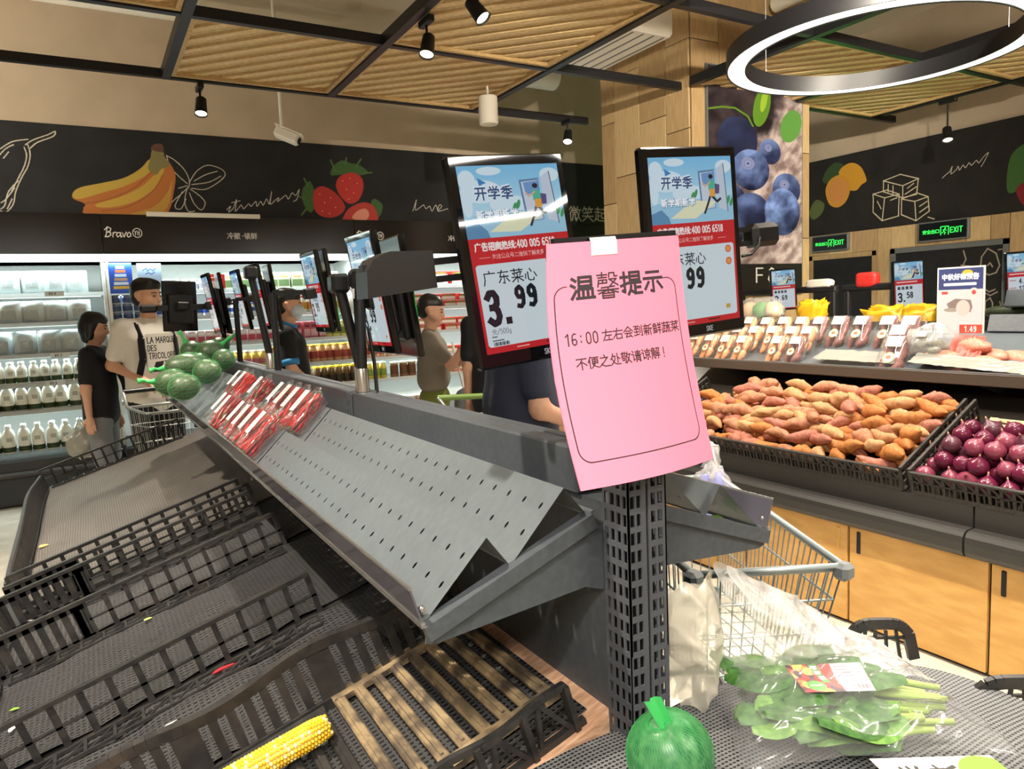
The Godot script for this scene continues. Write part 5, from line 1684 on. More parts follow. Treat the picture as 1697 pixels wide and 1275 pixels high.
func build_end_table() -> void:
	var top := 0.775
	# rubber mat draped over the rounded end of the gondola
	var hgt := func(x: float, z: float) -> float:
		var d := Vector2((x - 0.9) / 0.5, (z + 0.45) / 0.55)
		return top + 0.012 * (1 - d.length_squared()) + 0.003 * sin(x * 22) * sin(z * 19)
	var t := thing("end_table", "round-ended black display table under the grey rubber mat", "table", Vector3(0.85, 0, -0.35))
	var out := []
	for k in 15:
		var a := PI / 2 * k / 14
		out.append(Vector2(1.08 + sin(a) * 0.26, -0.92 + (1 - cos(a)) * 0.26))
	out.reverse()
	var poly := PackedVector2Array([Vector2(1.34, 0.2), Vector2(1.34, -0.6)])
	for q in out:
		poly.append(q)
	poly.append(Vector2(0.45, -0.925))
	poly.append(Vector2(0.45, 0.2))
	var mb := MB.new()
	mb.xf = Transform3D(Basis(Vector3.RIGHT, Vector3(0, 0, 1), Vector3(0, 1, 0)), Vector3.ZERO)
	var small := PackedVector2Array()
	for q in poly:
		small.append(Vector2(0.9, -0.36) + (q - Vector2(0.9, -0.36)) * 0.95)
	mb.prism(small, 0.0, top - 0.02)
	partw(t, mb, "table_body", M.black_plastic)
	var nu := 44
	var nv := 44
	mb = MB.new()
	var p := PackedVector3Array()
	for j in nv:
		for i in nu:
			var x := lerpf(0.45, 1.36, i / (nu - 1.0))
			var z := lerpf(0.2, -0.925, j / (nv - 1.0))
			# pull the far right corner in to a rounded outline
			var cx := 1.06
			var cz := -0.62
			if x > cx and z < cz:
				var v := Vector2((x - cx) / 0.3, (cz - z) / 0.305)
				var m := maxf(v.x, v.y)
				if v.length() > 1e-4:
					v = v * m / v.length()
				x = cx + v.x * 0.3
				z = cz - v.y * 0.305
			p.append(Vector3(x, hgt.call(x, z), z))
	mb.surf(p, nu, nv, false, false, false, 0.91, 1.12)
	var mo := mi(mb.mesh(), "rubber_mat", M.mat_grey)
	tag(mo, "grey perforated rubber mat over the rounded end table", "mat")
	# arched crate handles standing up behind the mat edge
	for q in [[1440, 1083, 1505, 1040, "black arched crate handle sticking up behind the bag of greens"], [1668, 1185, 1740, 1140, "black arched crate handle sticking up at the right rim of the mat"]]:
		var a := on_y(q[0], q[1], 0.76)
		var z := a.z
		var b := on_z(q[2], q[1], z)
		var hh := on_z((q[0] + q[2]) / 2.0, q[3], z).y - 0.72
		var w := b.x - a.x
		var c := thing("arched_crate", q[4], "crate", Vector3((a.x + b.x) / 2, 0.72, z - 0.02), -0.6, "crates with arched handles")
		mb = MB.new()
		var pts := []
		for k in 13:
			var f := k / 12.0 * 2 - 1
			pts.append(Vector3(f * w / 2, hh * pow(1 - pow(absf(f), 4), 0.5) if absf(f) < 1 else 0.0, 0))
		for k in 12:
			mb.bar(pts[k], pts[k + 1], 0.022, 0.012, Vector3(0, 0, 1))
		part(c, mb, "arch", M.crate_black)
		mb = MB.new()
		for k in 4:
			mb.bar(Vector3(-w * 0.3 + k * w * 0.2, 0, 0), Vector3(-w * 0.22 + k * w * 0.15, hh * 0.8, 0), 0.006, 0.006, Vector3(0, 0, 1))
		mb.bar(Vector3(-w * 0.42, hh * 0.6, 0), Vector3(w * 0.42, hh * 0.6, 0), 0.006, 0.006, Vector3(0, 0, 1))
		part(c, mb, "web", M.crate_black)

const CX := 2.857

func build_counter() -> void:
	var seams := [-0.2, -0.79, -1.383, -1.972, -2.56, -3.15, -3.74]
	var marks := ["beside the wall end", "under the onions", "with the dark slot handle, under the sweet potatoes", "with the pale slot handle beside the trolley", "behind the trolley", "farthest along the sweet potato counter"]
	for k in 6:
		var z0: float = seams[k]
		var z1: float = seams[k + 1]
		var t := thing("counter_cabinet", "yellow wood counter cabinet %s" % marks[k], "cabinet", Vector3(CX + 0.3, 0, (z0 + z1) / 2), 0.0, "wooden counter cabinets")
		var mb := MB.new()
		mb.span(Vector3(CX + 0.022, 0.0, z0 - 0.002), Vector3(CX + 0.6, 0.47, z1 + 0.002))
		partw(t, mb, "body", M.counter_dark)
		mb = MB.new()
		mb.cbox(Vector3(CX + 0.01, 0.25, (z0 + z1) / 2), Vector3(0.02, 0.46, z0 - z1 - 0.012), 0.002)
		var dr := partw(t, mb, "door", M.cabinet_wood)
		mb = MB.new()
		var hz := z1 + 0.05 if k != 3 else z0 - 0.05
		mb.cbox(Vector3(CX - 0.001, 0.395, hz), Vector3(0.008, 0.1, 0.018), 0.003)
		partw(dr, mb, "handle", M.black_metal if k != 3 else M.cabinet_wood)
	# rounded bumper in lengths
	var cuts := [-0.2, -1.455, -2.78, -3.74]
	for k in 3:
		var za: float = cuts[k] - 0.004
		var zb: float = cuts[k + 1] + 0.004
		var mb := MB.new()
		var prof := PackedVector2Array()
		for q in [[0.02, 0.47], [-0.03, 0.47], [-0.042, 0.478], [-0.05, 0.495], [-0.052, 0.53], [-0.048, 0.552], [-0.038, 0.566], [-0.02, 0.573], [0.02, 0.575], [0.02, 0.66], [0.06, 0.66], [0.06, 0.47]]:
			prof.append(Vector2(CX + q[0], q[1]))
		mb.prism(prof, za, zb)
		var o := mi(mb.mesh(), "counter_bumper", M.bumper)
		tag(o, ["dark rounded bumper rail below the onions", "dark rounded bumper rail below the sweet potatoes", "dark rounded bumper rail behind the trolley"][k], "bumper", "counter bumper rails")
	# deck under the bins, back panel
	var t := thing("produce_counter", "dark sloped produce counter with the upper shelf of packed sweet potatoes", "counter", Vector3(3.4, 0, -2.0))
	var mb := MB.new()
	mb.prism(PackedVector2Array([Vector2(CX + 0.06, 0.47), Vector2(CX + 0.06, 0.655), Vector2(3.46, 0.93), Vector2(3.95, 1.18), Vector2(3.95, 0.0), Vector2(CX + 0.62, 0.0), Vector2(CX + 0.62, 0.47)]), -0.2, -3.74)
	partw(t, mb, "sloped_deck", M.counter_dark)
	mb = MB.new()
	mb.prism(PackedVector2Array([Vector2(3.42, 1.095), Vector2(3.96, 1.27), Vector2(3.96, 1.255), Vector2(3.42, 1.08)]), -0.3, -3.7)
	partw(t, mb, "upper_shelf", M.grey_steel)
	mb = MB.new()
	mb.cbox(Vector3(3.404, 1.086, -2.0), Vector3(0.022, 0.056, 3.4), 0.004)
	var lip := partw(t, mb, "shelf_lip", M.lip_brown)
	mb = MB.new()
	mb.box(Vector3(3.404, 1.116, -2.0), Vector3(0.018, 0.004, 3.4))
	partw(lip, mb, "lip_edge", M.rail_top)
	mb = MB.new()
	mb.span(Vector3(3.97, 0.0, -3.74), Vector3(4.0, 1.32, -0.2))
	partw(t, mb, "back_panel", M.counter_dark)
	for z in [-0.3, -1.72, -3.2]:
		mb = MB.new()
		mb.prism(PackedVector2Array([Vector2(3.41, 1.06), Vector2(3.96, 1.24), Vector2(3.96, 1.0), Vector2(3.6, 1.0)]), z - 0.003, z + 0.003)
		partw(t, mb, "shelf_bracket", M.dark_steel)
	# black lattice bins
	for q in [[-1.74, -3.3, "black lattice bin full of loose sweet potatoes"], [-0.5, -1.7, "black lattice bin holding the red onions"]]:
		var b := thing("lattice_bin", q[2], "bin", Vector3(CX + 0.03, 0.66, (q[0] + q[1]) / 2), 0.0, "black lattice bins")
		mb = MB.new()
		var z0: float = q[0]
		var z1: float = q[1]
		var fx := CX + 0.005
		mb.cbox(Vector3(fx - 0.004, 0.752, (z0 + z1) / 2), Vector3(0.02, 0.012, z0 - z1), 0.003)
		mb.box(Vector3(fx + 0.008, 0.712, (z0 + z1) / 2), Vector3(0.008, 0.006, z0 - z1))
		mb.box(Vector3(fx + 0.02, 0.668, (z0 + z1) / 2), Vector3(0.012, 0.018, z0 - z1))
		var n := int((z0 - z1) / 0.042)
		for k in n + 1:
			var z := lerpf(z0 - 0.005, z1 + 0.005, float(k) / n)
			mb.bar(Vector3(fx + 0.02, 0.665, z), Vector3(fx, 0.75, z), 0.007, 0.012, Vector3(0, 0, 1))
			if k < n:
				mb.bar(Vector3(fx + 0.008, 0.71, z), Vector3(fx, 0.75, z - 0.04), 0.005, 0.008, Vector3(0, 0, 1))
				mb.bar(Vector3(fx + 0.02, 0.672, z - 0.02), Vector3(fx + 0.008, 0.712, z - 0.02), 0.005, 0.006, Vector3(0, 0, 1))
		partw(b, mb, "front_lattice", M.bin_black)
		for z in [z0, z1]:
			mb = MB.new()
			var m := 15
			for k in m + 1:
				var f := float(k) / m
				var a := Vector3(lerpf(CX + 0.03, 3.38, f), lerpf(0.66, 0.9, f), z)
				mb.bar(a, a + Vector3(-0.03, 0.1, 0), 0.006, 0.012, Vector3(0, 0, 1))
				if k < m:
					var c := Vector3(lerpf(CX + 0.03, 3.38, (k + 1.0) / m), lerpf(0.66, 0.9, (k + 1.0) / m), z)
					mb.bar(a, c, 0.01, 0.012)
					mb.bar(a + Vector3(-0.03, 0.1, 0), c + Vector3(-0.03, 0.1, 0), 0.012, 0.012)
					mb.bar(a + Vector3(-0.01, 0.034, 0), c + Vector3(-0.01, 0.034, 0), 0.006, 0.007)
					mb.bar(a + Vector3(-0.02, 0.067, 0), c + Vector3(-0.02, 0.067, 0), 0.006, 0.007)
			partw(b, mb, "side_lattice", M.bin_black)
	# slatted board at the back of the onion bin
	var sb := thing("slatted_board", "pale slatted plastic board behind the red onions", "board", Vector3(3.2, 0.86, -1.45))
	var bb := Basis(Vector3(0, 0, 1), atan2(0.275, 0.54))
	for k in 8:
		mb = MB.new()
		mb.cbox(bb * Vector3(-0.14 + k * 0.04, 0.0, 0), Vector3(0.026, 0.012, 0.34), 0.003, bb)
		part(sb, mb, "slat", M.pale_board)
	for s in [-1, 1]:
		mb = MB.new()
		mb.box(Vector3(0, -0.004, s * 0.165), Vector3(0.32, 0.012, 0.03), bb)
		part(sb, mb, "edge_bar", M.pale_board)
	build_clamshells()
	build_shelf_bags()

func clam_basis() -> Basis:
	# box stands on the shelf, its back leaning towards +x, lid towards -x and up
	var up := Vector3(0.55, 0.835, 0).normalized()
	return Basis(Vector3(0, 0, 1), up, Vector3(0, 0, 1).cross(up))

func build_clamshells() -> void:
	mat_noise("potato_purple", rgb(120, 74, 72), rgb(150, 96, 84), 0.05, Vector3(6, 6, 6), 0.7, 0.0, true)
	mat_noise("potato_orange", rgb(196, 128, 84), rgb(216, 156, 110), 0.05, Vector3(6, 6, 6), 0.7, 0.0, true)
	var ri := RI.new(96, 72, rgb(232, 226, 208))
	for k in 5:
		ri.line([Vector2(10, 14 + k * 10), Vector2(40 + (k * 17) % 40, 14 + k * 10)], 3, rgb(120, 112, 100))
	var lab := tex_mat("clam_label_print", ri.tex(), 0.5)
	ri = RI.new(64, 64, rgb(228, 214, 176))
	ri.oval(32, 32, 30, 30, rgb(90, 110, 60))
	ri.oval(32, 32, 26, 26, rgb(232, 220, 186))
	ri.oval(30, 30, 15, 12, rgb(190, 92, 50))
	ri.rect(8, 40, 48, 9, rgb(226, 216, 190))
	var stk := tex_mat("clam_sticker_print", ri.tex(), 0.5)
	var pm := potato_meshes()
	var proto: Node3D = null
	var rows := [[3.5, [[1152, 557], [1176, 559], [1202, 561], [1229, 562], [1287, 563], [1318, 564], [1483, 566]], "front"], [3.62, [[1196, 544], [1222, 545], [1249, 546], [1279, 546], [1310, 547], [1337, 547], [1489, 547]], "middle"], [3.75, [[1241, 531], [1269, 532], [1298, 531], [1327, 531], [1357, 531], [1390, 531], [1427, 531], [1471, 531], [1507, 531]], "back"]]
	var b := clam_basis()
	for kind in 2:
		var t := thing("potato_clamshell", "x", "clamshell box", Vector3.ZERO, 0.0, "clamshell boxes of sweet potatoes")
		var w := 0.1
		var h := 0.165
		var d := 0.05
		var mb := MB.new()
		var p := PackedVector3Array()
		for q in [[0.0, 0.0], [1.0, 0.0], [1.0, 0.6], [0.88, 1.0], [0.0, 1.0]]:
			for k in 24:
				var a := TAU * k / 24
				var cx := signf(cos(a)) * pow(absf(cos(a)), 0.35)
				var cy := signf(sin(a)) * pow(absf(sin(a)), 0.35)
				p.append(Vector3(cx * w / 2 * q[0], h / 2 + cy * h / 2 * q[0], d * q[1]))
		mb.surf(p, 24, 5, true, false, true)
		part(t, mb, "clear_shell", M.clear_box)
		mb = MB.new()
		p = PackedVector3Array()
		for q in [1.0, 1.1]:
			for k in 24:
				var a := TAU * k / 24
				p.append(Vector3(signf(cos(a)) * pow(absf(cos(a)), 0.3) * w / 2 * q, h / 2 + signf(sin(a)) * pow(absf(sin(a)), 0.3) * h / 2 * lerpf(1.0, q, 0.7), 0.02))
		mb.surf(p, 24, 2, true)
		part(t, mb, "flange", M.clear_box)
		for k in 4:
			var o := mi(pm[(k * 3 + kind) % pm.size()], "sweet_potato", M.potato_purple if kind else M.potato_orange, t, Vector3(-0.022 + (k % 2) * 0.044, 0.045 + (k / 2) * 0.07, 0.024))
			o.transform.basis = Basis(Vector3(0, 0, 1), PI / 2 + (k - 1.5) * 0.15).scaled(Vector3(0.5, 0.6, 0.6))
		mb = MB.new()
		mb.vert(Vector3(-0.03, 0.15, d + 0.001), Vector3(0, 0, 1), Vector2(0, 0)); mb.vert(Vector3(0.03, 0.15, d + 0.001), Vector3(0, 0, 1), Vector2(1, 0)); mb.vert(Vector3(0.03, 0.108, d + 0.001), Vector3(0, 0, 1), Vector2(1, 1)); mb.vert(Vector3(-0.03, 0.108, d + 0.001), Vector3(0, 0, 1), Vector2(0, 1))
		mb.ix.append_array([0, 1, 2, 0, 2, 3])
		part(t, mb, "price_label", lab)
		mb = MB.new()
		mb.vert(Vector3(0, 0.062, d + 0.001), Vector3(0, 0, 1), Vector2(0.5, 0.5))
		for k in 17:
			var a := TAU * k / 16
			mb.vert(Vector3(cos(a) * 0.022, 0.062 + sin(a) * 0.022, d + 0.001), Vector3(0, 0, 1), Vector2(0.5 + cos(a) * 0.5, 0.5 - sin(a) * 0.5))
			if k:
				mb.ix.append_array([0, k + 1, k])
		part(t, mb, "round_sticker", stk)
		var first := true
		for r in rows:
			var n := 0
			for q in r[1]:
				var purple: bool = q[0] > 1380 or (r[2] == "back" and q[0] > 1350) or (q[0] == 1318)
				if purple == (kind == 1):
					var lp := on_x(q[0], q[1], r[0])
					var sc := 1.4 if q[0] in [1483, 1489] else 1.28 if q[0] > 1380 else 1.12
					var bs := b.scaled_local(Vector3.ONE * sc)
					var at: Vector3 = lp - bs * Vector3(0, 0.129, d)
					var lb: String = "clamshell box of %s in the %s row on the upper shelf" % ["dark purple sweet potatoes" if kind else "orange sweet potatoes", r[2]]
					if q[0] == 1483:
						lb = "clamshell box of dark sweet potatoes standing alone at the shelf lip"
					elif q[0] == 1489:
						lb = "clamshell box of dark sweet potatoes just behind the lone box"
					if first:
						t.transform = Transform3D(bs, at)
						t.set_meta("label", lb)
						first = false
					else:
						dup(t, at, bs, lb)
				n += 1

func film_sheet(corners: Array, amp: float, sd: int, nu := 30, nv := 14) -> MB:
	var fn := FastNoiseLite.new()
	fn.seed = sd
	fn.frequency = 1.0
	fn.fractal_octaves = 4
	fn.fractal_gain = 0.6
	var nrm: Vector3 = (corners[3] - corners[0]).cross(corners[1] - corners[0]).normalized()
	var p := PackedVector3Array()
	for j in nv:
		for i in nu:
			var u := i / (nu - 1.0)
			var v := j / (nv - 1.0)
			var q: Vector3 = corners[0].lerp(corners[1], u).lerp(corners[3].lerp(corners[2], u), v)
			q += nrm * absf(fn.get_noise_2d(u * 6 + v * 2, v * 4)) * amp
			q += (corners[1] - corners[0]) * 0.02 * fn.get_noise_2d(v * 9, 40)
			p.append(q)
	var mb := MB.new()
	mb.surf(p, nu, nv)
	return mb

func blob(ctr: Vector3, r: Vector3, amp: float, sd: int, freq := 1.6, nu := 26, nv := 18, b := Basis.IDENTITY, power := 1.0) -> MB:
	var fn := FastNoiseLite.new()
	fn.seed = sd
	fn.frequency = freq
	fn.fractal_octaves = 4
	var mb := MB.new()
	var p := PackedVector3Array()
	for j in nv:
		var th := PI * j / (nv - 1.0)
		for i in nu:
			var ph := TAU * i / nu
			var d := Vector3(sin(th) * cos(ph), cos(th), sin(th) * sin(ph))
			var e := Vector3(signf(d.x) * pow(absf(d.x), power), signf(d.y) * pow(absf(d.y), power), signf(d.z) * pow(absf(d.z), power))
			var k := 1.0 + amp * fn.get_noise_3d(d.x, d.y, d.z)
			p.append(ctr + b * Vector3(e.x * r.x * k, e.y * r.y * k, e.z * r.z * k))
	mb.surf(p, nu, nv, true, false, true)
	return mb

func build_shelf_bags() -> void:
	mat("film_white", rgb(150, 148, 138), 0.25)
	clear("film_clear", Color(0.95, 0.95, 0.95), 0.22, 0.12)
	mat("yellow_bag", rgb(196, 150, 22), 0.35)
	mat_noise("mushroom", rgb(96, 100, 84), rgb(150, 146, 122), 0.06, Vector3(8, 8, 8), 0.7, 0.0, true)
	mat_noise("pink_root", rgb(196, 116, 96), rgb(222, 150, 124), 0.05, Vector3(5, 5, 5), 0.5, 0.0, true)
	# film lying over the front of the upper shelf
	var a := on_x(1345, 594, 3.43)
	var b := on_x(1480, 602, 3.43)
	var o := mi(film_sheet([a, b, b + Vector3(0.12, 0.045, 0), a + Vector3(0.12, 0.045, 0)], 0.012, 3).mesh(), "plastic_film", M.film_white)
	tag(o, "crumpled white plastic film on the shelf beside the lone clamshell box", "plastic film")
	a = on_x(1502, 600, 3.43)
	b = on_x(1720, 622, 3.43)
	o = mi(film_sheet([a, b, b + Vector3(0.1, 0.04, 0), a + Vector3(0.1, 0.04, 0)], 0.014, 5).mesh(), "plastic_film", M.film_white)
	tag(o, "crumpled white plastic film under the red net bag", "plastic film")
	# bag of grey-green pieces
	var c := on_x(1543, 572, 3.6)
	var t := thing("vegetable_bag", "clear bag of grey-green vegetables between the lone clamshell and the red bag", "bag", c - Vector3(0, 0.08, 0))
	for k in 9:
		var mb := blob(Vector3(rng.randf_range(-0.05, 0.06), 0.045 + rng.randf_range(0, 0.09), rng.randf_range(-0.07, 0.07)), Vector3(0.03, 0.025, 0.035), 0.3, 30 + k, 1.6, 12, 9)
		part(t, mb, "vegetable_piece", M.mushroom)
	part(t, blob(Vector3(0, 0.09, 0), Vector3(0.1, 0.095, 0.12), 0.35, 11, 2.0, 34, 22), "plastic_wrap", M.film_clear)
	var mb2 := MB.new()
	mb2.box(Vector3(-0.085, 0.14, 0.0), Vector3(0.004, 0.03, 0.05), Basis(Vector3(0, 0, 1), -0.5))
	part(t, mb2, "price_label", M.white_paint)
	# red bag with pinkish roots
	c = on_x(1618, 592, 3.62)
	t = thing("root_bag", "open red bag of large pinkish roots before the grey tray stand", "bag", c - Vector3(0, 0.07, 0))
	for k in 5:
		var bs := Basis(Vector3.UP, rng.randf_range(-0.6, 0.6))
		part(t, blob(Vector3([0.0, -0.05, 0.02, -0.06, 0.05][k], [0.12, 0.06, 0.07, 0.04, 0.06][k], [-0.02, -0.12, 0.06, 0.05, 0.14][k]), Vector3(0.045, 0.042, 0.1), 0.2, 50 + k, 1.2, 16, 12, bs), "root", M.pink_root)
	mat("red_film", rgb(214, 72, 52), 0.3)
	part(t, film_sheet([Vector3(-0.1, 0.03, -0.1), Vector3(-0.09, 0.05, 0.05), Vector3(0.0, 0.17, 0.04), Vector3(-0.01, 0.18, -0.1)], 0.03, 8, 16, 12), "torn_red_film", M.red_film)
	part(t, film_sheet([Vector3(-0.13, -0.02, 0.0), Vector3(-0.15, -0.01, 0.3), Vector3(-0.06, 0.03, 0.32), Vector3(-0.05, 0.02, 0.0)], 0.04, 9, 20, 12), "bag_neck", M.film_white)
	# yellow bags and other packs at the back of the counter
	for q in [[1437, 1503, 522, "yellow film bag behind the clamshell boxes, next to the black stand"], [1503, 1556, 522, "yellow film bag behind the clamshell boxes, next to the poster"], [1328, 1366, 512, "yellow bag of noodles beside the small display"]]:
		var l := on_x(q[0], q[2], 4.05)
		var r := on_x(q[1], q[2], 4.05)
		var m := (l + r) / 2
		var bb := blob(Vector3.ZERO, Vector3(0.06, 0.075, absf(r.z - l.z) / 2 * 1.05), 0.55, int(q[0]), 1.9, 26, 18, Basis.IDENTITY, 0.6)
		tag(mi(bb.mesh(), "film_bag", M.yellow_bag, null, m - Vector3(0, 0.02, 0)), q[3], "bag", "yellow bags behind the counter")
	var g := on_x(1262, 512, 4.05)
	t = thing("bread_bag", "clear bag of pale buns with a green print behind the small display", "bag", g - Vector3(0, 0.06, 0))
	mat("bun", rgb(224, 186, 138), 0.7)
	mat("green_print", rgb(90, 160, 70), 0.5)
	for k in 3:
		part(t, blob(Vector3(0, 0.05, -0.1 + k * 0.1), Vector3(0.06, 0.06, 0.06), 0.15, 60 + k, 1.2, 14, 10), "bun", M.bun if k != 1 else M.green_print)
	part(t, blob(Vector3(0, 0.06, 0), Vector3(0.08, 0.075, 0.17), 0.3, 65, 1.8, 26, 16, Basis.IDENTITY, 0.7), "plastic_wrap", M.film_clear)
	# grey tray stand with dark gourds at the far right
	t = thing("tray_stand", "grey two-step tray stand behind the red bag", "tray stand", Vector3(3.95, 1.27, -1.6))
	for k in 2:
		mb2 = MB.new()
		mb2.cbox(Vector3(0.0 + k * 0.16, 0.04 + k * 0.12, 0.1), Vector3(0.02, 0.09, 0.9), 0.003, Basis(Vector3(0, 0, 1), -0.3))
		mb2.cbox(Vector3(0.1 + k * 0.16, 0.0 + k * 0.12, 0.1), Vector3(0.2, 0.008, 0.9), 0.003)
		part(t, mb2, "tray_step", M.dark_steel)
	mat_noise("gourd_dark", rgb(36, 46, 30), rgb(62, 72, 44), 0.05, Vector3(5, 5, 5), 0.45, 0.0, true)
	for q in [[1690, 551, 4.02, "dark green gourd on the lower step of the grey tray stand"], [1672, 517, 4.18, "dark green gourd on the upper step of the grey tray stand"], [1705, 517, 4.18, "dark green gourd at the far end of the upper step"]]:
		var p := on_x(q[0], q[1], q[2])
		tag(mi(blob(Vector3.ZERO, Vector3(0.035, 0.035, 0.13), 0.1, int(q[0]), 1.0, 16, 14).mesh(), "gourd", M.gourd_dark, null, p), q[3], "gourd", "dark green gourds")
	# poster in a clear stand
	var x := 3.93
	var tl := on_x(1556, 447, x)
	var br := on_x(1627, 556, x)
	var ri := RI.new(256, 380, rgb(196, 190, 192))
	ri.rect(0, 0, 256, 120, rgb(58, 66, 110))
	ri.oval(168, 26, 30, 16, rgb(214, 170, 60))
	ri.text("中秋好物预售", F, 18, 30, 34, 6, rgb(240, 238, 240), 0.06)
	ri.rrect(30, 82, 190, 16, 6, rgb(226, 214, 214))
	ri.rect(20, 130, 36, 16, rgb(200, 70, 60))
	ri.oval(206, 138, 26, 26, rgb(226, 190, 184))
	ri.oval(206, 138, 12, 12, rgb(206, 70, 70))
	ri.poly([Vector2(50, 200), Vector2(100, 172), Vector2(190, 180), Vector2(200, 220), Vector2(190, 250), Vector2(70, 240)], rgb(128, 112, 106))
	ri.oval(80, 236, 46, 12, rgb(150, 140, 130))
	ri.oval(146, 226, 40, 46, rgb(196, 180, 174))
	ri.rect(128, 320, 128, 50, rgb(206, 72, 56))
	ri.text("1.49", F, 156, 328, 34, 5, rgb(240, 226, 214))
	ri.rect(128, 370, 128, 10, rgb(50, 54, 96))
	t = thing("poster_stand", "upright poster stand with a grey box picture and red price", "poster stand", Vector3(x, 1.265, (tl.z + br.z) / 2))
	mb2 = MB.new()
	mb2.span(Vector3(x + 0.002, br.y - 0.005, tl.z - 0.008), Vector3(x + 0.008, tl.y + 0.008, br.z + 0.008))
	partw(t, mb2, "clear_frame", M.white_paint)
	mb2 = MB.new()
	mb2.span(Vector3(x - 0.03, 1.262, tl.z), Vector3(x + 0.05, br.y, br.z))
	partw(t, mb2, "foot", M.clear_plastic)
	print_quad("poster_print", Vector3(x, tl.y, tl.z), Vector3(x, tl.y, br.z), Vector3(x, br.y, br.z), Vector3(x, br.y, tl.z), tex_mat("poster_stand_print", ri.tex(), 0.3), t)

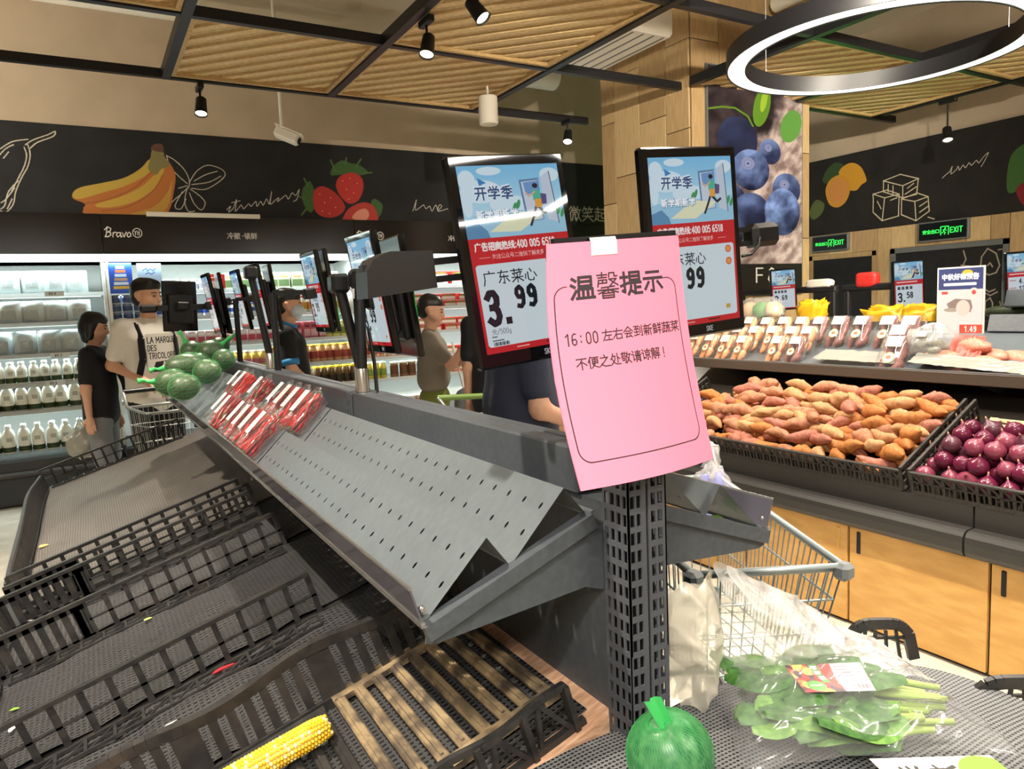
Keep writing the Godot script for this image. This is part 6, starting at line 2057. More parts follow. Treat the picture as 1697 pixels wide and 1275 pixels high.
func build_far_right() -> void:
	var X := 7.47
	# oak boards of the right wall around two openings, their dark insides painted as black panels
	var w := struct_node("wall_cladding_right")
	var mb: MB
	var y1 := 2.165
	var zcuts := []
	for u in [1341, 1372, 1412, 1453, 1476, 1516, 1556, 1600, 1640, 1672, 1700, 1760, 1830]:
		zcuts.append(on_x(u, 420, X).z)
	var ytop := 1.93
	for k in zcuts.size() - 1:
		var za: float = zcuts[k]
		var zb: float = zcuts[k + 1]
		var full: bool = k == 3 or k >= 9
		mb = MB.new()
		var lo := 0.0 if full else ytop
		mb.cbox(Vector3(X + 0.01, (lo + y1) / 2, (za + zb) / 2), Vector3(0.02, y1 - lo - 0.004, absf(za - zb) - 0.006), 0.003)
		mi(mb.mesh(), "cladding_board", M[["oak", "oak_light", "oak_dark"][k % 3]], w)
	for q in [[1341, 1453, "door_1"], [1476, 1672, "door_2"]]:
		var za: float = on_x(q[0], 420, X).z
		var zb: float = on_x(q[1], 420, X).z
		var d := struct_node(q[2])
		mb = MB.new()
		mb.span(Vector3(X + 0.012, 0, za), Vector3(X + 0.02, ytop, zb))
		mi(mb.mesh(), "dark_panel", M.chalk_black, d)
		for e in [[za, za + 0.05, 0.0, ytop], [zb - 0.05, zb, 0.0, ytop], [za, zb, ytop - 0.05, ytop]]:
			mb = MB.new()
			mb.span(Vector3(X - 0.01, e[2], e[0]), Vector3(X + 0.012, e[3], e[1]))
			mi(mb.mesh(), "door_frame", M.rail_top if q[2] == "door_2" else M.oak_dark, d)
	# chalk drawing on the second dark panel
	var ri := RI.new(256, 512, rgb(24, 22, 22))
	var za := on_x(1590, 440, X).z
	var zb := on_x(1670, 440, X).z
	var yt := 1.9
	var yb := 1.0
	var q2 := func(pp: Array) -> Array:
		var o := []
		for k in range(0, pp.size(), 2):
			var p := on_x(pp[k], pp[k + 1], X)
			o.append(Vector2((p.z - za) / (zb - za) * 256, (yt - p.y) / (yt - yb) * 512))
		return o
	for l in [[1594, 442, 1600, 430, 1596, 416], [1592, 440, 1612, 442], [1624, 444, 1626, 426, 1636, 412, 1650, 420, 1656, 440, 1650, 452, 1638, 456, 1626, 450, 1624, 440], [1636, 440, 1640, 436, 1644, 442], [1654, 414, 1666, 412, 1668, 430, 1662, 446], [1630, 478, 1638, 484, 1648, 480], [1628, 484, 1640, 490, 1652, 484], [1632, 520, 1632, 500, 1640, 494, 1644, 502, 1644, 520], [1630, 516, 1640, 520, 1652, 516], [1656, 500, 1658, 508, 1666, 506]]:
		ri.line(q2.call(l), 7, rgb(160, 152, 138))
	print_quad("chalk_pear_drawing", Vector3(X + 0.008, yt, za), Vector3(X + 0.008, yt, zb), Vector3(X + 0.008, yb, zb), Vector3(X + 0.008, yb, za), tex_mat("chalk_pear_print", ri.tex(), 0.8), get_node("door_2"))
	# exit signs
	ri = RI.new(512, 200, rgb(8, 12, 10))
	var gr := rgb(60, 255, 90)
	ri.text("安全出口", F, 40, 80, 46, 7, gr, 0.02)
	ri.line([Vector2(240, 56), Vector2(322, 56), Vector2(322, 150)], 10, gr)
	ri.line([Vector2(240, 56), Vector2(240, 150)], 10, gr)
	ri.oval(288, 76, 9, 9, gr)
	ri.line([Vector2(282, 88), Vector2(272, 112), Vector2(288, 126), Vector2(280, 146)], 10, gr)
	ri.line([Vector2(272, 112), Vector2(256, 130)], 9, gr)
	ri.line([Vector2(262, 96), Vector2(282, 90), Vector2(302, 104)], 7, gr)
	ri.text("EXIT", F, 338, 70, 66, 10, gr, 0.06)
	var em := tex_mat("exit_sign_screen", ri.tex(), 0.3, 1.3)
	for s in [[1347, 1403, 390, 416, "lit green exit sign beside the column edge"], [1523, 1602, 367, 397, "lit green exit sign over the chalk-drawn door"]]:
		var a := on_x(s[0], (s[2] + s[3]) / 2.0, X - 0.05)
		var b := on_x(s[1], (s[2] + s[3]) / 2.0, X - 0.05)
		var h := (b.z - a.z) * 0.36
		var yc := (a.y + b.y) / 2
		var t := thing("exit_sign", s[4], "exit sign", Vector3(X - 0.03, yc - h / 2, (a.z + b.z) / 2), 0.0, "lit exit signs")
		mb = MB.new()
		mb.cbox(Vector3(X - 0.028, yc, (a.z + b.z) / 2), Vector3(0.04, h + 0.03, b.z - a.z + 0.03), 0.006)
		partw(t, mb, "housing", M.rail_top)
		print_quad("sign_screen", Vector3(X - 0.05, yc + h / 2, a.z), Vector3(X - 0.05, yc + h / 2, b.z), Vector3(X - 0.05, yc - h / 2, b.z), Vector3(X - 0.05, yc - h / 2, a.z), em, t)
		var l := AreaLight3D.new()
		l.name = "sign_glow"
		l.area_size = Vector2((b.z - a.z) * 0.9, h * 0.8)
		l.light_color = Color(0.3, 1.0, 0.4)
		l.light_energy = 0.3
		l.shadow_enabled = true
		t.add_child(l)
		l.position = Vector3(X - 0.06, yc, (a.z + b.z) / 2) - t.position
		l.rotation.y = PI / 2
	# black rails and posts of the display stands behind the counter
	for q in [[1225, 1388, 486, 4.35, "long black display rail behind the bread bag"], [1398, 1490, 478, 4.35, "black display rail beside the second opening"]]:
		var a := on_x(q[0], q[2], q[3])
		var b := on_x(q[1], q[2], q[3])
		var t := thing("display_rail_stand", q[4], "display stand", Vector3(q[3], 0, (a.z + b.z) / 2))
		mb = MB.new()
		mb.cbox(Vector3(q[3], a.y, (a.z + b.z) / 2), Vector3(0.05, 0.045, b.z - a.z), 0.01)
		partw(t, mb, "rail", M.black_metal)
		for z in [a.z + 0.03, b.z - 0.03]:
			mb = MB.new()
			mb.cbox(Vector3(q[3], a.y / 2, z), Vector3(0.04, a.y, 0.04), 0.008)
			partw(t, mb, "post", M.black_metal)
	# packs resting on the rails
	mat("pack_white", rgb(206, 200, 186), 0.5)
	mat("pack_red", rgb(176, 36, 30), 0.5)
	for q in [[1359, 470, 4.35, 0.03, 0.1, "pack_white", "white paper pack lying on the long black rail", "pack"], [1438, 464, 4.35, 0.05, 0.075, "pack_red", "red wedge shaped pack on the second black rail", "pack"]]:
		var p := on_x(q[0], q[1], q[2])
		tag(mi(blob(Vector3.ZERO, Vector3(0.035, q[3], q[4]), 0.12, int(q[0]), 1.2, 18, 12, Basis.IDENTITY, 0.5).mesh(), "paper_pack", M[q[5]], null, p), q[6], q[7])

func ad_picture(ri: RI, x: float, y: float, w: float, h: float) -> void:
	var P := func(a: Array) -> Array:
		var o := []
		for k in range(0, a.size(), 2):
			o.append(Vector2(x + a[k] * w, y + a[k + 1] * h))
		return o
	for k in int(h):
		var f := k / h
		ri.rect(x, y + k, w, 1, rgb(120, 186, 226).lerp(rgb(176, 214, 232), minf(1.0, f * 1.6)))
	for c in [[0.08, 0.2, 0.2, 0.14], [0.2, 0.36, 0.24, 0.16], [0.05, 0.5, 0.16, 0.2], [0.46, 0.55, 0.2, 0.12], [0.9, 0.16, 0.16, 0.1], [0.3, 0.08, 0.12, 0.06]]:
		ri.oval(x + c[0] * w, y + c[1] * h, minf(c[2], minf(c[0], 1 - c[0]) + 0.001) * w, c[3] * h, rgb(206, 226, 238))
	ri.poly(P.call([0.0, 0.72, 0.3, 0.62, 0.7, 0.66, 1.0, 0.6, 1.0, 1.0, 0.0, 1.0]), rgb(150, 196, 220))
	ri.poly(P.call([0.0, 0.84, 0.12, 0.78, 0.2, 0.9, 0.22, 1.0, 0.0, 1.0]), rgb(92, 140, 178))
	ri.poly(P.call([0.18, 0.17, 0.26, 0.24, 0.19, 0.28]), rgb(60, 128, 190))
	# door with a running figure
	ri.poly(P.call([0.58, 0.22, 0.78, 0.2, 0.78, 0.8, 0.6, 0.82]), rgb(96, 132, 170))
	ri.poly(P.call([0.6, 0.25, 0.77, 0.23, 0.77, 0.79, 0.62, 0.81]), rgb(196, 206, 220))
	ri.poly(P.call([0.62, 0.26, 0.77, 0.24, 0.77, 0.4, 0.63, 0.44]), rgb(110, 150, 200))
	ri.poly(P.call([0.8, 0.2, 0.9, 0.1, 0.94, 0.86, 0.82, 0.8]), rgb(190, 202, 218))
	ri.line(P.call([0.9, 0.12, 0.93, 0.86]), 4, rgb(70, 90, 120))
	ri.poly(P.call([0.22, 0.92, 0.5, 0.66, 0.8, 0.7, 0.52, 0.94]), rgb(222, 224, 190))
	ri.line(P.call([0.72, 0.6, 0.68, 0.74, 0.64, 0.86]), 10, rgb(44, 44, 60))
	ri.line(P.call([0.73, 0.6, 0.8, 0.7, 0.84, 0.66]), 10, rgb(44, 44, 60))
	ri.poly(P.call([0.7, 0.36, 0.78, 0.38, 0.78, 0.5, 0.7, 0.52]), rgb(84, 178, 150))
	ri.poly(P.call([0.71, 0.5, 0.79, 0.5, 0.78, 0.62, 0.71, 0.62]), rgb(222, 160, 70))
	ri.poly(P.call([0.78, 0.42, 0.84, 0.44, 0.83, 0.58, 0.78, 0.58]), rgb(92, 82, 132))
	ri.oval(x + 0.735 * w, y + 0.31 * h, 0.028 * w, 0.035 * h, rgb(40, 34, 44))
	ri.line(P.call([0.72, 0.4, 0.66, 0.46, 0.63, 0.4]), 6, rgb(214, 170, 140))
	for q in [[0.5, 0.6], [0.54, 0.56], [0.94, 0.68], [0.98, 0.72]]:
		ri.oval(x + q[0] * w, y + q[1] * h, 0.018 * w, 0.07 * h, rgb(70, 150, 96), 0.4)
	ri.text("开学季", F, x + 0.13 * w, y + 0.28 * h, 0.115 * w, 0.026 * w, rgb(226, 236, 246), 0.1)
	ri.text("开学季", F, x + 0.135 * w, y + 0.29 * h, 0.115 * w, 0.013 * w, rgb(52, 78, 120), 0.1)
	ri.text("新学期新学", F, x + 0.12 * w, y + 0.62 * h, 0.078 * w, 0.018 * w, rgb(96, 134, 170), 0.06)
	ri.text("新学期新学", F, x + 0.117 * w, y + 0.615 * h, 0.078 * w, 0.011 * w, rgb(240, 246, 250), 0.06)

func price_print() -> Texture2D:
	var W := 480
	var H := 770
	var ri := RI.new(W, H, rgb(6, 6, 8))
	var x := 24.0
	var y := 34.0
	var w := 432.0
	var h := 690.0
	ri.rect(x, y, w, h, rgb(196, 40, 46))
	ad_picture(ri, x, y, w, h * 0.386)
	var cw := rgb(242, 236, 234)
	ri.text("广告招商热线:400 005 6518", F, x + w * 0.05, y + h * 0.408, 31, 4.6, cw, 0.05, 0.86)
	ri.text("关注公众号二维码了解更多", F, x + w * 0.2, y + h * 0.472, 19, 1.8, rgb(236, 190, 186), 0.05, 0.95)
	ri.line([Vector2(x + w * 0.08, y + h * 0.488), Vector2(x + w * 0.18, y + h * 0.488)], 2, rgb(230, 180, 170))
	ri.line([Vector2(x + w * 0.78, y + h * 0.488), Vector2(x + w * 0.88, y + h * 0.488)], 2, rgb(230, 180, 170))
	ri.rrect(x + 12, y + h * 0.525, w - 24, h * 0.44, 12, rgb(206, 220, 226))
	var dk := rgb(26, 32, 38)
	ri.text("广东菜心", F, x + w * 0.08, y + h * 0.56, 54, 4.5, dk, 0.08)
	ri.text("3.", F, x + w * 0.07, y + h * 0.668, 128, 25, dk, 0.16, 0.8)
	ri.text("99", F, x + w * 0.36, y + h * 0.655, 84, 17, dk, 0.16, 0.92)
	ri.text("元/500g", F, x + w * 0.08, y + h * 0.87, 22, 1.8, rgb(90, 98, 104), 0.05)
	for k in 2:
		ri.line([Vector2(x + w * 0.08, y + h * (0.912 + k * 0.02)), Vector2(x + w * (0.12 + k * 0.06), y + h * (0.912 + k * 0.02))], 5, rgb(110, 116, 120))
	for k in 22:
		ri.rect(x + w * 0.08 + k * 3, y + h * 0.942, [1, 2, 1, 3, 2][k % 5], 13, dk)
	for k in 2:
		ri.oval(x + w * 0.9, y + h * (0.56 + k * 0.075), 16, 16, rgb(206, 96, 52))
		ri.oval(x + w * 0.9, y + h * (0.56 + k * 0.075), 11, 11, rgb(228, 150, 84))
	ri.rect(x + w * 0.83, y + h * 0.9, 24, 18, rgb(196, 160, 80))
	ri.line([Vector2(x + w * 0.3, y + h * 0.982), Vector2(x + w * 0.42, y + h * 0.982)], 4, rgb(236, 180, 170))
	ri.line([Vector2(x + w * 0.6, y + h * 0.98), Vector2(x + w * 0.74, y + h * 0.98)], 5, rgb(70, 20, 24))
	ri.text("SKE", F, x + w * 0.56, H - 33, 22, 3, rgb(200, 196, 200), 0.05)
	return ri.tex()

func small_print(price_a: String, price_b: String, triple := false) -> Texture2D:
	var ri := RI.new(200, 320, rgb(8, 8, 10))
	ri.rect(8, 8, 184, 304, rgb(196, 42, 52))
	ad_picture(ri, 8, 8, 184, 116)
	ri.line([Vector2(24, 138), Vector2(150, 138)], 7, rgb(238, 210, 206))
	ri.rect(14, 156, 172, 148, rgb(210, 222, 230))
	if triple:
		for k in 3:
			ri.text(["4.99", "13.99", "2.99"][k], F, 80, 166 + k * 48, 34, 5, rgb(30, 34, 40))
			ri.line([Vector2(24, 178 + k * 48), Vector2(60, 178 + k * 48)], 5, rgb(190, 110, 110))
	else:
		for k in 4:
			ri.rect(26 + k * 26, 166, 18, 20, rgb(80, 84, 92) if k % 2 else rgb(60, 64, 72))
		ri.text(price_a, F, 26, 206, 62, 10, rgb(28, 32, 38), 0.1, 0.9)
		ri.text(price_b, F, 84, 204, 40, 6.5, rgb(28, 32, 38), 0.1, 0.9)
	return ri.tex()

func display(label: String, ctr: Vector3, b: Basis, w: float, h: float, scr: Material, boxed := true, group := "electronic price displays") -> Node3D:
	var t := thing("price_display", label, "display screen", ctr - b.y * h / 2, 0.0, group)
	t.transform = Transform3D(b, ctr - b.y * h / 2)
	var mb := MB.new()
	mb.cbox(Vector3(0, h / 2, -0.011), Vector3(w, h, 0.022), 0.005)
	part(t, mb, "casing", M.gloss_black)
	if scr:
		mb = MB.new()
		var hw := w / 2 - 0.004
		mb.vert(Vector3(-hw, h - 0.004, 0.001), Vector3(0, 0, 1), Vector2(0, 0)); mb.vert(Vector3(hw, h - 0.004, 0.001), Vector3(0, 0, 1), Vector2(1, 0)); mb.vert(Vector3(hw, 0.004, 0.001), Vector3(0, 0, 1), Vector2(1, 1)); mb.vert(Vector3(-hw, 0.004, 0.001), Vector3(0, 0, 1), Vector2(0, 1))
		mb.ix.append_array([0, 1, 2, 0, 2, 3])
		part(t, mb, "screen", scr)
	if boxed:
		mb = MB.new()
		mb.cbox(Vector3(0, h * 0.45, -0.034), Vector3(w * 0.72, h * 0.6, 0.026), 0.008)
		part(t, mb, "rear_housing", M.black_plastic)
		mb = MB.new()
		mb.cbox(Vector3(0, h * 0.5, -0.08), Vector3(0.07, 0.05, 0.08), 0.008)
		part(t, mb, "mount", M.black_plastic)
	return t

func build_displays() -> void:
	var scr := tex_mat("price_screen", price_print(), 0.03, 0.62)
	scr.metallic_specular = 0.6
	# two displays on the near crossbar, hanging a little askew
	var b1 := Basis(Vector3(0, 0, 1), deg_to_rad(5.0)) * Basis(Vector3.RIGHT, deg_to_rad(-5.5))
	var p1 := (on_z(737, 257, -1.15) + on_z(930, 252, -1.15)) / 2
	var c1: Vector3 = p1 - b1.y * 0.188
	display("large lit price display left of the pink notice reading 3.99", c1, b1, 0.243, 0.376, scr)
	var b2 := Basis(Vector3(0, 0, 1), deg_to_rad(4.2)) * Basis(Vector3.UP, deg_to_rad(-3))
	var p2 := (on_z(1062, 245, -1.09) + on_z(1215, 240, -1.09)) / 2
	display("large lit price display half hidden by the pink notice, before the column", p2 - b2.y * 0.19, b2, 0.245, 0.38, scr)
	# crossbar with its pole
	var t := thing("display_crossbar", "black twin-rail crossbar on a pole carrying the two large price displays", "display bracket", Vector3(SPX, 1.25, -1.1))
	var mb := MB.new()
	mb.tube([Vector3(0.757, 1.24, -1.035), Vector3(0.757, 1.6, -1.035)], 0.016, 14)
	mb.bar(Vector3(0.757, 1.585, -1.03), Vector3(0.757, 1.585, -1.21), 0.03, 0.03)
	partw(t, mb, "pole", M.black_metal)
	var a := on_z(600, 462, -1.21)
	var c := on_z(1275, 388, -1.21)
	var dirx := (c - a).normalized()
	var bb := Basis(dirx, Vector3(0, 0, 1).cross(dirx), Vector3(0, 0, 1))
	mb = MB.new()
	for s in [-0.016, 0.016]:
		mb.bar(a + bb.y * s, c + bb.y * s, 0.02, 0.012)
	partw(t, mb, "rail", M.black_metal)
	mb = MB.new()
	var prof := PackedVector2Array([Vector2(-0.005, -0.035), Vector2(0.125, -0.03), Vector2(0.125, 0.035), Vector2(0.045, 0.04), Vector2(0.015, 0.03), Vector2(0.0, 0.01)])
	mb.xf = Transform3D(bb, a)
	mb.prism(prof, -0.03, 0.03)
	partw(t, mb, "end_cap", M.black_plastic)
	mb = MB.new()
	mb.cbox(c - dirx * 0.03, Vector3(0.09, 0.055, 0.05), 0.012, bb)
	partw(t, mb, "end_cap", M.black_plastic)
	mb = MB.new()
	var w0 := on_z(1230, 425, -1.18)
	mb.tube([w0, w0 + Vector3(0.03, 0.005, 0), w0 + Vector3(0.055, 0.025, 0.0), w0 + Vector3(0.06, 0.045, 0)], 0.004, 6)
	partw(t, mb, "cable", M.black_plastic)
	# displays along the spine, seen almost edge-on; each pair hangs from its own pole
	var stations := [[-2.2, [[612, 488, 1, 1.15, true], [668, 492, -1, 1.35, false]], "beside the two chrome-footed poles"], [-3.4, [[522, 485, 1, 1.18, true], [545, 482, -1, 1.3, false]], "before the masked staff member"], [-4.35, [[428, 493, 1, 1.2, true], [455, 494, -1, 1.3, false]], "above the far chilli box"], [-4.85, [[349, 505, 1, 1.25, true], [373, 503, -1, 1.3, false], [397, 498, 1, 1.3, true]], "near the netted melons"]]
	for s in stations:
		var first := true
		var lastp := Vector3.ZERO
		for q in s[1]:
			var ctr := on_z(q[0], q[1], s[0])
			var turn: float = -1.56 if q[2] > 0 else 1.5
			var fb := Basis(Vector3.UP, turn) * Basis(Vector3.RIGHT, deg_to_rad(9 if q[2] > 0 else -7))
			display("narrow side view of a lit price display %s" % s[2] if q[4] else "dark price display seen from behind %s" % s[2], ctr, fb, 0.24, 0.38, scr if q[4] else null)
			if not first:
				var tt := thing("display_bracket", "black twin-rail bracket joining the price displays %s%s" % [s[2], "" if q[2] < 0 else ", second of the row"], "display bracket", (ctr + lastp) / 2)
				mb = MB.new()
				mb.tube([Vector3(0.757, 1.24, s[0] - 0.05), Vector3(0.757, ctr.y, s[0] - 0.05)], 0.015, 10)
				mb.bar(Vector3(0.757, ctr.y, s[0] - 0.05), (ctr + lastp) / 2 + Vector3(0, 0, -0.03), 0.02, 0.02)
				partw(tt, mb, "post", M.black_metal)
				mb = MB.new()
				for e in [-0.012, 0.012]:
					mb.bar(lastp + Vector3(0, e, -0.03), ctr + Vector3(0, e, -0.03), 0.014, 0.01)
				partw(tt, mb, "rail", M.black_metal)
			first = false
			lastp = ctr
	# poles with chrome feet
	for q in [[573, 640, -2.27, 470, "black display pole with a chrome foot on the spine joint, left of its pair"], [602, 650, -2.2, 462, "black display pole with a chrome foot on the spine joint, right of its pair"], [427, 606, -3.6, 452, "black display pole with a chrome foot behind the far chilli box"]]:
		var f := on_y(q[0], q[1], 1.25)
		f.z = q[2] if q[0] != 602 else f.z
		f.x = clampf(f.x, 0.735, 0.775)
		var top := on_z(q[0] - 12 if q[0] != 602 else q[0] - 6, q[3], f.z)
		var pt := thing("display_pole", q[4], "display pole", f)
		mb = MB.new()
		mb.tube([Vector3(0, 0.07, 0), top - f], 0.017, 12)
		part(pt, mb, "shaft", M.black_metal)
		mb = MB.new()
		mb.lathe([[0.0, 0.0], [0.023, 0.0], [0.021, 0.004], [0.02, 0.075], [0.0, 0.076]], 16)
		part(pt, mb, "chrome_foot", M.chrome)
		mb = MB.new()
		mb.cbox(top - f, Vector3(0.06, 0.06, 0.06), 0.01)
		part(pt, mb, "joint_block", M.black_plastic)
		mb = MB.new()
		mb.tube([Vector3(0.025, 0.2, 0.02), Vector3(0.035, 0.08, 0.03), Vector3(0.03, -0.02, 0.05), Vector3(0.02, -0.1, 0.045)], 0.004, 6)
		part(pt, mb, "cable", M.black_plastic)
	# dark display turned away, on a long arm in front of the walking man
	var dc := on_z(297, 508, -4.95)
	var fd := display("black back of a price display hiding part of the man's face", dc, Basis(Vector3.UP, PI + 0.1) * Basis(Vector3(0, 0, 1), deg_to_rad(2)), 0.2, 0.31, null)
	mb = MB.new()
	mb.xf = fd.transform.affine_inverse()
	var l := on_z(246, 512, -4.92)
	var r := on_z(345, 508, -4.92)
	mb.bar(l, r, 0.03, 0.035)
	part(fd, mb, "arm", M.black_plastic)
	mb = MB.new()
	mb.xf = fd.transform.affine_inverse()
	mb.cbox(l, Vector3(0.1, 0.05, 0.05), 0.012)
	part(fd, mb, "blunt_end", M.black_plastic)
	# small displays on the right-hand counter
	var list := [[[1281, 447], [1317, 514], -3.4, "3.", "69", "small lit price display reading 3.69 beside the bread bag", false, 0.62], [[1484, 433], [1529, 514], -2.55, "3.", "58", "small lit price display reading 3.58 beside the poster stand", false, 0.62], [[1672, 418], [1716, 502], -1.7, "4.", "99", "small lit price display with three prices beyond the poster stand", true, 0.62]]
	for q in list:
		var x := 4.2
		var tl := on_x(q[0][0], q[0][1], x)
		var br := on_x(q[1][0], q[1][1], x)
		var hh := tl.y - br.y
		var ww := hh * 0.62
		var fb := Basis(Vector3.UP, -0.62) * Basis(Vector3(0, 0, 1), deg_to_rad(2.5))
		display(q[5], (tl + br) / 2, fb, ww, hh, tex_mat("small_screen_%s" % q[4], small_print(q[3], q[4], q[6]), 0.1, 0.6), true, "small price displays")
		var pt := thing("display_pole", "thin black pole under the small display " + ["beside the bread bag", "beside the poster stand", "with three prices"][list.find(q)], "display pole", Vector3((tl.x + br.x) / 2 + 0.05, 0, (tl.z + br.z) / 2 - 0.05))
		mb = MB.new()
		mb.tube([Vector3(0, 0.0, 0), Vector3(0, br.y + hh * 0.3, 0)], 0.012, 10)
		part(pt, mb, "shaft", M.black_metal)

func build_sign() -> void:
	var K := 1.7
	var W := int(594 * K)
	var H := int(840 * K)
	var pink := rgb(238, 122, 150)
	var ri := RI.new(W, H, pink)
	var ink := rgb(34, 26, 34)
	# rounded border with a gap for the title
	var pts := []
	var x0 := 26.0 * K
	var x1 := 552.0 * K
	var y0 := 168.0 * K
	var y1 := 762.0 * K
	var r := 42.0 * K
	pts.append(Vector2(74 * K, y0))
	for k in 9:
		var a := -PI / 2 - PI / 2 * k / 8
		pts.append(Vector2(x0 + r + cos(a) * r, y0 + r + sin(a) * r))
	for k in 9:
		var a := PI - PI / 2 * k / 8
		pts.append(Vector2(x0 + r + cos(a) * r, y1 - r + sin(a) * r))
	for k in 9:
		var a := PI / 2 - PI / 2 * k / 8
		pts.append(Vector2(x1 - r + cos(a) * r, y1 - r + sin(a) * r))
	for k in 9:
		var a := -PI / 2 * k / 8
		pts.append(Vector2(x1 - r + cos(a) * r, y0 + r + sin(a) * r))
	pts.append(Vector2(x1 - 62 * K, y0))
	ri.line(pts, 4.5 * K, ink)
	var xe := ri.text("温", F, 88 * K, 130 * K, 92 * K, 12 * K, ink, 0.06, 1.06)
	xe = ri.text("馨", F, xe, 126 * K, 97 * K, 6.6 * K, ink, 0.03, 1.02)
	ri.text("提示", F, xe, 130 * K, 92 * K, 12 * K, ink, 0.06, 1.06)
	xe = ri.text("16", F, 52 * K, 336 * K, 46 * K, 5 * K, ink, 0.06)
	xe = ri.text("：", F, xe - 6 * K, 336 * K, 42 * K, 5.4 * K, ink, -0.1)
	xe = ri.text("00", F, xe - 4 * K, 336 * K, 46 * K, 5 * K, ink, 0.06)
	ri.text("左右会到新鲜蔬菜", F, xe + 12 * K, 336 * K, 42 * K, 4.6 * K, ink, 0.045)
	ri.text("不便之处敬请谅解！", F, 82 * K, 424 * K, 42 * K, 4.6 * K, ink, 0.045)
	var pm := tex_mat("notice_print", ri.tex(), 0.75)
	var tl := on_z(906, 405, -1.015)
	var tr := on_z(1124, 390, -1.015)
	var bl := on_z(950, 810, -0.862)
	var br := on_z(1168, 757, -0.862)
	var t := thing("paper_notice", "pink paper notice with black Chinese writing taped between the two large displays", "notice", (bl + br) / 2)
	var nu := 16
	var nv := 24
	var sheet := func(u: float, v: float, off: float) -> Vector3:
		var p := tl.lerp(tr, u).lerp(bl.lerp(br, u), v)
		p.x += -0.016 * sin(v * PI) * (1 - u * 0.6)
		p.z += 0.012 * sin(u * PI) * (0.3 + v) + 0.02 * v * v + off
		return p
	var mb := MB.new()
	var g := PackedVector3Array()
	for j in nv:
		for i in nu:
			g.append(sheet.call(i / (nu - 1.0), j / (nv - 1.0), 0.0))
	mb.surf(g, nu, nv)
	partw(t, mb, "paper_sheet", pm)
	mb = MB.new()
	g = PackedVector3Array()
	for j in nv:
		for i in nu:
			g.append(sheet.call(i / (nu - 1.0), j / (nv - 1.0), -0.002))
	mb.surf(g, nu, nv)
	mat("paper_back", pink, 0.75)
	partw(t, mb, "paper_back", M.paper_back)
	# tape over the top edge
	mb = MB.new()
	g = PackedVector3Array()
	for j in 8:
		for i in 4:
			var v := lerpf(-0.04, 0.068, j / 7.0)
			var u := lerpf(0.3, 0.49, i / 3.0)
			var p: Vector3 = sheet.call(u, maxf(v, 0.0), 0.0012)
			if v < 0:
				p += Vector3(0.0, 0.006, v * 0.42)
			g.append(p)
	mb.surf(g, 4, 8)
	mat("tape", rgb(226, 222, 212), 0.35)
	partw(t, mb, "tape_strip", M.tape)
	# rail the notice is taped to
	var rt := thing("notice_rail", "black metal bar above the pink notice that its tape is folded over", "bar", (tl + tr) / 2 + Vector3(0, -0.002, -0.012))
	mb = MB.new()
	mb.bar(tl + Vector3(0.02, 0.0, -0.012), tr + Vector3(0.0, 0.0, -0.012), 0.012, 0.02)
	partw(rt, mb, "bar", M.black_metal)
	mb = MB.new()
	mb.bar((tl + tr) / 2 + Vector3(-0.02, -0.005, -0.01), Vector3(0.757, 1.585, -1.05), 0.02, 0.015)
	partw(rt, mb, "bracket", M.black_metal)

var _pot := []
func potato_meshes() -> Array:
	if _pot.size():
		return _pot
	var r2 := RandomNumberGenerator.new()
	r2.seed = 99
	for k in 10:
		var ln := r2.randf_range(0.12, 0.19)
		var rad := r2.randf_range(0.026, 0.034) * (1.15 if ln < 0.15 else 1.0)
		var bend := r2.randf_range(-0.02, 0.03)
		var pw := r2.randf_range(0.55, 0.95)
		var fn := FastNoiseLite.new()
		fn.seed = k
		fn.frequency = 14.0
		var p := PackedVector3Array()
		for j in 15:
			var f := j / 14.0 * 2 - 1
			var rr: float = rad * pow(maxf(0.0, 1 - f * f), pw) + 0.0015
			var off := Vector3(0, bend * f * f - bend * 0.4, 0.006 * sin(f * 3 + k))
			for i in 12:
				var a := TAU * i / 12
				var d := Vector3(0, cos(a), sin(a))
				var nn := 1.0 + 0.35 * fn.get_noise_3d(f * 0.15, d.y * 0.1, d.z * 0.1)
				p.append(Vector3(f * ln / 2, 0, 0) + off + d * rr * nn)
		var mb := MB.new()
		mb.surf(p, 12, 15, true, false, true)
		_pot.append(mb.mesh())
	return _pot

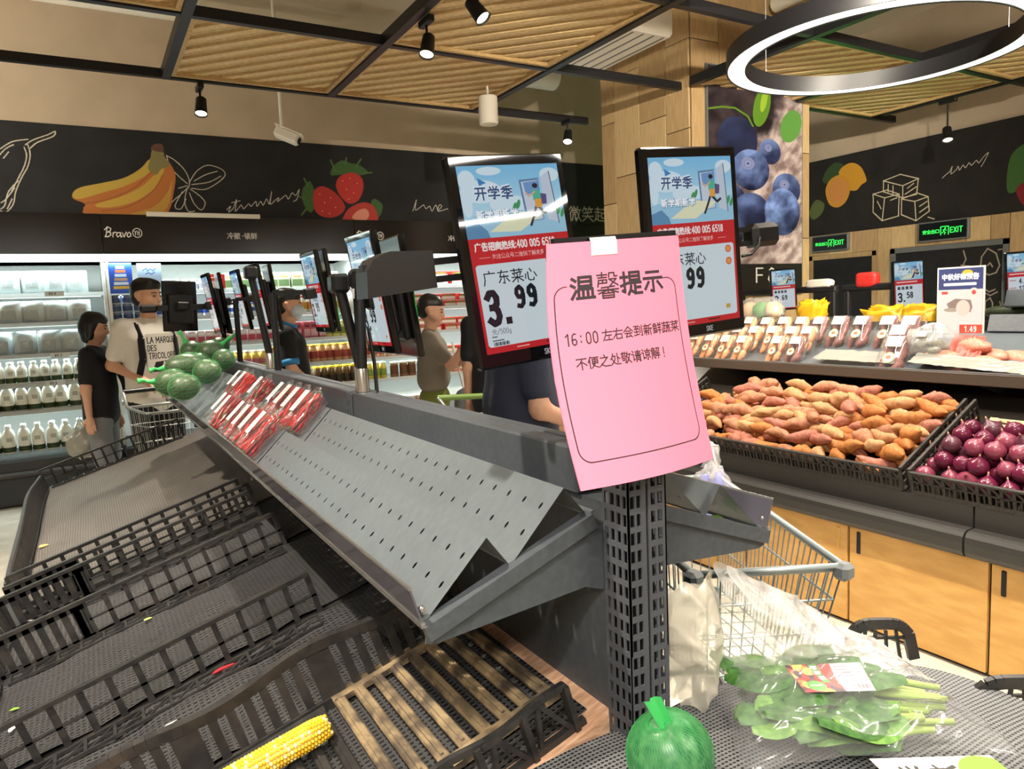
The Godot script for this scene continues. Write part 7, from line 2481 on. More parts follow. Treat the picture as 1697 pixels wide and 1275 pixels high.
func build_sweet_potatoes() -> void:
	var pm := potato_meshes()
	mat_noise("skin_a", rgb(166, 106, 76), rgb(192, 136, 102), 0.03, Vector3(7, 7, 7), 0.72, 2.0, true)
	mat_noise("skin_b", rgb(152, 86, 68), rgb(184, 118, 96), 0.03, Vector3(7, 7, 7), 0.72, 2.0, true)
	mat_noise("skin_c", rgb(166, 98, 44), rgb(194, 126, 62), 0.03, Vector3(7, 7, 7), 0.72, 2.0, true)
	mat_noise("skin_d", rgb(176, 126, 80), rgb(196, 152, 106), 0.03, Vector3(7, 7, 7), 0.72, 2.0, true)
	var keys := ["skin_a", "skin_b", "skin_c", "skin_d"]
	var words := ["pinkish tan", "reddish", "orange brown", "pale tan"]
	var r2 := RandomNumberGenerator.new()
	r2.seed = 2024
	var n := 0
	for layer in 3:
		var xn: int = [8, 7, 5][layer]
		var zn: int = [13, 12, 9][layer]
		for i in xn:
			for j in zn:
				var fx: float = (i + 0.5 + (0.5 if layer == 1 else 0.0)) / (xn + (0.5 if layer == 1 else 0.0))
				var x: float = lerpf(CX + 0.04, 3.37, fx) + r2.randf_range(-0.018, 0.018)
				var z: float = lerpf(-1.8, -3.12, (j + 0.5) / zn) + r2.randf_range(-0.04, 0.04) + (0.05 if i % 2 else 0.0)
				z = minf(z, -1.8)
				var fr := clampf((x - CX) / 0.52, 0, 1)
				# the heap is highest towards the back and thins out at its far end
				var lift: float = [0.0, 0.045, 0.085][layer]
				if layer == 2 and (fr < 0.3 or r2.randf() < 0.15):
					continue
				if z < -2.95 and layer > 0 and fr > 0.6:
					continue
				var y := lerpf(0.675, 0.905, fr) + 0.03 + lift + 0.02 * sin(fr * PI)
				var kind := r2.randi() % 4
				if z > -2.15 and r2.randf() < 0.55:
					kind = 2
				var o := mi(pm[r2.randi() % pm.size()], "sweet_potato", M[keys[kind]], null, Vector3(x, y, z))
				var b := Basis(Vector3.UP, PI / 2 + r2.randf_range(-0.75, 0.75)) * Basis(Vector3(0, 0, 1), r2.randf_range(-0.3, 0.3)) * Basis(Vector3.RIGHT, r2.randf() * TAU)
				o.transform.basis = b.scaled(Vector3.ONE * r2.randf_range(0.85, 1.1))
				tag(o, "%s sweet potato in the loose heap on the counter" % words[kind], "sweet potato", "%s sweet potatoes in the heap" % words[kind])
				n += 1
	# pale ginger-like roots at the far end
	mat_noise("ginger", rgb(206, 170, 112), rgb(226, 196, 142), 0.04, Vector3(7, 7, 7), 0.65, 0.0, true)
	for k in 9:
		var x := r2.randf_range(2.95, 3.2)
		var z := r2.randf_range(-3.26, -3.06)
		var o := mi(blob(Vector3.ZERO, Vector3(0.04, 0.035, 0.05), 0.5, 400 + k, 1.6, 16, 12).mesh(), "ginger_root", M.ginger, null, Vector3(x, lerpf(0.69, 0.82, (x - 2.9) / 0.35) + 0.06, z))
		tag(o, "pale yellow knobbly root beside the sweet potato heap", "root", "pale roots beside the sweet potatoes")
	# red onions
	mat_noise("onion_a", rgb(76, 18, 42), rgb(112, 32, 64), 0.04, Vector3(9, 4, 9), 0.22, 0.0, true)
	mat_noise("onion_b", rgb(66, 28, 42), rgb(96, 50, 66), 0.04, Vector3(9, 4, 9), 0.3, 0.0, true)
	mat_noise("onion_c", rgb(98, 30, 56), rgb(148, 74, 90), 0.04, Vector3(9, 4, 9), 0.28, 0.0, true)
	mat("onion_tip", rgb(186, 140, 110), 0.7)
	for layer in 3:
		for i in [5, 4, 3][layer]:
			for j in 8:
				var x: float = CX + 0.055 + i * 0.068 + layer * 0.03 + r2.randf_range(-0.01, 0.01)
				var z: float = -1.655 + j * 0.078 + layer * 0.035 + r2.randf_range(-0.012, 0.012)
				if z > -0.98 or (i > 3 and r2.randf() < 0.3):
					continue
				var fr := (x - CX) / 0.52
				var y := lerpf(0.675, 0.905, fr) + 0.04 + layer * 0.05
				var kind := r2.randi() % 3
				var rad := r2.randf_range(0.034, 0.042)
				var t := thing("red_onion", ["glossy purple red onion in the black bin", "dull dark red onion in the black bin", "pinkish red onion with pale streaks in the black bin"][kind], "onion", Vector3(x, y, z), 0.0, ["glossy red onions", "dull red onions", "pinkish red onions"][kind])
				t.basis = Basis(Vector3(r2.randf() - 0.5, r2.randf() - 0.5, r2.randf() - 0.5).normalized(), r2.randf_range(0.2, 1.2))
				var key := "onion_%d" % (r2.randi() % 3)
				if not good_meshes.has(key):
					var mb := MB.new()
					mb.lathe([[0.0, -0.92], [0.12, -0.92], [0.5, -0.8], [0.86, -0.45], [1.0, 0.0], [0.9, 0.42], [0.62, 0.72], [0.28, 0.94], [0.13, 1.12], [0.1, 1.25]], 18)
					good_meshes[key] = mb.mesh()
				var o := mi(good_meshes[key], "bulb", M[["onion_a", "onion_b", "onion_c"][kind]], t)
				o.scale = Vector3.ONE * rad
				if not good_meshes.has("onion_tail"):
					var mb := MB.new()
					mb.lathe([[0.13, 1.1], [0.1, 1.25], [0.06, 1.45], [0.0, 1.5]], 8)
					good_meshes["onion_tail"] = mb.mesh()
				o = mi(good_meshes["onion_tail"], "dry_tip", M.onion_tip, t)
				o.scale = Vector3.ONE * rad
	# loose onion skins
	mat("onion_skin", rgb(150, 70, 96), 0.4)
	for k in 14:
		var x := r2.randf_range(3.02, 3.34)
		var z := r2.randf_range(-1.64, -1.3)
		var mb := MB.new()
		var p := PackedVector3Array()
		for j in 3:
			for i in 4:
				p.append(Vector3(i * 0.012 - 0.018, 0.006 * sin(i + j + k), j * 0.012 - 0.012))
		mb.surf(p, 4, 3)
		var o := mi(mb.mesh(), "onion_skin", M.onion_skin, null, Vector3(x, lerpf(0.675, 0.905, (x - CX) / 0.52) + 0.052, z))
		o.rotation = Vector3(r2.randf() * 0.6, r2.randf() * 6, 0.5)
		tag(o, "thin purple onion skin flake on the pale slatted board", "onion skin", "onion skin flakes")

func net_over(mb: MB, r: Vector3, lines: int, seg: int, th: float, twist: float) -> void:
	for s in [-1.0, 1.0]:
		for k in lines:
			var pts := []
			for j in seg + 1:
				var f := 0.06 + 0.88 * j / seg
				var a := PI * f
				var ph: float = TAU * k / lines + s * twist * f
				pts.append(Vector3(sin(a) * cos(ph) * r.x, cos(a) * r.y, sin(a) * sin(ph) * r.z))
			mb.tube(pts, th, 3, false, false)

func build_chillies_and_melons() -> void:
	mat("chilli_red", rgb(196, 20, 24), 0.25)
	mat("chilli_dark", rgb(150, 14, 22), 0.25)
	mat("chilli_stem", rgb(96, 120, 48), 0.6)
	var ri := RI.new(64, 128, rgb(226, 224, 220))
	for k in 8:
		ri.line([Vector2(8, 12 + k * 14), Vector2(24 + (k * 23) % 32, 12 + k * 14)], 4, rgb(130, 128, 126))
	var lab := tex_mat("chilli_label_print", ri.tex(), 0.5)
	# heaps of chillies, three different ones
	var heaps := []
	var stems := []
	for v in 3:
		var mb := MB.new()
		var ms := MB.new()
		var r2 := RandomNumberGenerator.new()
		r2.seed = 700 + v
		for k in 46:
			var p0 := Vector3(r2.randf_range(-0.04, 0.04), 0.01 + r2.randf() * 0.13, 0.006 + 0.04 * r2.randf())
			var ang := r2.randf_range(-0.7, 0.7) + (PI if r2.randf() < 0.5 else 0.0)
			var d := Vector3(sin(ang), cos(ang), r2.randf_range(-0.15, 0.15))
			var side := Vector3(d.y, -d.x, 0.2)
			var pts := []
			var ln := r2.randf_range(0.05, 0.075)
			var cv := r2.randf_range(-0.012, 0.012)
			for j in 5:
				var f := j / 4.0 - 0.5
				var q := p0 + d * f * ln + side * cv * (0.25 - f * f) * 4
				q.x = clampf(q.x, -0.049, 0.049)
				q.y = clampf(q.y, 0.006, 0.144)
				q.z = clampf(q.z, 0.005, 0.05)
				pts.append(q)
			mb.tube(pts, [0.0035, 0.0042, 0.004, 0.003, 0.0008], 5)
			if k % 2 == 0:
				ms.tube([pts[0], pts[0] - d * 0.012], 0.0014, 4)
		heaps.append(mb.mesh())
		stems.append(ms.mesh())
	var lo := Vector3(0.714, 0.7, 0).normalized()
	var bl := Basis(Vector3(0, 0, 1), lo, Vector3(0, 0, 1).cross(lo))
	var spots := [["lower", -2.345, "nearest box of red chillies on the lower step, beside the empty tray"], ["lower", -2.465, "second box of red chillies on the lower step"], ["lower", -2.58, "third box of red chillies on the lower step"], ["lower", -2.7, "fourth box of red chillies on the lower step"], ["lower", -2.96, "box of red chillies on the lower step after a gap"], ["lower", -3.08, "box of red chillies on the lower step next to the netted melons"], ["upper", -2.36, "nearest box of red chillies on the upper step, beside the empty tray"], ["upper", -2.49, "second box of red chillies on the upper step"], ["upper", -2.61, "third box of red chillies on the upper step"], ["upper", -2.73, "fourth box of red chillies on the upper step"], ["upper", -3.08, "box of red chillies on the upper step after a gap"], ["upper", -3.45, "box of red chillies by the chrome foot of the pole"], ["upper", -3.57, "farthest box of red chillies on the upper step"]]
	var idx := 0
	for s in spots:
		var base: Vector2 = Vector2(0.402, 1.05) if s[0] == "lower" else Vector2(0.55, 1.103)
		var t := thing("chilli_box", s[2], "chilli box", Vector3.ZERO, 0.0, "clear boxes of red chillies")
		t.transform = Transform3D(bl * Basis(Vector3(0, 0, 1), rng.randf_range(-0.1, 0.1)), Vector3(base.x, base.y, s[1]) + bl.y * 0.012 + bl.z * 0.004)
		mi(heaps[idx % 3], "red_chillies", M.chilli_red if idx % 2 else M.chilli_dark, t).set_meta("kind", "stuff")
		mi(stems[idx % 3], "chilli_stems", M.chilli_stem, t).set_meta("kind", "stuff")
		if not good_meshes.has("chilli_shell"):
			var mb := MB.new()
			var w := 0.112
			var h := 0.15
			var p := PackedVector3Array()
			for q in [[0.0, 0.0], [0.94, 0.0], [1.0, 0.55], [0.95, 0.62], [0.86, 1.0], [0.0, 1.0]]:
				for k in 28:
					var a := TAU * k / 28
					p.append(Vector3(signf(cos(a)) * pow(absf(cos(a)), 0.3) * w / 2 * q[0], h / 2 + signf(sin(a)) * pow(absf(sin(a)), 0.3) * h / 2 * q[0], 0.058 * q[1]))
			mb.surf(p, 28, 6, true, false, true)
			good_meshes["chilli_shell"] = mb.mesh()
			mb = MB.new()
			p = PackedVector3Array()
			for q in [1.0, 1.09]:
				for k in 28:
					var a := TAU * k / 28
					p.append(Vector3(signf(cos(a)) * pow(absf(cos(a)), 0.26) * w / 2 * q, h / 2 + signf(sin(a)) * pow(absf(sin(a)), 0.26) * h / 2 * q, 0.034 + (q - 1.0) * 0.04))
			mb.surf(p, 28, 2, true)
			mb.tube([Vector3(-0.03, h, 0.04), Vector3(-0.02, h + 0.014, 0.042), Vector3(0.02, h + 0.014, 0.042), Vector3(0.03, h, 0.04)], 0.004, 6)
			good_meshes["chilli_flange"] = mb.mesh()
		mi(good_meshes["chilli_shell"], "clear_shell", M.clear_box, t)
		mi(good_meshes["chilli_flange"], "flange", M.clear_box, t)
		var mb2 := MB.new()
		var lx := -0.034
		for q in [[lx - 0.022, 0.14, 0, 0], [lx + 0.026, 0.14, 1, 0], [lx + 0.026, 0.055, 1, 1], [lx - 0.022, 0.055, 0, 1]]:
			mb2.vert(Vector3(q[0] + 0.01, q[1], 0.0592), Vector3(0, 0, 1), Vector2(q[2], q[3]))
		mb2.ix.append_array([0, 1, 2, 0, 2, 3])
		part(t, mb2, "price_label", lab)
		idx += 1
	# netted green melons on the far tray
	mat_noise("melon_skin", rgb(50, 70, 48), rgb(92, 108, 80), 0.04, Vector3(9, 9, 9), 0.4, 0.0, true)
	mat("net_green", rgb(64, 168, 92), 0.4)
	mat("net_light", rgb(70, 196, 104), 0.4)
	var ms2 := [[318, 583, -4.45, 0.052, 0.05, "round"], [348, 584, -4.35, 0.062, 0.056, "plump"], [371, 596, -4.2, 0.048, 0.046, "small"], [306, 606, -4.1, 0.08, 0.05, "long"], [343, 616, -3.95, 0.055, 0.05, "smooth"], [284, 634, -3.75, 0.06, 0.05, "shaded"], [305, 642, -3.55, 0.055, 0.048, "near"], [330, 603, -4.3, 0.055, 0.05, "middle"], [362, 575, -4.5, 0.05, 0.046, "back"]]
	var wheres := ["on top of the pile by the man's shirt", "plump one in the middle of the pile's top", "beside the far chilli box", "long one lying across the front of the pile", "at the foot of the pile before the chilli boxes", "nearest the price strip under the bright net tail", "next to the lower chilli boxes", "half hidden inside the pile", "at the back of the pile under the net ears"]
	for k in ms2.size():
		var q: Array = ms2[k].duplicate()
		q[3] *= 1.22
		q[4] *= 1.2
		var c := on_z(q[0], q[1], q[2])
		var t := thing("netted_melon", "green melon in a green net, %s" % wheres[k], "melon", c - Vector3(0, q[4], 0), 0.0, "netted green melons on the far tray")
		var p: Array = [Vector3.ZERO]
		part(t, blob(Vector3(0, q[4], 0), Vector3(q[3], q[4], q[4]), 0.08, 80 + k, 0.8, 20, 14), "melon", M.melon_skin)
		var mb := MB.new()
		mb.xf = Transform3D(Basis(Vector3(0, 0, 1), PI / 2 + 0.3), Vector3(0, q[4], 0))
		net_over(mb, Vector3(q[4] * 1.05, q[3] * 1.05, q[4] * 1.05), 18, 10, 0.0005, 1.2)
		part(t, mb, "net", M.net_green)
		if k in [0, 1, 3, 5, 8]:
			mb = MB.new()
			var d := Vector3([-0.4, 0.7, -1.0, -1.0, 0.9][[0, 1, 3, 5, 8].find(k)], [0.8, 0.5, -0.1, 0.15, 0.6][[0, 1, 3, 5, 8].find(k)], 0.1).normalized()
			var s := Vector3(q[3] * d.x, q[4] + q[4] * d.y, 0)
			mb.tube([s, s + d * 0.03, s + d * 0.045 + Vector3(0, 0.005, 0), s + d * 0.07], [0.016, 0.007, 0.008, 0.015], 7)
			part(t, mb, "net_tail", M.net_light)
	# melon on the rubber mat
	var mc := on_y(1110, 1252, 0.842)
	var t2 := thing("netted_melon", "round green melon in a fine green net on the grey rubber mat", "melon", mc - Vector3(0, 0.058, 0))
	mat_noise("melon_near", rgb(44, 96, 62), rgb(92, 140, 96), 0.03, Vector3(7, 7, 7), 0.3, 0.0, true)
	part(t2, blob(Vector3(0, 0.06, 0), Vector3(0.0615, 0.06, 0.0615), 0.05, 5, 0.8, 36, 26), "melon", M.melon_near)
	var mb3 := MB.new()
	mb3.xf = Transform3D(Basis(Vector3(0, 0, 1), 0.35), Vector3(0, 0.06, 0))
	net_over(mb3, Vector3(0.0632, 0.0622, 0.0632), 64, 26, 0.0003, 0.9)
	part(t2, mb3, "net", M.net_green)
	mb3 = MB.new()
	var g := PackedVector3Array()
	for j in 8:
		for i in 5:
			var f := j / 7.0
			var w := 0.011 + 0.003 * f
			g.append(Vector3(-0.016 - f * 0.026 + (i - 2) * w * 0.5, 0.112 + f * 0.052, 0.012 + 0.004 * sin(i * 1.9)))
	mb3.surf(g, 5, 8)
	part(t2, mb3, "net_tail", M.net_light)
	# ear of corn in the near crate
	var tn := tan(deg_to_rad(16))
	var on_deck := func(u: float, v: float, off: float) -> Vector3:
		var r := ray(u, v)
		var y0 := 0.496 + off / cos(deg_to_rad(16))
		return EYE + r * ((y0 + tn * 0.32 - EYE.y) / (r.y - tn * r.x))
	var e1: Vector3 = on_deck.call(547, 1200, 0.052)
	var e0: Vector3 = on_deck.call(352, 1312, 0.05)
	var ax := (e1 - e0)
	var ln := ax.length()
	var cy := ax.normalized()
	var cxn := cy.cross(Vector3.UP).normalized()
	var ct := thing("corn_ear", "bare ear of yellow and white corn lying on the black crate slats", "corn", e0)
	ct.transform = Transform3D(Basis(cxn, cy, cxn.cross(cy)), e0)
	vcol("kernel", 0.3)
	var km := MB.new()
	var rr2 := RandomNumberGenerator.new()
	rr2.seed = 31
	var rows := 16
	var pitch := 0.0064
	var cnt := int(ln / pitch)
	for i in rows:
		for j in cnt:
			var f := float(j) / cnt
			var rad := 0.0215 * (1.0 - pow(maxf(0.0, (f - 0.8) / 0.2), 2.2) * 0.32)
			var a := TAU * i / rows + 0.06 * sin(f * 5)
			var c := Vector3(cos(a) * rad, f * ln + (0.0032 if i % 2 else 0.0), sin(a) * rad)
			var o := Vector3(cos(a), 0, sin(a))
			var tg := Vector3(-sin(a), 0, cos(a))
			km.col = [lin(236, 190, 48), lin(240, 200, 70), lin(228, 176, 36), lin(244, 226, 160)][rr2.randi() % 4 if rr2.randf() < 0.55 else 0]
			var g2 := PackedVector3Array()
			var hw := rad * PI / rows * 0.98
			for q in [[1.0, -0.4], [1.0, 0.3], [0.72, 0.8], [0.0, 1.0]]:
				for m in 6:
					var b := TAU * m / 6 + 0.5
					g2.append(c + tg * cos(b) * hw * q[0] + Vector3.UP * sin(b) * pitch * 0.54 * q[0] + o * q[1] * 0.0042)
			km.surf(g2, 6, 4, true, false, true)
	part(ct, km, "kernels", M.kernel).set_meta("kind", "stuff")
	var cb := MB.new()
	cb.lathe([[0.0, 0.0], [0.02, 0.002], [0.0215, ln * 0.8], [0.014, ln * 0.97], [0.0, ln * 1.01]], 16)
	mat("cob", rgb(226, 206, 140), 0.6)
	part(ct, cb, "cob", M.cob)

# wire shopping trolley: nose corners and back corners of the basket rim, rim height
func trolley(label: String, nose_r: Vector3, nose_l: Vector3, back_r: Vector3, back_l: Vector3, handle: Material, wire: Material) -> Node3D:
	var t := thing("shopping_trolley", label, "shopping trolley", Vector3((nose_r.x + back_l.x) / 2, 0, (nose_r.z + back_l.z) / 2))
	var ctr := (nose_r + nose_l + back_r + back_l) / 4
	var rim := [nose_l, nose_r, back_r, back_l]
	var low := []
	for k in 4:
		var p: Vector3 = rim[k]
		var q: Vector3 = ctr + (p - ctr) * (0.82 if k < 2 else 0.9)
		q.y = p.y - (0.3 if k < 2 else 0.4)
		low.append(q)
	var mb := MB.new()
	mb.tube([rim[0], rim[1], rim[2], rim[3]], 0.011, 8, true)
	partw(t, mb, "rim", wire)
	mb = MB.new()
	for k in 4:
		var a: Vector3 = rim[k]
		var b: Vector3 = rim[(k + 1) % 4]
		var c: Vector3 = low[k]
		var d: Vector3 = low[(k + 1) % 4]
		var n := int((b - a).length() / 0.032)
		for i in n + 1:
			var f := float(i) / n
			mb.tube([a.lerp(b, f), c.lerp(d, f)], 0.0022, 5)
		for f in [0.3, 0.62, 1.0]:
			mb.tube([a.lerp(c, f), b.lerp(d, f)], 0.0032, 5)
	for i in 9:
		var f := i / 8.0
		mb.tube([low[0].lerp(low[1], f), low[3].lerp(low[2], f)], 0.0022, 5)
	for i in 9:
		var f := i / 8.0
		mb.tube([low[0].lerp(low[3], f), low[1].lerp(low[2], f)], 0.0022, 5)
	partw(t, mb, "wire_basket", wire)
	mb = MB.new()
	var up := Vector3(0, 0.1, 0)
	var out: Vector3 = ((back_r + back_l) / 2 - (nose_r + nose_l) / 2).normalized() * 0.08
	mb.tube([back_r, back_r + up * 0.6 + out * 0.5, back_r + up + out], 0.011, 8)
	partw(t, mb, "handle_arm", wire)
	mb = MB.new()
	mb.tube([back_l, back_l + up * 0.6 + out * 0.5, back_l + up + out], 0.011, 8)
	partw(t, mb, "handle_arm", wire)
	mb = MB.new()
	mb.tube([back_r + up + out, back_l + up + out], 0.017, 12)
	partw(t, mb, "handle", handle)
	mb = MB.new()
	for s in [[nose_r, 0.95], [nose_l, 0.95]]:
		mb = MB.new()
		mb.cbox(s[0] + Vector3(0, -0.01, 0), Vector3(0.042, 0.042, 0.042), 0.01)
		partw(t, mb, "corner_bumper", M.trolley_bumper)

	mb = MB.new()
	for k in 4:
		var q: Vector3 = low[k]
		q.y = 0.13
		mb.tube([low[k], q], 0.012, 8)
	mb.tube([Vector3(low[0].x, 0.13, low[0].z), Vector3(low[1].x, 0.13, low[1].z), Vector3(low[2].x, 0.13, low[2].z), Vector3(low[3].x, 0.13, low[3].z)], 0.012, 8, true)
	partw(t, mb, "chassis", wire)
	for k in 4:
		mb = MB.new()
		mb.lathe([[0.0, -0.014], [0.05, -0.014], [0.058, -0.008], [0.058, 0.008], [0.05, 0.014], [0.0, 0.014]], 18, Transform3D(Basis(Vector3(0, 0, 1), PI / 2), Vector3(low[k].x, 0.058, low[k].z)))
		mb.box(Vector3(low[k].x, 0.1, low[k].z), Vector3(0.036, 0.06, 0.02))
		partw(t, mb, "wheel", M.black_plastic)
	return t

func build_trolleys() -> void:
	mat("trolley_blue", rgb(136, 146, 148), 0.4, 0.4)
	mat("trolley_bumper", rgb(104, 110, 112), 0.5)
	mat("handle_green", rgb(96, 124, 52), 0.5)
	var nr := on_y(1398, 940, 0.85)
	var br := on_y(1190, 790, 0.85)
	var ax := (br - nr).normalized()
	var side := ax.cross(Vector3.UP).normalized()
	if side.x > 0:
		side = -side
	trolley("grey-blue wire trolley between the gondola and the sweet potato counter", nr, nr + side * 0.36, br, br + side * 0.48, M.trolley_bumper, M.trolley_blue)
	# water bottles in a clear bag in that trolley
	var wp := on_y(1182, 800, 0.86) + Vector3(-0.06, 0, 0.05)
	var wb := thing("bottle_bag", "knotted clear bag with blue water bottles in the grey-blue trolley", "bag", wp - Vector3(0, 0.14, 0))
	mat("water_blue", rgb(110, 120, 214), 0.2)
	for k in 2:
		var mb := MB.new()
		mb.lathe([[0.0, 0.0], [0.03, 0.0], [0.032, 0.01], [0.032, 0.13], [0.014, 0.17], [0.014, 0.19], [0.0, 0.19]], 14, Transform3D(Basis.IDENTITY, Vector3(-0.03 + k * 0.06, 0.0, 0)))
		part(wb, mb, "water_bottle", M.water_blue)
	part(wb, blob(Vector3(0, 0.1, 0), Vector3(0.075, 0.12, 0.055), 0.35, 21, 2.2, 26, 18), "clear_film", M.film_clear)
	part(wb, blob(Vector3(0.0, 0.24, 0), Vector3(0.03, 0.055, 0.025), 0.9, 22, 2.4, 20, 14), "knot", M.film_clear)
	# trolley of the man, behind the far crate
	var h1 := Vector3(0.12, 1.0, -5.62)
	trolley("silver wire trolley pushed by the man in the white T-shirt", Vector3(0.7, 0.9, -5.32), Vector3(0.3, 0.9, -5.26), Vector3(0.68, 0.92, -5.7), Vector3(0.2, 0.92, -5.58), M.black_plastic, M.zinc_wire)
	# trolley with the green handle behind the spine
	var a := on_z(738, 660, -3.75)
	var b := on_z(845, 655, -3.75)
	trolley("silver wire trolley with a green handle behind the gondola spine", b + Vector3(0.35, -0.12, 0.75), a + Vector3(0.4, -0.12, 0.75), b + Vector3(0.0, -0.1, 0.05), a + Vector3(0.0, -0.1, 0.05), M.handle_green, M.zinc_wire)

func bag_height_mesh(fn2: Callable, nu: int, nv: int) -> MB:
	var p := PackedVector3Array()
	for j in nv:
		for i in nu:
			p.append(fn2.call(i / (nu - 1.0), j / (nv - 1.0)))
	var mb := MB.new()
	mb.surf(p, nu, nv)
	return mb

func build_foreground_bags() -> void:
	clear("bag_film", Color(0.92, 0.93, 0.95), 0.08, 0.12)
	clear("bag_haze", Color(0.92, 0.92, 0.92), 0.34, 0.16)
	mat("bag_frost", rgb(206, 200, 184), 0.28)
	M.bag_frost.backlight_enabled = true
	M.bag_frost.backlight = Color(0.5, 0.48, 0.42)
	mat_noise("leaf_green", rgb(38, 84, 30), rgb(70, 118, 46), 0.03, Vector3(9, 9, 9), 0.5, 0.0, true)
	mat_noise("leaf_light", rgb(78, 128, 50), rgb(116, 158, 70), 0.03, Vector3(9, 9, 9), 0.5, 0.0, true)
	mat("stalk_green", rgb(150, 176, 84), 0.45)
	var y0 := 0.792
	# greens: leaves heaped at the left, stalks running right
	var pc := on_y(1362, 1160, 0.82)
	var pr := on_y(1545, 1165, 0.82)
	var dirv := (pr - pc)
	dirv.y = 0
	dirv = dirv.normalized()
	var side := Vector3(-dirv.z, 0, dirv.x)
	var t := thing("greens_bag", "clear plastic bag of leafy greens with a printed label on the rubber mat", "bag", Vector3(pc.x, y0, pc.z))
	var r2 := RandomNumberGenerator.new()
	r2.seed = 55
	for k in 44:
		var mb := MB.new()
		var p := PackedVector3Array()
		var ln := r2.randf_range(0.09, 0.14)
		var wd := r2.randf_range(0.03, 0.045)
		var ph := r2.randf() * 6
		for j in 8:
			for i in 5:
				var f := j / 7.0
				var s := i / 4.0 * 2 - 1
				var w := wd * pow(sin(clampf(f * 0.92 + 0.06, 0, 1) * PI), 0.6)
				p.append(Vector3((f - 0.5) * ln, 0.008 * (1 - s * s) + 0.007 * sin(f * 5 + ph) - 0.01 * f * f, s * w))
		mb.surf(p, 5, 8)
		var o := part(t, mb, "leaf", M.leaf_green if k % 3 else M.leaf_light)
		var bs := Basis(dirv, Vector3.UP, side) * Basis(Vector3.UP, PI + r2.randf_range(-0.7, 0.7)) * Basis(Vector3(0, 0, 1), r2.randf_range(-0.25, 0.25))
		o.transform = Transform3D(bs, dirv * r2.randf_range(-0.13, 0.08) + side * r2.randf_range(-0.11, 0.11) + Vector3(0, r2.randf_range(0.012, 0.062), 0))
	for k in 30:
		var mb := MB.new()
		var s0 := r2.randf_range(-0.1, 0.1)
		var hh := r2.randf_range(0.012, 0.055)
		var l0 := r2.randf_range(0.06, 0.14)
		mb.tube([dirv * 0.02 + side * s0 + Vector3(0, hh, 0), dirv * 0.1 + side * s0 * 0.8 + Vector3(0, hh * 0.9, 0), dirv * (0.06 + l0) + side * s0 * 0.6 + Vector3(0, hh * 0.7, 0)], [0.004, 0.005, 0.0055], 7)
		part(t, mb, "stalk", M.stalk_green)
	# printed label on top
	var ri := RI.new(256, 110, rgb(190, 44, 40))
	for k in 40:
		ri.oval(r2.randf() * 150, r2.randf() * 110, 8 + r2.randf() * 14, 6 + r2.randf() * 10, [rgb(206, 52, 40), rgb(230, 120, 50), rgb(120, 30, 50), rgb(226, 190, 90), rgb(80, 40, 60)][k % 5])
	ri.poly([Vector2(76, 0), Vector2(104, 0), Vector2(122, 74), Vector2(94, 74)], rgb(70, 130, 60))
	for k in 3:
		ri.rrect(82 + k * 6, 8 + k * 20, 20, 14, 2, rgb(230, 236, 222))
	ri.oval(60, 86, 34, 20, rgb(86, 170, 60))
	ri.line([Vector2(40, 84), Vector2(80, 84)], 5, rgb(210, 236, 190))
	ri.rect(150, 0, 106, 110, rgb(188, 186, 196))
	for k in 4:
		ri.line([Vector2(160, 14 + k * 12), Vector2(200 + (k * 19) % 40, 14 + k * 12)], 4, rgb(120, 116, 128))
	for k in 14:
		ri.rect(190 + k * 4, 84, [1, 2, 3][k % 3], 16, rgb(60, 60, 66))
	var lm := tex_mat("greens_label_print", ri.tex(), 0.25)
	var lc := on_y(1385, 1128, 0.868)
	var q0 := on_y(1300, 1103, 0.868)
	var q1 := on_y(1425, 1098, 0.868)
	var q2 := on_y(1452, 1145, 0.868)
	var q3 := on_y(1335, 1148, 0.868)
	print_quad("printed_label", q0, q1, q2, q3, lm, t)
	# bag skin: outline followed on the mat, dome over the greens, crumpled high part behind
	var fn := FastNoiseLite.new()
	fn.seed = 17
	fn.frequency = 1.0
	fn.fractal_octaves = 2
	fn.fractal_type = FastNoiseLite.FRACTAL_RIDGED
	var far_l := on_y(1185, 1105, 0.83)
	var far_r := on_y(1475, 1075, 0.83)
	var near_l := on_y(1235, 1290, 0.8)
	var near_r := on_y(1697, 1255, 0.8)
	var skin := func(u: float, v: float) -> Vector3:
		var p := far_l.lerp(far_r, u).lerp(near_l.lerp(near_r, u), v)
		var e := pow(sin(clampf(u, 0, 1) * PI), 0.4) * pow(sin(clampf(v * 0.94 + 0.05, 0, 1) * PI), 0.35)
		p.y = y0 + 0.002 + e * (0.078 - 0.02 * u) + 0.03 * (fn.get_noise_2d(u * 2.0 + v, v * 1.6) + 0.3) * e
		p.x += 0.012 * fn.get_noise_2d(v * 4, 9)
		return p
	part(t, bag_height_mesh(skin, 70, 56), "bag_skin", M.bag_film)
	for c in t.get_children():
		if c.name == "bag_skin":
			c.position = -t.position
	# the loose, inflated mouth of the bag standing up behind the greens
	var top := thing("loose_bag", "crumpled clear plastic bag standing up behind the leafy greens", "bag", Vector3(on_y(1290, 1100, 0.8).x, y0, on_y(1290, 1100, 0.8).z))
	var bl := on_z(1205, 1110, -0.86)
	var zz := -0.86
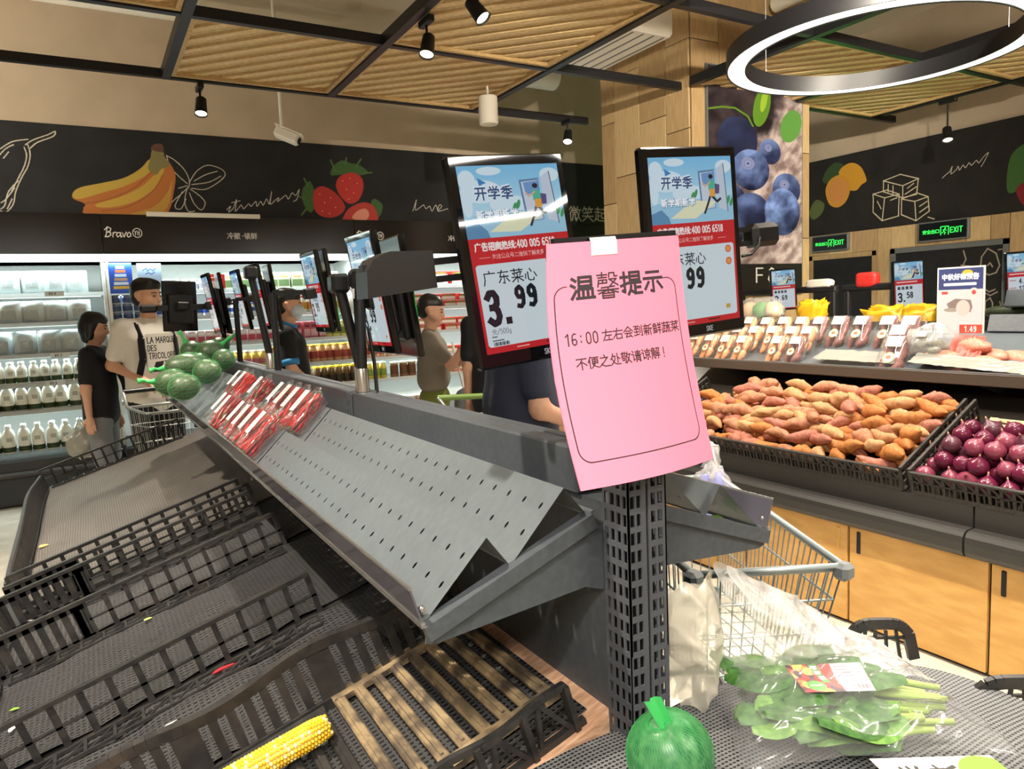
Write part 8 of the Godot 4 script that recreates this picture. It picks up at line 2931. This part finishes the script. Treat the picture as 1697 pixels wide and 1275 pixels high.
	var up := func(u: float, v: float) -> Vector3:
		# u along, v from the crest down to the mat
		var crest := [on_z(1205, 938, zz), on_z(1245, 958, zz), on_z(1310, 985, zz), on_z(1372, 1032, zz + 0.0), on_z(1440, 1055, zz), on_z(1478, 1090, zz)]
		var f := u * 5.0
		var k := mini(int(f), 4)
		var c: Vector3 = crest[k].lerp(crest[k + 1], f - k)
		var foot: Vector3 = on_y(lerpf(1200, 1480, u), lerpf(1120, 1110, u), 0.815)
		var p := c.lerp(foot, v)
		var n := fn.get_noise_2d(u * 2.2 + 20, v * 1.1)
		var n2 := fn.get_noise_2d(u * 5.0 + 50, v * 3.0)
		p.z += 0.05 * sin(v * PI) + 0.035 * n + 0.006 * n2
		p.y += 0.004 * n2
		return p
	var mo := part(top, bag_height_mesh(up, 64, 40), "bag_front", M.bag_haze)
	mo.position = -top.position
	var upb := func(u: float, v: float) -> Vector3:
		var p: Vector3 = up.call(u, v)
		p.z -= 0.09 * sin(v * PI) + 0.03 * fn.get_noise_2d(u * 2 + 90, v * 1.2)
		return p
	mo = part(top, bag_height_mesh(upb, 50, 30), "bag_rear", M.bag_haze)
	mo.position = -top.position
	# crumpled frosted bag between the post and the greens
	var cb := on_y(1152, 1165, 0.785)
	var wb := thing("frosted_bag", "crumpled frosted white bag wedged beside the perforated post", "bag", Vector3(cb.x + 0.01, 0.785, cb.z - 0.03))
	clear("bag_frost_film", Color(0.84, 0.82, 0.76), 0.45, 0.18)
	for k in 4:
		var fold := func(u: float, v: float) -> Vector3:
			var w := 0.05 + 0.016 * sin(v * 5 + k)
			var bulge := sin(u * PI) * (0.045 - 0.02 * k) * (0.6 + 0.6 * sin(v * PI))
			var n := fn.get_noise_2d(u * 0.9 + k * 7, v * 1.5)
			return Vector3(lerpf(-w, w, u) + 0.012 * (k - 1), lerpf(0.225 - 0.02 * k, 0.0, v) + 0.01 * sin(u * 9 + k), 0.02 - k * 0.022 + bulge + 0.02 * n)
		part(wb, bag_height_mesh(fold, 34, 44), "crumpled_fold", M.bag_frost_film)
	# second pack whose edge reaches into the bottom of the picture
	var g0 := on_y(1470, 1262, 0.82)
	var tb := thing("label_pack", "flat white pack with black lettering and a bright green patch at the mat's near side", "pack", g0 + Vector3(0.03, -0.03, 0.06))
	var lr := RI.new(256, 128, rgb(232, 230, 222))
	lr.text("学", F, 30, 20, 60, 7, rgb(40, 40, 40))
	lr.text("新", F, 100, 20, 60, 7, rgb(40, 40, 40))
	lr.oval(220, 60, 70, 60, rgb(120, 206, 40))
	var a0 := on_y(1440, 1258, 0.825)
	var a1 := on_y(1640, 1252, 0.825)
	print_quad("pack_print", a0, a1, a1 + Vector3(-0.02, -0.02, 0.1), a0 + Vector3(-0.02, -0.02, 0.1), tex_mat("pack_label_print", lr.tex(), 0.4), tb)
	# leaf scrap on the dark tray
	var lp := on_z(1186, 856, -1.02)
	tag(mi(film_sheet([Vector3(-0.03, 0, -0.02), Vector3(0.03, -0.01, -0.02), Vector3(0.03, -0.03, 0.02), Vector3(-0.03, -0.02, 0.02)], 0.02, 66, 10, 8).mesh(), "leaf_scrap", M.leaf_light, null, lp), "wilted green leaf scrap lying in the dark stepped tray", "leaf")

# tapered capsules joined by a smooth minimum, meshed as surface nets into mb
func sdf_into(mb: MB, bones: Array, cell: float, k: float) -> void:
	var lo := Vector3.ONE * 1e9
	var hi := -lo
	for b in bones:
		var m := Vector3.ONE * (maxf(b[2], b[3]) + cell * 3)
		lo = lo.min(b[0] - m).min(b[1] - m)
		hi = hi.max(b[0] + m).max(b[1] + m)
	var nx := int((hi.x - lo.x) / cell) + 2
	var ny := int((hi.y - lo.y) / cell) + 2
	var nz := int((hi.z - lo.z) / cell) + 2
	var f := PackedFloat32Array()
	f.resize(nx * ny * nz)
	f.fill(1.0)
	for b in bones:
		var a: Vector3 = b[0]
		var d: Vector3 = b[1] - a
		var ra: float = b[2]
		var rb: float = b[3]
		var dd := maxf(d.length_squared(), 1e-9)
		var m := maxf(ra, rb) + k + cell * 2
		var i0 := Vector3i(((a.min(b[1]) - Vector3.ONE * m - lo) / cell).max(Vector3.ZERO))
		var i1 := Vector3i((a.max(b[1]) + Vector3.ONE * m - lo) / cell)
		for z in range(i0.z, mini(i1.z + 1, nz)):
			for y in range(i0.y, mini(i1.y + 1, ny)):
				var o := (z * ny + y) * nx
				for x in range(i0.x, mini(i1.x + 1, nx)):
					var p := lo + Vector3(x, y, z) * cell - a
					var t := clampf(p.dot(d) / dd, 0, 1)
					var e := (p - d * t).length() - ra - (rb - ra) * t
					var g := f[o + x]
					var h := k - absf(g - e)
					f[o + x] = minf(g, e) - (h * h / (4 * k) if h > 0 else 0.0)
	var ids := {}
	var pts := PackedVector3Array()
	var st := [1, nx, nx * ny]
	var corner := [0, 1, nx, nx + 1, nx * ny, nx * ny + 1, nx * ny + nx, nx * ny + nx + 1]
	var cpos := [Vector3(0, 0, 0), Vector3(1, 0, 0), Vector3(0, 1, 0), Vector3(1, 1, 0), Vector3(0, 0, 1), Vector3(1, 0, 1), Vector3(0, 1, 1), Vector3(1, 1, 1)]
	var edges := [[0, 1], [2, 3], [4, 5], [6, 7], [0, 2], [1, 3], [4, 6], [5, 7], [0, 4], [1, 5], [2, 6], [3, 7]]
	var cells := PackedInt32Array()
	for z in nz - 1:
		for y in ny - 1:
			var o := (z * ny + y) * nx
			for x in nx - 1:
				if absf(f[o + x]) > cell * 1.9:
					continue
				var neg := 0
				for c in 8:
					if f[o + x + corner[c]] < 0:
						neg += 1
				if neg == 0 or neg == 8:
					continue
				var s := Vector3.ZERO
				var n := 0
				for e in edges:
					var va := f[o + x + corner[e[0]]]
					var vb := f[o + x + corner[e[1]]]
					if (va < 0) != (vb < 0):
						s += cpos[e[0]].lerp(cpos[e[1]], va / (va - vb))
						n += 1
				ids[o + x] = pts.size()
				cells.append(o + x)
				pts.append(lo + (Vector3(x, y, z) + s / n) * cell)
	var nrm := PackedVector3Array()
	nrm.resize(pts.size())
	var tri := PackedInt32Array()
	for c in cells:
		for ax in 3:
			var a1: int = st[(ax + 1) % 3]
			var a2: int = st[(ax + 2) % 3]
			var va := f[c]
			var vb := f[c + st[ax]]
			if (va < 0) == (vb < 0):
				continue
			if not (ids.has(c - a1) and ids.has(c - a2) and ids.has(c - a1 - a2)):
				continue
			var q := [ids[c], ids[c - a1], ids[c - a1 - a2], ids[c - a2]]
			if va > 0:
				q.reverse()
			# q runs clockwise seen from outside
			tri.append_array([q[0], q[1], q[2], q[0], q[2], q[3]])
	for t in range(0, tri.size(), 3):
		var nn := (pts[tri[t + 2]] - pts[tri[t]]).cross(pts[tri[t + 1]] - pts[tri[t]])
		for j in 3:
			nrm[tri[t + j]] += nn
	var base := mb.v.size()
	for i in pts.size():
		mb.vert(pts[i], nrm[i] if nrm[i].length_squared() > 1e-20 else Vector3.UP)
	for t in tri:
		mb.ix.append(base + t)

func hand_bones(wr: Vector3, dir: Vector3, nrm: Vector3, curl: float, s: float, right: bool) -> Array:
	var d := dir.normalized()
	var side := d.cross(nrm).normalized() * (1.0 if right else -1.0)
	var n := nrm.normalized()
	var o := []
	var pal := wr + d * 0.075 * s
	o.append([wr, wr + d * 0.05 * s, 0.024 * s, 0.026 * s])
	for k in 4:
		var off := (k - 1.5) * 0.019 * s
		var kn: Vector3 = pal + side * off + d * [0.006, 0.012, 0.01, 0.0][k] * s
		o.append([wr + d * 0.02 * s + side * off * 0.6, kn, 0.014 * s, 0.0105 * s])
		var ln: float = [0.068, 0.078, 0.072, 0.055][k] * s
		var p := kn
		var a := curl * 0.5
		for j in 3:
			var q: Vector3 = p + (d * cos(a) + n * sin(a)) * ln * [0.45, 0.32, 0.26][j]
			o.append([p, q, (0.0095 - j * 0.001) * s, (0.0085 - j * 0.001) * s])
			p = q
			a += curl
	var tb := wr + d * 0.025 * s - side * 0.026 * s
	var tm := tb + (d * 0.6 - side * 0.7 + n * 0.35).normalized() * 0.036 * s
	o.append([wr + d * 0.015 * s, tb, 0.016 * s, 0.014 * s])
	o.append([tb, tm, 0.013 * s, 0.011 * s])
	o.append([tm, tm + (d * 0.8 - side * 0.1 + n * 0.5).normalized() * 0.03 * s, 0.0105 * s, 0.008 * s])
	return o

# pose: elbows and wrists in the person's own axes (facing +z, right side at -x) for a height of 1.75 m
func person(label: String, at: Vector3, yaw: float, hgt: float, w: Dictionary) -> Node3D:
	var s := hgt / 1.75
	var t := thing("person", label, "person", at, yaw)
	var V := func(x: float, y: float, z: float) -> Vector3:
		return Vector3(x, y, z) * s
	var lean: float = w.get("lean", 0.0)
	var L := func(p: Vector3) -> Vector3:
		if p.y <= 0.95 * s or lean == 0.0:
			return p
		return V.call(0, 0.95, 0) + Basis(Vector3.RIGHT, lean) * (p - V.call(0, 0.95, 0))
	var slim: float = w.get("slim", 1.0)
	var sh := 0.175 * slim
	var rs: Vector3 = L.call(V.call(-sh, 1.425, -0.01))
	var ls: Vector3 = L.call(V.call(sh, 1.425, -0.01))
	var re: Vector3 = w.re * s
	var rw: Vector3 = w.rw * s
	var le: Vector3 = w.le * s
	var lw: Vector3 = w.lw * s
	var nb: Vector3 = L.call(V.call(0, 1.45, -0.015))
	var nt: Vector3 = L.call(V.call(0, 1.54, 0.005))
	# body: torso core, arms and legs as one surface
	var body := [[V.call(0, 0.98, 0), L.call(V.call(0, 1.2, 0)), 0.1 * s, 0.1 * s], [L.call(V.call(-0.07, 1.3, 0)), L.call(V.call(0.07, 1.3, 0)), 0.1 * s, 0.1 * s], [rs, ls, 0.05 * s, 0.05 * s], [nb, nt, 0.056 * s, 0.052 * s]]
	body += [[rs, re, 0.05 * s * slim, 0.038 * s], [re, rw, 0.039 * s, 0.026 * s], [ls, le, 0.05 * s * slim, 0.038 * s], [le, lw, 0.039 * s, 0.026 * s]]
	for x in [-0.09, 0.09]:
		body += [[V.call(x, 0.93, 0), V.call(x * 1.05, 0.5, 0.01), 0.085 * s * slim, 0.055 * s], [V.call(x * 1.05, 0.5, 0.01), V.call(x * 1.1, 0.1, -0.02), 0.055 * s, 0.035 * s]]
	var mb := MB.new()
	sdf_into(mb, body, 0.016, 0.03)
	# head on its own finer grid
	var hb := Basis(Vector3.UP, w.get("turn", 0.0)) * Basis(Vector3.RIGHT, w.get("nod", 0.0))
	var hc: Vector3 = L.call(V.call(0, 1.635, 0.01))
	var H := func(x: float, y: float, z: float) -> Vector3:
		return hc + hb * (Vector3(x, y, z) * s)
	var head := [[H.call(0, 0.03, -0.02), H.call(0, 0.03, 0.012), 0.083 * s, 0.079 * s], [H.call(0, -0.045, 0.03), H.call(0, -0.078, 0.05), 0.062 * s, 0.036 * s], [H.call(-0.035, -0.03, 0.035), H.call(0.035, -0.03, 0.035), 0.048 * s, 0.048 * s], [H.call(0, 0.012, 0.088), H.call(0, -0.022, 0.1), 0.009 * s, 0.014 * s], [H.call(-0.02, -0.055, 0.078), H.call(0.02, -0.055, 0.078), 0.011 * s, 0.011 * s], [nt, H.call(0, -0.06, -0.01), 0.052 * s, 0.05 * s]]
	for x in [-0.08, 0.08]:
		head.append([H.call(x, -0.02, -0.005), H.call(x * 1.07, 0.015, -0.015), 0.012 * s, 0.016 * s])
	sdf_into(mb, head, 0.008, 0.018)
	var fdir := (rw - re).normalized()
	sdf_into(mb, hand_bones(rw, w.get("rd", fdir), w.get("rn", Vector3(1, 0, 0)), w.get("curl", 0.5), s, true), 0.006, 0.006)
	sdf_into(mb, hand_bones(lw, w.get("ld", (lw - le).normalized()), w.get("ln", Vector3(-1, 0, 0)), w.get("curl", 0.5), s, false), 0.006, 0.006)
	part(t, mb, "body", M.skin)
	# shirt
	var hem: float = w.get("hem", 0.92)
	var st := [[rs, ls, 0.062 * s, 0.062 * s], [L.call(V.call(0, 1.4, -0.01)), nb, 0.075 * s, 0.066 * s], [V.call(0, hem, 0), L.call(V.call(0, 1.33, 0)), 0.128 * s * slim, 0.12 * s]]
	for x in [-1.0, 1.0]:
		st.append([V.call(x * 0.07, hem, 0), L.call(V.call(x * 0.065, 1.12, 0)), 0.126 * s * slim, 0.12 * s * slim])
		st.append([L.call(V.call(x * 0.065, 1.12, 0)), L.call(V.call(x * 0.085, 1.33, 0)), 0.12 * s * slim, 0.116 * s])
	st += [[rs, rs.lerp(re, 0.72), 0.056 * s * slim, 0.06 * s], [ls, ls.lerp(le, 0.72), 0.056 * s * slim, 0.06 * s]]
	mb = MB.new()
	sdf_into(mb, st, 0.014, 0.032)
	var sm: Material = M[w.shirt]
	var shirt := part(t, mb, "shirt", sm)
	if w.has("cuff"):
		mb = MB.new()
		for q in [[rs, re], [ls, le]]:
			var c: Vector3 = q[0].lerp(q[1], 0.79)
			var d: Vector3 = (q[1] - q[0]).normalized()
			mb = MB.new()
			mb.tube([c - d * 0.02, c + d * 0.02], 0.064 * s, 16)
			part(shirt, mb, "cuff", M[w.cuff])
		mb = MB.new()
		mb.tube([nb + Vector3(0, 0.005, 0), nt - Vector3(0, 0.03, 0)], 0.066 * s, 16)
		part(shirt, mb, "collar", M[w.cuff])
	# trousers or shorts
	var knee: float = w.get("leg_to", 0.12)
	var tr := [[V.call(-0.06, 0.93, 0), V.call(0.06, 0.93, 0), 0.125 * s * slim, 0.125 * s * slim]]
	for x in [-0.09, 0.09]:
		tr.append([V.call(x, 0.88, 0), V.call(x * 1.08, maxf(0.5, knee), 0.01), 0.1 * s * slim, 0.08 * s])
		if knee < 0.5:
			tr.append([V.call(x * 1.08, 0.5, 0.01), V.call(x * 1.1, knee, -0.02), 0.08 * s, 0.06 * s])
	mb = MB.new()
	sdf_into(mb, tr, 0.018, 0.04)
	part(t, mb, "trousers", M[w.legs])
	for x in [-0.1, 0.1]:
		mb = MB.new()
		sdf_into(mb, [[V.call(x, 0.05, -0.04), V.call(x, 0.04, 0.13), 0.042 * s, 0.034 * s], [V.call(x, 0.04, -0.04), V.call(x, 0.1, -0.03), 0.04 * s, 0.04 * s]], 0.012, 0.02)
		part(t, mb, "shoe", M.shoe)
	# hair
	var hr := [[H.call(0, 0.055, -0.03), H.call(0, 0.062, 0.008), 0.084 * s, 0.078 * s], [H.call(0, 0.0, -0.05), H.call(0, 0.06, -0.04), 0.072 * s, 0.075 * s]]
	if w.get("hair", "short") == "bob":
		for x in [-0.062, 0.062]:
			hr.append([H.call(x, 0.03, -0.015), H.call(x * 1.05, -0.07, -0.02), 0.045 * s, 0.03 * s])
		hr.append([H.call(0, 0.02, -0.06), H.call(0, -0.085, -0.05), 0.06 * s, 0.045 * s])
		hr.append([H.call(-0.03, 0.075, 0.06), H.call(0.03, 0.078, 0.06), 0.03 * s, 0.03 * s])
	elif w.hair == "bun":
		hr.append([H.call(0, 0.0, -0.11), H.call(0, -0.01, -0.12), 0.035 * s, 0.035 * s])
	else:
		hr.append([H.call(-0.03, 0.09, 0.045), H.call(0.035, 0.09, 0.05), 0.034 * s, 0.032 * s])
	mb = MB.new()
	sdf_into(mb, hr, 0.009, 0.02)
	part(t, mb, "hair", M.hair)
	# face
	for x in [-0.031, 0.031]:
		mb = MB.new()
		mb.xf = Transform3D(hb, H.call(x, 0.008, 0.079))
		mb.lathe([[0.0, -0.005 * s], [0.009 * s, -0.004 * s], [0.012 * s, 0.0], [0.009 * s, 0.004 * s], [0.0, 0.005 * s]], 10)
		part(t, mb, "eye", M.eye)
		mb = MB.new()
		mb.tube([H.call(x * 0.55, 0.03, 0.091), H.call(x * 1.1, 0.035, 0.086), H.call(x * 1.6, 0.029, 0.072)], 0.0035 * s, 6)
		part(t, mb, "eyebrow", M.hair)
	mb = MB.new()
	mb.tube([H.call(-0.021, -0.054, 0.083), H.call(0, -0.056, 0.09), H.call(0.021, -0.054, 0.083)], 0.0045 * s, 6)
	part(t, mb, "mouth", M.lips)
	if w.has("mask"):
		mb = MB.new()
		sdf_into(mb, [[H.call(-0.04, -0.03, 0.05), H.call(0.04, -0.03, 0.05), 0.05 * s, 0.05 * s], [H.call(0, -0.02, 0.08), H.call(0, -0.07, 0.06), 0.034 * s, 0.036 * s]], 0.008, 0.03)
		part(t, mb, "face_mask", M.mask)
	return t

func build_people() -> void:
	mat("skin", rgb(206, 158, 130), 0.55)
	mat("hair", rgb(18, 16, 17), 0.45)
	mat("eye", rgb(24, 18, 16), 0.2)
	mat("lips", rgb(170, 96, 88), 0.5)
	mat("mask", rgb(196, 210, 220), 0.7)
	mat("shoe", rgb(60, 60, 64), 0.6)
	mat("cloth_black", rgb(22, 23, 28), 0.9)
	mat("cloth_white", rgb(226, 222, 214), 0.9)
	mat("cloth_navy", rgb(44, 50, 70), 0.85)
	mat("cloth_grey", rgb(126, 118, 106), 0.9)
	mat("cloth_olive", rgb(126, 134, 64), 0.9)
	mat("cloth_short", rgb(120, 122, 126), 0.9)
	mat("trim_blue", rgb(44, 130, 190), 0.7)
	mat("purple_print", rgb(96, 70, 160), 0.6)
	var down := {"re": Vector3(-0.22, 1.15, -0.03), "rw": Vector3(-0.23, 0.9, 0.04), "le": Vector3(0.22, 1.15, -0.03), "lw": Vector3(0.23, 0.9, 0.04)}
	# woman in black beside the milk bottles
	var a := down.duplicate()
	a.merge({"shirt": "cloth_black", "legs": "cloth_short", "leg_to": 0.55, "hair": "bob", "slim": 0.95, "turn": 0.15, "nod": 0.15, "rw": Vector3(-0.23, 0.92, -0.02)}, true)
	var p := on_z(152, 523, -6.25)
	var wm := person("person in a black T-shirt and grey shorts walking past the milk shelves", Vector3(p.x, 0, p.z), 1.25, 1.57, a)
	# carried bag
	var cb := thing("carrier_bag", "thin white carrier bag held by the person in black", "bag", on_z(136, 735, -6.36))
	part(cb, blob(Vector3(0, 0, 0), Vector3(0.1, 0.12, 0.06), 0.35, 71, 1.6, 24, 16), "bag_body", M.film_white)
	var mb := MB.new()
	mb.tube([Vector3(-0.04, 0.1, 0), Vector3(0, 0.2, 0), Vector3(0.04, 0.1, 0)], 0.006, 6)
	part(cb, mb, "bag_handle", M.film_white)
	# man with backpack and white T-shirt
	a = {"re": Vector3(-0.25, 1.16, -0.08), "rw": Vector3(-0.1, 1.02, 0.17), "le": Vector3(0.24, 1.16, 0.0), "lw": Vector3(0.14, 1.02, 0.24), "shirt": "cloth_white", "legs": "cloth_black", "hair": "short", "slim": 1.05, "turn": 0.5, "nod": 0.05, "curl": 0.8, "rn": Vector3(0, -1, 0), "ln": Vector3(0, -1, 0), "leg_to": 0.5}
	p = on_z(240, 465, -6.05)
	var man := person("person in a white printed T-shirt with a black backpack pushing a trolley", Vector3(p.x, 0, p.z), 0.35, 1.8, a)
	var ri := RI.new(256, 256, rgb(226, 222, 214))
	var ink := rgb(40, 36, 36)
	ri.text("LA MARQUE", F, 8, 20, 44, 6, ink, 0.06)
	ri.text("DES", F, 8, 76, 40, 6, ink, 0.06)
	ri.text("TRICOLORE", F, 12, 126, 44, 6, ink, 0.06)
	ri.poly([Vector2(30, 256), Vector2(60, 190), Vector2(250, 178), Vector2(250, 256)], ink)
	ri.line([Vector2(110, 250), Vector2(130, 196), Vector2(150, 250)], 16, rgb(226, 222, 214))
	mb = MB.new()
	var g := PackedVector3Array()
	for j in 6:
		for i in 7:
			var x := lerpf(-0.095, 0.13, i / 6.0)
			var y := lerpf(1.37, 1.1, j / 5.0)
			g.append(Vector3(x, y, 0.147 - 0.035 * pow(absf(x) / 0.14, 2.5)) * 1.03)
	mb.surf(g, 7, 6)
	var pr := tex_mat("tshirt_print", ri.tex(), 0.9)
	part(man, mb, "chest_print", pr)
	var bp := thing("backpack", "black backpack on the back of the person in the white T-shirt", "backpack", man.position + Vector3(0, 1.0, 0), 0.35)
	part(bp, blob(Vector3(0, 0.18, -0.21), Vector3(0.17, 0.25, 0.1), 0.12, 91, 1.2, 22, 16, Basis.IDENTITY, 0.7), "pack", M.cloth_black)
	for s in [-1.0, 1.0]:
		mb = MB.new()
		var q := []
		var rr := []
		for v in [[0.11, 0.36, -0.14], [0.12, 0.5, -0.06], [0.125, 0.495, 0.06], [0.125, 0.4, 0.128], [0.13, 0.25, 0.14], [0.15, 0.12, 0.1], [0.17, 0.06, -0.05], [0.15, 0.06, -0.14]]:
			q.append(Vector3(v[0] * s, v[1] - 0.02, v[2]))
		for k in q.size() - 1:
			mb.bar(q[k], q[k + 1], 0.045, 0.012, (q[k] - Vector3(0, q[k].y, 0)).normalized())
		part(bp, mb, "strap", M.cloth_black)
	# masked staff member
	a = down.duplicate()
	a.merge({"shirt": "cloth_black", "legs": "cloth_black", "hair": "short", "slim": 1.05, "cuff": "trim_blue", "mask": true, "turn": 0.1, "nod": 0.1, "re": Vector3(-0.23, 1.16, 0.02), "rw": Vector3(-0.2, 1.0, 0.2)}, true)
	p = on_z(474, 480, -5.5)
	person("person in a black polo with blue trim and a face mask", Vector3(p.x, 0, p.z), 1.25, 1.68, a)
	# shopper in grey with a raised bag
	a = {"re": Vector3(-0.2, 1.21, 0.16), "rw": Vector3(-0.12, 1.42, 0.33), "le": Vector3(0.2, 1.16, 0.1), "lw": Vector3(0.05, 1.25, 0.33), "shirt": "cloth_grey", "legs": "cloth_olive", "hair": "bun", "slim": 0.98, "hem": 1.09, "turn": 0.0, "nod": 0.2, "curl": 0.7, "rn": Vector3(1, 0, 0.2)}
	p = on_z(712, 497, -4.9)
	var gw := person("person in a grey T-shirt and olive trousers lifting a bag of vegetables", Vector3(p.x, 0, p.z), 1.05, 1.59, a)
	var hp: Vector3 = gw.transform * (Vector3(-0.03, 1.3, 0.42) * (1.59 / 1.75))
	var vb := thing("vegetable_bag", "small clear bag of green vegetables held by the person in grey", "bag", hp - Vector3(0, 0.1, 0))
	part(vb, blob(Vector3(0, 0.02, 0), Vector3(0.1, 0.06, 0.06), 0.4, 95, 1.6, 18, 12), "green_vegetables", M.leaf_light)
	part(vb, blob(Vector3(0, 0.08, 0), Vector3(0.11, 0.13, 0.07), 0.35, 96, 1.8, 24, 16), "plastic_wrap", M.film_clear)
	var sg := thing("shoulder_bag", "pale canvas shoulder bag of the person in grey", "bag", gw.transform * (Vector3(0.1, 0.75, 0.22)))
	part(sg, blob(Vector3.ZERO, Vector3(0.09, 0.15, 0.05), 0.15, 97, 1.2, 18, 12, Basis.IDENTITY, 0.7), "bag_body", M.cloth_short)
	mb = MB.new()
	mb.bar(Vector3(0, 0.1, 0), Vector3(-0.06, 0.5, -0.06), 0.03, 0.008)
	part(sg, mb, "strap", M.cloth_white)
	# person in black beside the green-handled trolley
	a = down.duplicate()
	a.merge({"shirt": "cloth_black", "legs": "cloth_black", "hair": "short", "slim": 1.1}, true)
	p = on_z(828, 560, -4.15)
	var bk := person("person in black clothing beside the green-handled trolley", Vector3(p.x, 0, p.z), 2.6, 1.7, a)
	mb = MB.new()
	var pp := on_z(846, 607, -3.97)
	mb.cbox(Vector3.ZERO, Vector3(0.16, 0.035, 0.012), 0.004)
	tag(mi(mb.mesh(), "purple_tag", M.purple_print, null, pp), "purple printed tag on the back of the person in black", "tag")
	# person in navy behind the pink notice
	a = {"re": Vector3(-0.25, 1.13, 0.0), "rw": Vector3(-0.2, 1.02, 0.24), "le": Vector3(0.24, 1.15, 0.0), "lw": Vector3(0.2, 1.02, 0.22), "shirt": "cloth_navy", "legs": "cloth_navy", "hair": "short", "slim": 1.15, "nod": 0.3}
	p = on_z(893, 600, -2.35)
	person("person in a navy T-shirt mostly hidden behind the pink notice", Vector3(p.x + 0.05, 0, p.z - 0.24), 1.35, 1.7, a)
